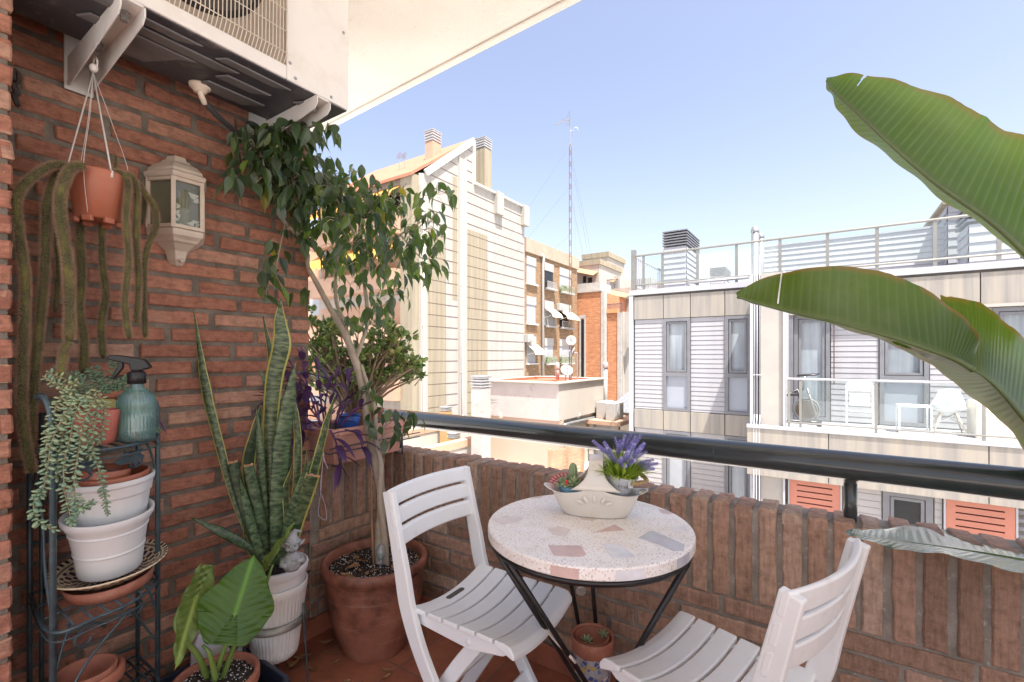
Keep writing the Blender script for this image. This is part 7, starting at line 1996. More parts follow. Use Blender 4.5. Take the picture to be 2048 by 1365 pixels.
# lower ends: pair runs parallel across the table to the opposite foot
FA,FB=Vector((-0.628,1.462,0)),Vector((-0.582,1.455,0)); leg(A1,FA); leg(B1,FB)
C1=onrim(onZ(1348,1120,hz)); leg(C1,Vector((-0.625,1.30,0.0)),r=0.0085)
D1=TC+Vector((-0.10,0.27,hz)); leg(onrim(at(1117,1016,1.6)),Vector((-0.706,1.558,0.0))); leg(onrim(at(1172,1016,1.62)),Vector((-0.664,1.562,0.0)))
mb=MB(); mb.smooth=True
q=onZ(1060,1215,0.5); c_=A1.lerp(FA,0.40); c2_=B1.lerp(FB,0.50)
for k in range(1): 
    d=(c2_-c_); pts=[]
    for i in range(17):
        a_=i*math.pi/8; pts.append(c_.lerp(c2_,0.5)+d*0.5*math.cos(a_)+(d.cross(Vector((1,0.6,0))).normalized())*0.010*math.sin(a_))
    mb.tube(pts,0.003,8,cap=False)
    mb.tube([c2_,c2_+d.normalized()*0.035],0.0045,8)
mk(mb,'catch_loop',M('catch_cream',(0.62,0.56,0.48),0.5),tb)
# ring with medallion hanging under the table
kr=thing('key_ring','metal ring with round medallion hanging under the table top','key ring',at(1163,1150,1.58))
m_silv=M('tarnished_silver',(0.42,0.42,0.38),0.35,0.7,var=0.3,vs=50)
kc=at(1162,1150,1.575)
mb=MB(); mb.smooth=True; rv=Vector((CT,ST,0)); mb.tube([kc+rv*0.028*math.cos(a_)+Z_*0.036*math.sin(a_) for a_ in [i*math.pi/12 for i in range(25)]],0.0022,7,cap=False); mk(mb,'ring',m_silv,kr)
mb=MB(); mb.smooth=True; kq=Matrix((rv,Z_,Vector((ST,-CT,0)))).transposed(); mb.lathe([(0.001,-0.0012),(0.016,-0.0012),(0.018,0.0),(0.016,0.0016),(0.012,0.0010),(0.001,0.0018)],kc-Z_*0.056,28,cap=False,axis=kq); mk(mb,'medallion',m_silv,kr)

# ceramic basket with a pillar handle
m_cer=M('cream_ceramic',(0.70,0.66,0.58),0.18,var=0.04,vs=5,dirt=(0.58,0.49,0.38),ds=7,dlo=0.58,dhi=0.85,coat=0.5)
bC=T2(1190,1028); BL_=(onZ(1288,990,TH_+0.08)-onZ(1092,978,TH_+0.08)); bu=Vector((BL_.x,BL_.y,0)).normalized(); bv=Z_.cross(bu)
bask=thing('ceramic_basket','cream glazed ceramic basket shaped like a boat on the table','basket',bC)
HL,HW=0.148,0.058
def bsk(u,v,inn=0.0):
    a_=u*2*math.pi; ca,sa=math.cos(a_),math.sin(a_)
    # v 0 bottom .. 1 rim
    fl=0.70+0.30*v**0.75+(0.05*max(0,v-0.8)/0.2)
    h=0.062+0.020*abs(ca)**3+0.030*(1-abs(ca))**2.2
    L=HL*fl*(0.92 if v<0.9 else 0.92+0.9*(v-0.9)) - inn; W=HW*(0.72+0.28*v)-inn
    x=L*math.copysign(abs(ca)**0.9,ca); y=W*math.copysign(abs(sa)**0.85,sa)
    return bC+bu*x+bv*y+Z_*(0.002+h*v)
mb=MB(); mb.smooth=True
mb.grid(lambda u,v: bsk(u,v),64,14); mb.grid(lambda u,v: bsk(1-u,0.08+0.92*v,0.005),64,12)
vs=[bsk(i/64,1.0) for i in range(65)]+[bsk(i/64,1.0,0.005)+Z_*0.0 for i in range(65)]; mb.add(vs,[(i,i+1,65+i+1,65+i) for i in range(64)])
vs=[bsk(i/64,0.0) for i in range(64)]; mb.add(vs,[tuple(range(64))[::-1]])
vs=[bsk(i/64,0.1,0.005) for i in range(64)]; mb.add(vs,[tuple(range(64))])
bbody=mk(mb,'body',m_cer,bask)
mb=MB(); mb.smooth=True
hc=bC+bu*0.004
for sgn in (-1,1):
    def wall_(u,v,sgn=sgn):
        z=0.086+0.012*0+ (0.165-0.080)*v; hw=(0.052*(1-v)**3+0.021)
        yy=(HW+0.002)*(1-0.55*min(1,v*1.0)**2*0.5)
        return hc+bu*hw*(u-0.5)*2+bv*sgn*(0.057-0.030*v*v)+Z_*z
    mb.grid(lambda u,v: wall_(u,v),10,12)
mb.grid(lambda u,v: hc+bu*0.021*(u-0.5)*2+bv*0.027*(v-0.5)*2+Z_*(0.165+0.010*(1-(2*v-1)**2)),10,8)
mk(mb,'handle',m_cer,bask,solid=0.011)
mb=MB(); mb.smooth=True
# moulded leaf relief on the side
for k in range(5):
    a_=-1.2+0.6*k; c_=bC+bu*(0.045*math.sin(a_))-bv*(HW*0.97)+Z_*(0.045+0.016*math.cos(a_)); mb.ball(c_,0.006,0.003,0.013,8,5,rot=Matrix((bu,bv,Z_)).transposed()@Matrix.Rotation(a_,3,'Y'))
mk(mb,'relief',m_cer,bask)
# zinc bucket of lavender
m_zinc=M('zinc_pail',(0.60,0.63,0.67),0.5,0.3,var=0.10,vs=14,dirt=(0.72,0.74,0.76),ds=10)
zc_=bC+bu*0.060+bv*0.0+Z_*0.044
pail=thing('zinc_pail','small pale zinc pail of lavender leaning in the ceramic basket','pail',zc_)
zt2=Matrix.Rotation(R(7),3,bu)@Matrix.Rotation(R(12),3,bv)
mb=MB(); mb.smooth=True; mb.lathe([(0.026,0.0),(0.029,0.002),(0.048,0.086),(0.050,0.088),(0.050,0.091),(0.047,0.092),(0.045,0.085),(0.027,0.006),(0.001,0.005)],zc_,44,cap=False,axis=zt2); pb=mk(mb,'pail',m_zinc,pail)
zr_=lambda a_,r_,h: zc_+zt2@Vector((r_*math.cos(a_),r_*math.sin(a_),h))
mb=MB(); mb.smooth=True; ca=math.atan2(-zc_.y,-zc_.x)
lug=ca+0.62
mb.obox(zr_(lug,0.049,0.076),(-math.sin(lug),math.cos(lug),0),(math.cos(lug),math.sin(lug),0),(0,0,1),0.008,0.002,0.010)
mk(mb,'lug',m_zinc,pail,bevel=0.001)
mb=MB(); mb.smooth=True; m_rope=M('jute_rope',(0.40,0.27,0.15),0.9,var=0.2,vs=60)
rp=[zr_(lug,0.052,0.080),zr_(lug+0.35,0.064,0.088),zr_(lug+0.9,0.074,0.088),zr_(lug+1.5,0.070,0.086),zr_(lug+2.1,0.058,0.084)]
rp=smoothpath(rp,12); 
for ph in (0,2.09,4.19):
    q_=[]
    for i,p_ in enumerate(rp):
        d=(rp[min(i+1,len(rp)-1)]-rp[max(i-1,0)]).normalized(); u_=d.cross(Z_).normalized(); v_=u_.cross(d); a_=i*0.55+ph; q_.append(p_+(u_*math.cos(a_)+v_*math.sin(a_))*0.0032)
    mb.tube(q_,0.0036,7)
mk(mb,'rope_handle',m_rope,pail)
m_blk=M('print_black',(0.02,0.02,0.022),0.6); lt=MB()
for i,chx in enumerate('VIVERO'):
    a_=ca+0.10+(i-1.0)*0.17; p_=zr_(a_,0.0482,0.066); n3=(zt2@Vector((math.cos(a_),math.sin(a_),-0.17))).normalized(); up3=(zt2@Vector((0.17*math.cos(a_),0.17*math.sin(a_),1))).normalized()
    text(chx,0.0125,p_+n3*0.0004,up3.cross(n3),up3,m_blk,pb,ext=0.0002,into=lt)
mk(lt,'lettering',m_blk,pb)
lav=thing('lavender','artificial lavender with violet flower spikes and bright green blades in the zinc pail','flowers',zr_(0,0.0,0.08))
m_grs=leaf_mat('lavender_blade',[(0.0,(0.17,0.30,0.03)),(0.5,(0.34,0.50,0.05)),(1.0,(0.56,0.62,0.12))],0.45,0.35,(0.45,0.6,0.08))
m_lavf=leaf_mat('lavender_flower',[(0.0,(0.24,0.23,0.55)),(0.5,(0.40,0.38,0.74)),(1.0,(0.60,0.57,0.86))],0.6,0.15,(0.4,0.35,0.7))
org=zr_(0,0,0.080); mb=MB()
for q in range(560):
    a_=rr.uniform(0,6.283); k=rr.random()**0.6; d=Vector((math.cos(a_)*k*1.0,math.sin(a_)*k*1.0,rr.uniform(0.45,1.1)))
    b_=org+Vector((math.cos(a_)*0.036*k,math.sin(a_)*0.036*k,-0.004)); L=rr.uniform(0.06,0.105)
    lance(mb,b_,d,L,rr.uniform(0.0014,0.0026),rr,rr.random(),rr.uniform(0.05,0.45),0.3,6)
mk(mb,'blades',m_grs,lav)
def spike(tipx,tipy,z,L=0.050,rad=0.0118):
    tip=at(tipx,tipy,z); b_=org+Vector((rr.uniform(-.02,.02),rr.uniform(-.02,.02),0)); d=(tip-b_).normalized()
    mid=b_.lerp(tip,0.5)+Z_*0.010; pth=smoothpath([b_,mid,tip],8)
    mb=MB(); mb.smooth=True; mb.tube(pth,0.0009,5); mk(mb,'stalk',m_pet,lav)
    fb=MB(); tot=(tip-b_).length; dn=(pth[-1]-pth[-4]).normalized(); u_=dn.orthogonal().normalized(); v_=dn.cross(u_)
    for r_ in range(11):
        t_=r_/10; c=tip-dn*L*(1-t_); rd=rad*(1-0.55*t_)*(0.8 if r_==0 else 1)
        for k in range(7):
            a_=k*0.897+r_*0.5+rr.uniform(-.2,.2); o_=u_*math.cos(a_)+v_*math.sin(a_); fb.col=(min(1,max(0,rr.gauss(0.5,0.28))),0,0)
            dd=(o_+dn*0.7).normalized(); s_=dd.cross(dn).normalized()*0.0022; e=c+o_*0.001
            fb.add([e-s_*0.4,e+dd*rd*0.6-s_,e+dd*rd*1.15,e+dd*rd*0.6+s_,e+s_*0.4],[(0,1,2,3,4)])
    mk(fb,'flower_spike',m_lavf,lav)
zq=(zc_).dot(Vector((-ST,CT,0)))
for (x,y,dz) in ((1187,883,-.02),(1198,893,.0),(1209,886,.03),(1216,898,-.03),(1230,876,.0),(1240,882,.03),(1250,872,.01),(1262,868,.03),(1271,874,-.01),(1281,872,.02),(1288,888,0.02),(1280,900,-.03),(1292,904,-.01),(1268,890,-.05),(1285,895,.05),(1256,905,-.06),(1305,920,-.01),(1314,928,0.0),(1306,938,.02),(1300,930,.05)):
    spike(x,y,zq+dz)
spike(1250,932,zq-0.075,0.035); spike(1268,922,zq-0.07,0.03); spike(1242,918,zq-0.06,0.035)
# succulents in the other end of the basket
su_c=bC-bu*0.072+Z_*0.016
sp1=pot('square_pot',su_c+bv*0.0,0.036,0.021,0.068,M('blue_tub',(0.10,0.24,0.34),0.45),'small blue tub of succulents at the left end of the basket',fn=lambda a,r,z: r*(1+0.10*abs(math.cos(2*a))**3))
suc=thing('succulent_cluster','grey green succulents with one upright cactus in the blue tub','succulent',su_c+Z_*0.07)
m_suc=leaf_mat('succulent_leaf',[(0.0,(0.16,0.25,0.12)),(0.6,(0.30,0.38,0.20)),(1.0,(0.45,0.46,0.24))],0.5,0.0)
mb=MB(); mb.smooth=True
for (cx_,cy_,cz_,nl,L) in ((-0.020,0.012,0.066,14,0.030),(0.012,-0.016,0.070,16,0.030),(0.026,0.010,0.066,12,0.028),(-0.012,-0.022,0.066,10,0.022),(-0.034,-0.006,0.062,9,0.024)):
    c=su_c+bu*cx_+bv*cy_+Z_*cz_
    for k in range(nl):
        a_=k*2.4; el=0.15+0.085*k; d=Vector((math.cos(a_)*math.cos(el),math.sin(a_)*math.cos(el),math.sin(el))); mb.col=(rr.uniform(.2,.9),0,0)
        mb.ball(c+d*L*0.5,L*0.20,L*0.10,L*0.52,n=7,m=6,rot=d.to_track_quat('Z','Y').to_matrix())
mk(mb,'rosettes',m_suc,suc)
mb=MB(); mb.smooth=True; mb.col=(0.3,0,0)
c=su_c+bu*0.004+bv*0.016+Z_*0.07
mb.lathe([(0.009,0.0),(0.0125,0.015),(0.013,0.04),(0.010,0.055),(0.004,0.062),(0.0005,0.063)],c,60,cap=False,fn=lambda a,r,z: r*(1+0.10*math.cos(a*10)))
mk(mb,'cactus_column',m_suc,suc)
mb=MB()
for k in range(10):
    a_=k*0.628
    for j in range(7):
        p_=c+Vector((math.cos(a_),math.sin(a_),0))*0.0138*(1 if j<5 else .7)+Z_*(0.010+0.008*j)
        for q in range(4):
            d=Vector((math.cos(a_)+rr.uniform(-.6,.6),math.sin(a_)+rr.uniform(-.6,.6),rr.uniform(-.5,.6))).normalized()*0.0045; s_=d.orthogonal().normalized()*0.0002; mb.add([p_-s_,p_+s_,p_+d],[(0,1,2)])
mk(mb,'spines',m_perl,suc)
mb=MB(); mb.smooth=True; mb.ball(su_c-bu*0.012-bv*0.024+Z_*0.085,0.0045); mb.ball(su_c-bu*0.010-bv*0.028+Z_*0.078,0.004); mk(mb,'red_bloom',M('bloom_red',(0.62,0.04,0.03),0.5),suc)
fanm=thing('red_mesh_fan','red and white striped net fan behind the succulents in the basket','decoration',su_c-bu*0.035+Z_*0.06)
mb=MB()
fo=su_c-bu*0.012+bv*0.012+Z_*0.058
for k in range(17):
    a_=R(92+6.2*k); d=bu*math.cos(a_)*0.062+Z_*math.sin(a_)*0.040+bv*0.010; mb.cur=k%2
    mb.tube([fo,fo+d*0.6+bv*0.002*k*0.2,fo+d],0.0015,5)
mb.cur=0
for r_ in (0.55,0.8,1.0): mb.tube([fo+(bu*math.cos(R(92+99*i/20))*0.062+Z_*math.sin(R(92+99*i/20))*0.040+bv*0.010)*r_ for i in range(21)],0.0012,4)
for k in range(7):
    a_=R(20+9*k); mb.tube([fo+bu*0.03,fo+bu*0.03+bu*0.03*math.cos(a_)+Z_*0.036*math.sin(a_)],0.0013,4)
mk(mb,'net',[M('net_red',(0.55,0.05,0.07),0.5),M('net_pale',(0.70,0.55,0.55),0.5)],fanm)

# mosaic pot below the table
mc=onZ(1184,1392,0.0); mc=Vector((mc.x,mc.y,0)); mc=onZ(1185,1270,0.280); mc.z=0
def mosaic():
    m,n,b=nodes('mosaic_tiles'); b.inputs['Roughness'].default_value=0.3
    co=tex_coord(n); v=n.nodes.new('ShaderNodeTexVoronoi'); v.inputs['Scale'].default_value=62; n.links.new(co,v.inputs['Vector'])
    v2=n.nodes.new('ShaderNodeTexVoronoi'); v2.feature='DISTANCE_TO_EDGE'; v2.inputs['Scale'].default_value=62; n.links.new(co,v2.inputs['Vector'])
    sp=n.nodes.new('ShaderNodeSeparateColor'); n.links.new(v.outputs['Color'],sp.inputs[0])
    r_=ramp(n,sp.outputs[0],[(0.0,(0.05,0.10,0.30)),(0.28,(0.36,0.40,0.46)),(0.5,(0.62,0.62,0.60)),(0.72,(0.12,0.20,0.40)),(0.9,(0.55,0.40,0.08))])
    for rp_ in n.nodes:
        if rp_.type=='VALTORGB': rp_.color_ramp.interpolation='CONSTANT'
    c=mix(n,ramp(n,v2.outputs['Distance'],[(0.08,1.0),(0.12,0.0)]),r_,(0.40,0.33,0.26)); setc(n,b,c); return m
mp_=thing('mosaic_pot','small clay pot with blue and white mosaic sides under the table','pot',mc)
mb=MB(); mb.smooth=True; mb.lathe([(0.046,0.0),(0.050,0.003),(0.062,0.20),(0.064,0.232)],mc,48,cap=False); mk(mb,'mosaic_body',mosaic(),mp_)
mb=MB(); mb.smooth=True; mb.lathe([(0.064,0.232),(0.068,0.235),(0.0705,0.277),(0.069,0.281),(0.064,0.280),(0.062,0.265),(0.059,0.245)],mc,48,cap=False); mk(mb,'rim',m_clay,mp_)
pot('clay_pot',mc+Vector((-0.003,0.003,0.205)),0.058,0.045,0.072,m_clay2,'small clay pot set inside the mosaic pot',inner=0.35)
mb=MB(); mb.smooth=True
sucm=thing('succulent_cutting','two tiny grey green succulent cuttings in the mosaic pot','succulent',mc+Z_*0.265)
for (dx,dy,dz,L) in ((-0.012,-0.018,0.262,0.024),(0.026,0.030,0.270,0.022)):
    c=mc+Vector((dx,dy,dz))
    for k in range(12):
        a_=k*2.4; el=0.12+0.09*k; d=Vector((math.cos(a_)*math.cos(el),math.sin(a_)*math.cos(el),math.sin(el))); mb.col=(rr.uniform(.2,.6),0,0); mb.ball(c+d*L*0.5,L*0.17,L*0.08,L*0.52,n=7,m=6,rot=d.to_track_quat('Z','Y').to_matrix())
mk(mb,'rosettes',m_suc,sucm)
mb=MB(); mb.smooth=True; soil_disc(mb,mc+Z_*0.252,0.053,0.004,2); mk(mb,'soil',m_soil,mp_)

# ------------------------------------------------------------------ folding chairs (local: +x forward, y sideways)
m_chair=M('chair_resin',(0.80,0.845,0.85),0.42,var=0.035,vs=4,bmp=0.06,bs=30,dirt=(0.60,0.54,0.46),ds=9,dlo=0.64,dhi=0.85)
m_chair2=M('chair_resin_worn',(0.76,0.785,0.775),0.45,var=0.05,vs=4,bmp=0.06,bs=30,dirt=(0.58,0.50,0.41),ds=10,dlo=0.55,dhi=0.95)
def chair(label,mat):
    o=thing('folding_chair',label,'chair',(0,0,0),'white folding chairs at the table')
    SW2=0.176; zs=0.452
    def sag(y): return -0.030*(1-(y/SW2)**2)
    xs0=-0.158
    wds=[0.060,0.053,0.053,0.053,0.053,0.062]; x=xs0
    for k,wd in enumerate(wds):
        mb=MB()
        N=16
        def prof(i,xx,top,k=k,wd=wd):
            y=-SW2+2*SW2*i/N; z=zs+sag(y)
            if k==5 and xx>0.5: z-=0.012
            return Vector((x+wd*xx,y,z+(0 if top else -0.016)))
        ring=[(0.0,1),(0.45,1),(0.85,1),(1.0,1),(1.0,0),(0.0,0)]
        vs=[prof(i,a_,b_) for i in range(N+1) for a_,b_ in ring]
        if k==5:
            vs=[]
            for i in range(N+1):
                y=-SW2+2*SW2*i/N; z=zs+sag(y); vs+= [Vector((x+wd*a_,y,z+c_)) for a_,c_ in ((0,0),(0.45,0),(0.8,-0.004),(1.02,-0.022),(1.0,-0.038),(0,-0.016))]
        n6=6; fs=[(i*n6+j,(i+1)*n6+j,(i+1)*n6+(j+1)%n6,i*n6+(j+1)%n6) for i in range(N) for j in range(n6)]+[tuple(range(n6)),tuple(N*n6+j for j in range(n6))[::-1]]
        if k==0:
            # rear slat carries the hand slot: a dark plate stands in for the shade inside
            fs=[f for q,f in enumerate(fs)]
        mb.add(vs,fs); sl=mk(mb,'seat_slat',mat,o,bevel=0.004,smooth=False)
        if k==0:
            m2=MB(); m2.smooth=False
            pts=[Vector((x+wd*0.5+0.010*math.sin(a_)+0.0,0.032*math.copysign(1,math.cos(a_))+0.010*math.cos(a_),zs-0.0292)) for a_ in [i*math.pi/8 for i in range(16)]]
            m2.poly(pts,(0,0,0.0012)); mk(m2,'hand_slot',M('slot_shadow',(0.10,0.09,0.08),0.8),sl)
        x+=wd+0.0075
    xe=x
    # side rails under the slats
    for s_ in (-1,1):
        y=s_*(SW2-0.022); mb=MB(); mb.poly([(xs0-0.004,y-0.010,zs-0.022),(xs0+0.02,y-0.010,zs-0.052),(0.06,y-0.010,zs-0.066),(xe-0.05,y-0.010,zs-0.046),(xe-0.02,y-0.010,zs-0.028),(xe-0.02,y-0.010,zs-0.0175),(xs0,y-0.010,zs-0.0175)],(0,0.020,0)); mk(mb,'seat_rail',mat,o,bevel=0.003)
        m2=MB(); m2.smooth=True; m2.lathe([(0.001,0.0),(0.009,0.0),(0.009,0.002),(0.006,0.003),(0.001,0.003)],(0.055,y+s_*0.0105,zs-0.045),18,cap=False,axis=Matrix.Rotation(R(-90*s_),3,'X')); mk(m2,'pivot_cap',mat,o)
        # gap teeth between the slats
    # back posts, bent: from the top rail down to the front feet
    for s_ in (-1,1):
        y=s_*(SW2+0.008); pth=smoothpath([(-0.240,y,0.789),(-0.212,y,0.67),(-0.184,y,0.555),(-0.158,y,0.445),(-0.100,y,0.32),(0.02,y,0.14),(0.115,y,0.0)],6)
        mb=MB(); n_=len(pth)
        ring=[]
        for i,p_ in enumerate(pth):
            d=(pth[min(i+1,n_-1)]-pth[max(i-1,0)]).normalized(); nn=Y_.cross(d).normalized(); wv=0.021+0.006*math.exp(-((i-16)/8)**2)
            ring+=[p_+nn*wv+Y_*0.011,p_+nn*wv-Y_*0.011,p_-nn*wv-Y_*0.011,p_-nn*wv+Y_*0.011]
        mb.add(ring,[(i*4+j,i*4+(j+1)%4,(i+1)*4+(j+1)%4,(i+1)*4+j) for i in range(n_-1) for j in range(4)]+[(3,2,1,0),tuple((n_-1)*4+j for j in range(4))]); mk(mb,'back_post',mat,o,bevel=0.004)
    # three curved back slats
    for k,(zt3,hh) in enumerate(((0.795,0.054),(0.735,0.053),(0.675,0.056))):
        mb=MB(); N=14; vs=[]
        for i in range(N+1):
            y=(-1+2*i/N)*(SW2+0.020); cv=-0.034*(1-(y/(SW2+0.02))**2)
            for (dz,off) in ((0,-0.004),(-0.006,0.006),(-hh+0.006,0.006),(-hh,-0.004),(-hh+0.004,-0.010),(-0.004,-0.010)):
                z=zt3+dz; xb=-0.242+(0.789-z)*0.235; vs.append(Vector((xb+cv+off+0.012,y,z)))
        n6=6; mb.add(vs,[(i*n6+j,i*n6+(j+1)%n6,(i+1)*n6+(j+1)%n6,(i+1)*n6+j) for i in range(N) for j in range(n6)]+[tuple(range(n6))[::-1],tuple(N*n6+j for j in range(n6))]); mk(mb,'back_slat',mat,o,bevel=0.0035)
    # inner legs: from the seat pivot down to the rear feet, with a cross panel
    for s_ in (-1,1):
        y=s_*(SW2-0.040); pth=smoothpath([(0.095,y,zs-0.03),(0.055,y,zs-0.075),(-0.04,y,0.25),(-0.20,y,0.0)],6); n_=len(pth); ring=[]
        for i,p_ in enumerate(pth):
            d=(pth[min(i+1,n_-1)]-pth[max(i-1,0)]).normalized(); nn=Y_.cross(d).normalized(); wv=0.022
            ring+=[p_+nn*wv+Y_*0.010,p_+nn*wv-Y_*0.010,p_-nn*wv-Y_*0.010,p_-nn*wv+Y_*0.010]
        mb=MB(); mb.add(ring,[(i*4+j,i*4+(j+1)%4,(i+1)*4+(j+1)%4,(i+1)*4+j) for i in range(n_-1) for j in range(4)]+[(3,2,1,0),tuple((n_-1)*4+j for j in range(4))]); mk(mb,'rear_leg',mat,o,bevel=0.004)
    mb=MB(); mb.bar((-0.085,-SW2+0.05,0.185),(-0.085,SW2-0.05,0.185),0.014,0.055,up=(0.6,0,0.8)); mk(mb,'cross_panel',mat,o,bevel=0.003)
    mb=MB(); mb.bar((0.045,-SW2+0.0,0.105),(0.045,SW2-0.0,0.105),0.014,0.050,up=(-0.6,0,0.8)); mk(mb,'cross_panel',mat,o,bevel=0.003)
    return o
c1=chair('clean white folding chair facing right beside the fig tree pot',m_chair)
c1.location=(-0.888,1.176,0); c1.rotation_euler=(0,0,R(1.0))
c2=chair('worn white folding chair turned to the table in the bottom right corner',m_chair2)
c2.location=(-0.220,1.209,0); c2.rotation_euler=(0,0,R(180-17.5))

# ------------------------------------------------------------------ strelitzia at the right
def str_mat(k=1.0,tr_=0.4):
    m,n,b=nodes('strelitzia_leaf'); b.inputs['Roughness'].default_value=0.33; b.inputs['Specular IOR Level'].default_value=0.45
    a=n.nodes.new('ShaderNodeAttribute'); a.attribute_name='bc'; sp=n.nodes.new('ShaderNodeSeparateColor'); n.links.new(a.outputs['Color'],sp.inputs[0])
    # R = rib mask, G = edge mask, B = midrib
    nz=noise_node(n,3.5,5,0.6); c=ramp(n,nz.outputs[0],[(0.3,(0.034*k,0.082*k,0.010*k)),(0.7,(0.064*k,0.128*k,0.016*k))])
    c=mix(n,ramp(n,sp.outputs[0],[(0.0,0.0),(1.0,0.5)]),c,(0.17*k,0.25*k,0.08*k))
    sp2=noise_node(n,26,8,0.75); c=mix(n,ramp(n,sp2.outputs[0],[(0.66,0.0),(0.74,0.7)]),c,(0.16,0.13,0.05)); dst=noise_node(n,6,7,0.7); c=mix(n,ramp(n,dst.outputs[0],[(0.5,0.0),(0.8,0.35)]),c,(0.20,0.22,0.15)); c=mix(n,sp.outputs[2],c,(0.10,0.14,0.045)); c=mix(n,sp.outputs[1],c,(0.20,0.075,0.03))
    setc(n,b,c); out=[x for x in n.nodes if x.type=='OUTPUT_MATERIAL'][0]
    tr=n.nodes.new('ShaderNodeBsdfTranslucent'); tc=mix(n,0.6,c,(0.26,0.42,0.03)); n.links.new(tc,tr.inputs[0])
    ms=n.nodes.new('ShaderNodeMixShader'); ms.inputs[0].default_value=tr_; n.links.new(b.outputs[0],ms.inputs[1]); n.links.new(tr.outputs[0],ms.inputs[2]); n.links.new(ms.outputs[0],out.inputs[0]); return m
m_mid=M('strelitzia_midrib',(0.075,0.115,0.030),0.4,var=0.2,vs=8); m_strl=str_mat(0.72,0.34); m_strl1=str_mat(1.35,0.48)
SB=Vector((1.02,1.12,0)); stl=thing('strelitzia','giant strelitzia leaning huge paddle leaves into view from the right','plant',SB)
mb=MB(); mb.smooth=True; mb.lathe([(0.12,0.0),(0.13,0.01),(0.165,0.30),(0.175,0.31),(0.175,0.34),(0.165,0.345),(0.15,0.33),(0.001,0.31)],SB,40,cap=False); mk(mb,'pot',m_bigpot,stl)
mb=MB(); mb.smooth=True
for k in range(5): mb.tube(smoothpath([SB+Vector((0.03*math.cos(k*1.3),0.03*math.sin(k*1.3),0.3)),SB+Vector((0.05*math.cos(k*1.3),0.04*math.sin(k*1.3),0.7)),SB+Vector((0.08*math.cos(k*1.3),0.06*math.sin(k*1.3),1.0))],4),[0.03,0.014],9)
mk(mb,'stems',m_pet,stl)
def paddle(mid,upw,dnw,label=None,splits=(),ribn=46,edge=True,seedv=0,mat=None,wavy=0.004):
    """mid: list of 3D midrib points base->tip ; upw/dnw: list of 3D side vectors at those points (left and right half of the blade)"""
    M_=smoothpath(mid,10); n_=len(M_)
    def lerp_list(L,f):
        f*=len(L)-1; j=min(int(f),len(L)-2); return L[j].lerp(L[j+1],f-j)
    U=smoothpath([Vector(v) for v in upw],10); D=smoothpath([Vector(v) for v in dnw],10)
    mb=MB(); mb.smooth=True; NS=9; tot=0; acc=[0]
    for i in range(1,n_): tot+=(M_[i]-M_[i-1]).length; acc.append(tot)
    fine=ribn*6
    rows=[]
    for side,W in ((0,U),(1,D)):
        vs=[];cols=[]
        for i in range(fine+1):
            f0_=i/fine
            for j in range(NS+1):
                v=j/NS; f=f0_+(1.5/ribn)*v*(1-f0_**5); f=min(1.0,f); ph=f0_*ribn; c=lerp_list(M_,f); wv=lerp_list(W,f)
                d=(lerp_list(M_,min(1,f+0.01))-lerp_list(M_,max(0,f-0.01))).normalized(); nn=d.cross(wv); nn=nn.normalized() if nn.length>1e-7 else Z_
                rm=(0.5+0.5*math.cos(2*math.pi*ph))**8
                h=0.00045*math.cos(2*math.pi*ph)*math.sin(math.pi*min(1,v*1.1))+wavy*math.sin(f*19+seedv)*v*v+wavy*0.6*math.sin(f*47+seedv*2)*v*v*v
                rag=1+0.012*noise.noise(Vector((f*40,side*7+seedv,0)))
                if side==0:
                    for (sf,sw,dp) in splits:
                        if abs(f-sf)<sw and v>1-dp: rag-= 0.0
                p=c+wv*(v*rag)+nn*h
                vs.append(p); cols.append((rm*0.9*(1-0.5*v),1.0 if (j==NS and edge and noise.noise(Vector((f*14,side,seedv)))>-0.35) else 0.0,1.0 if j==0 else 0.0))
        fs=[]
        for i in range(fine):
            f=(i+0.5)/fine
            for j in range(NS):
                cut=False
                if side==0:
                    for (sf,sw,dp) in splits:
                        vv=(j+0.5)/NS
                        if vv>1-dp and abs(f-sf)<max(0.51/fine,sw*(vv-(1-dp))/dp): cut=True
                if not cut: fs.append((i*(NS+1)+j,i*(NS+1)+j+1,(i+1)*(NS+1)+j+1,(i+1)*(NS+1)+j))
        b0=len(mb.v); mb.add(vs,fs); 
        for q,cc in enumerate(cols): mb.c[b0+q]=cc
    lf=mk(mb,'leaf',mat or m_strl,stl)
    mb=MB(); mb.smooth=True; mb.tube([p_-Z_*0.003 for p_ in M_],[0.0075,0.0012],8); mk(mb,'midrib',m_mid,lf)
    return lf
def V(a,b): return b-a
# leaf 1: midrib along the lower edge, blade folded up
z0=1.12
def leafpx(mids,ups,dns,**k):
    """mids: (px,py,z) ; ups/dns: (px,py,z) of the blade edge opposite each midrib point"""
    m=[at(*p) for p in mids]; return paddle(m,[at(*u)-q for u,q in zip(ups,m)],[at(*u)-q for u,q in zip(dns,m)],**k)
leafpx([(2200,640,1.02),(2090,545,1.04),(1990,450,1.06),(1880,372,1.08),(1790,296,1.10),(1716,226,1.11),(1668,182,1.12),(1653,160,1.12)],
       [(2260,420,1.10),(2170,330,1.10),(2080,280,1.12),(1990,248,1.14),(1905,200,1.15),(1800,160,1.15),(1700,150,1.14),(1654,155,1.12)],
       [(2170,650,1.22),(2070,552,1.22),(1972,456,1.22),(1858,378,1.22),(1766,308,1.22),(1694,240,1.20),(1660,196,1.17),(1652,161,1.125)],splits=((0.785,0.006,0.5),),seedv=1.0,mat=m_strl1)
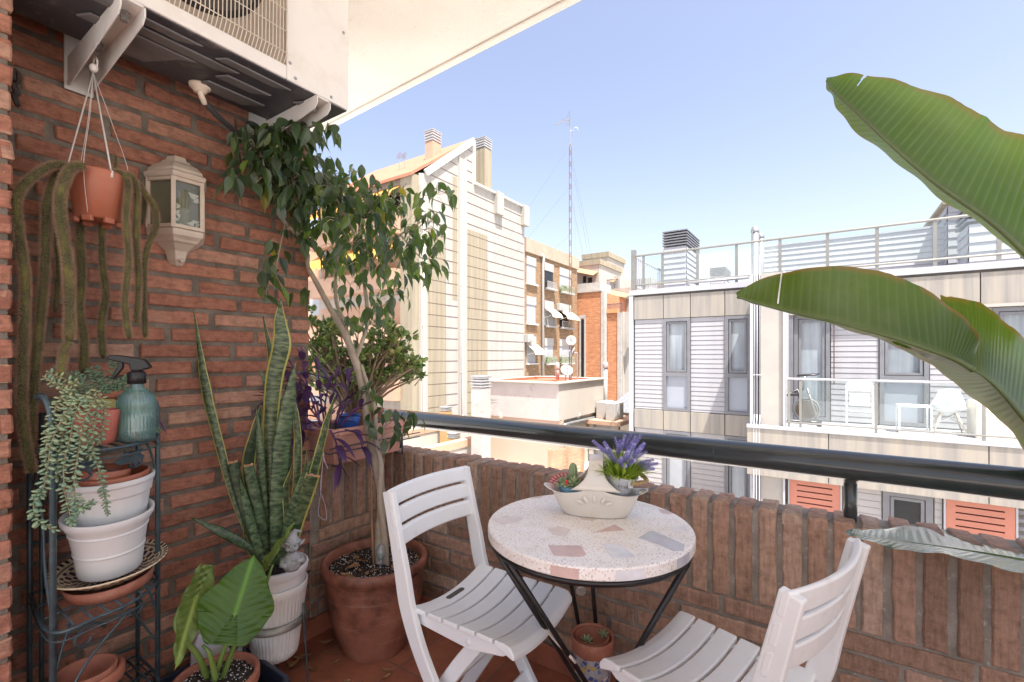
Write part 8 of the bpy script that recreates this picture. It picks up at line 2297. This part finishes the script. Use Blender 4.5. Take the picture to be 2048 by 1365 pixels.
# leaf 2: arching, near half hanging towards the camera
leafpx([(1946,738,1.02),(1925,725,1.025),(1900,713,1.03),(1870,702,1.04),(1780,672,1.06),(1680,645,1.08),(1590,625,1.09),(1510,604,1.10),(1474,592,1.10)],
       [(1952,712,1.03),(1956,680,1.03),(1935,640,1.04),(1880,598,1.05),(1800,556,1.06),(1710,534,1.06),(1620,536,1.06),(1530,556,1.08),(1473,586,1.10)],
       [(1945,748,1.05),(1915,735,1.08),(1880,722,1.1),(1845,712,1.12),(1780,690,1.14),(1690,654,1.16),(1592,632,1.16),(1512,608,1.14),(1475,593,1.105)],splits=((0.80,0.0032,0.85),),seedv=2.2,ribn=38)
leafpx([(2160,980,0.98),(2100,900,0.99),(2050,838,1.0),(2005,785,1.01),(1970,752,1.015),(1940,735,1.03),(1900,712,1.05)],
       [(2200,830,1.12),(2140,760,1.12),(2085,715,1.12),(2030,660,1.12),(1985,622,1.12),(1940,600,1.13),(1880,590,1.14)],
       [(2130,1040,1.16),(2080,950,1.16),(2035,880,1.16),(1970,815,1.16),(1900,760,1.16),(1840,718,1.16),(1770,682,1.16)],seedv=3.1,ribn=34,wavy=0.002)
leafpx([(1860,700,1.12),(1835,690,1.12),(1800,672,1.12),(1772,664,1.12)],[(1850,690,1.14),(1826,684,1.14),(1796,668,1.14),(1771,662,1.13)],[(1835,700,1.10),(1815,697,1.10),(1790,688,1.10),(1771,668,1.12)],seedv=4.0,edge=False,ribn=6,wavy=0.001)
# leaf 3: nearly level, seen edge-on above the chair
m_strb=M('strelitzia_leaf_sheen',(0.085,0.14,0.085),0.22,var=0.2,vs=7,bmp=0.3,bs=26,bd=0.004,spec=0.9,coat=0.6)
leafpx([(2260,1170,0.98),(2120,1135,1.02),(2000,1112,1.05),(1900,1096,1.08),(1800,1082,1.10),(1730,1072,1.12),(1692,1063,1.13)],
       [(2260,1110,1.20),(2120,1090,1.24),(2000,1080,1.26),(1905,1062,1.26),(1820,1054,1.25),(1745,1058,1.2),(1694,1062,1.135)],
       [(2260,1215,0.90),(2110,1165,0.93),(1990,1132,0.97),(1880,1110,1.0),(1790,1096,1.04),(1724,1080,1.09),(1691,1064,1.125)],seedv=5.0,mat=m_strb,wavy=0.0025,ribn=30)
for (x,y,z) in ((2200,640,1.02),(2160,980,0.98),(2260,1170,0.98)):
    e=at(x,y,z); mb=MB(); mb.smooth=True; mb.tube(smoothpath([SB+Vector((0,0,0.6)),SB.lerp(e,0.5)+Z_*0.45,e],8),[0.018,0.010],9); mk(mb,'petiole',m_pet,stl)
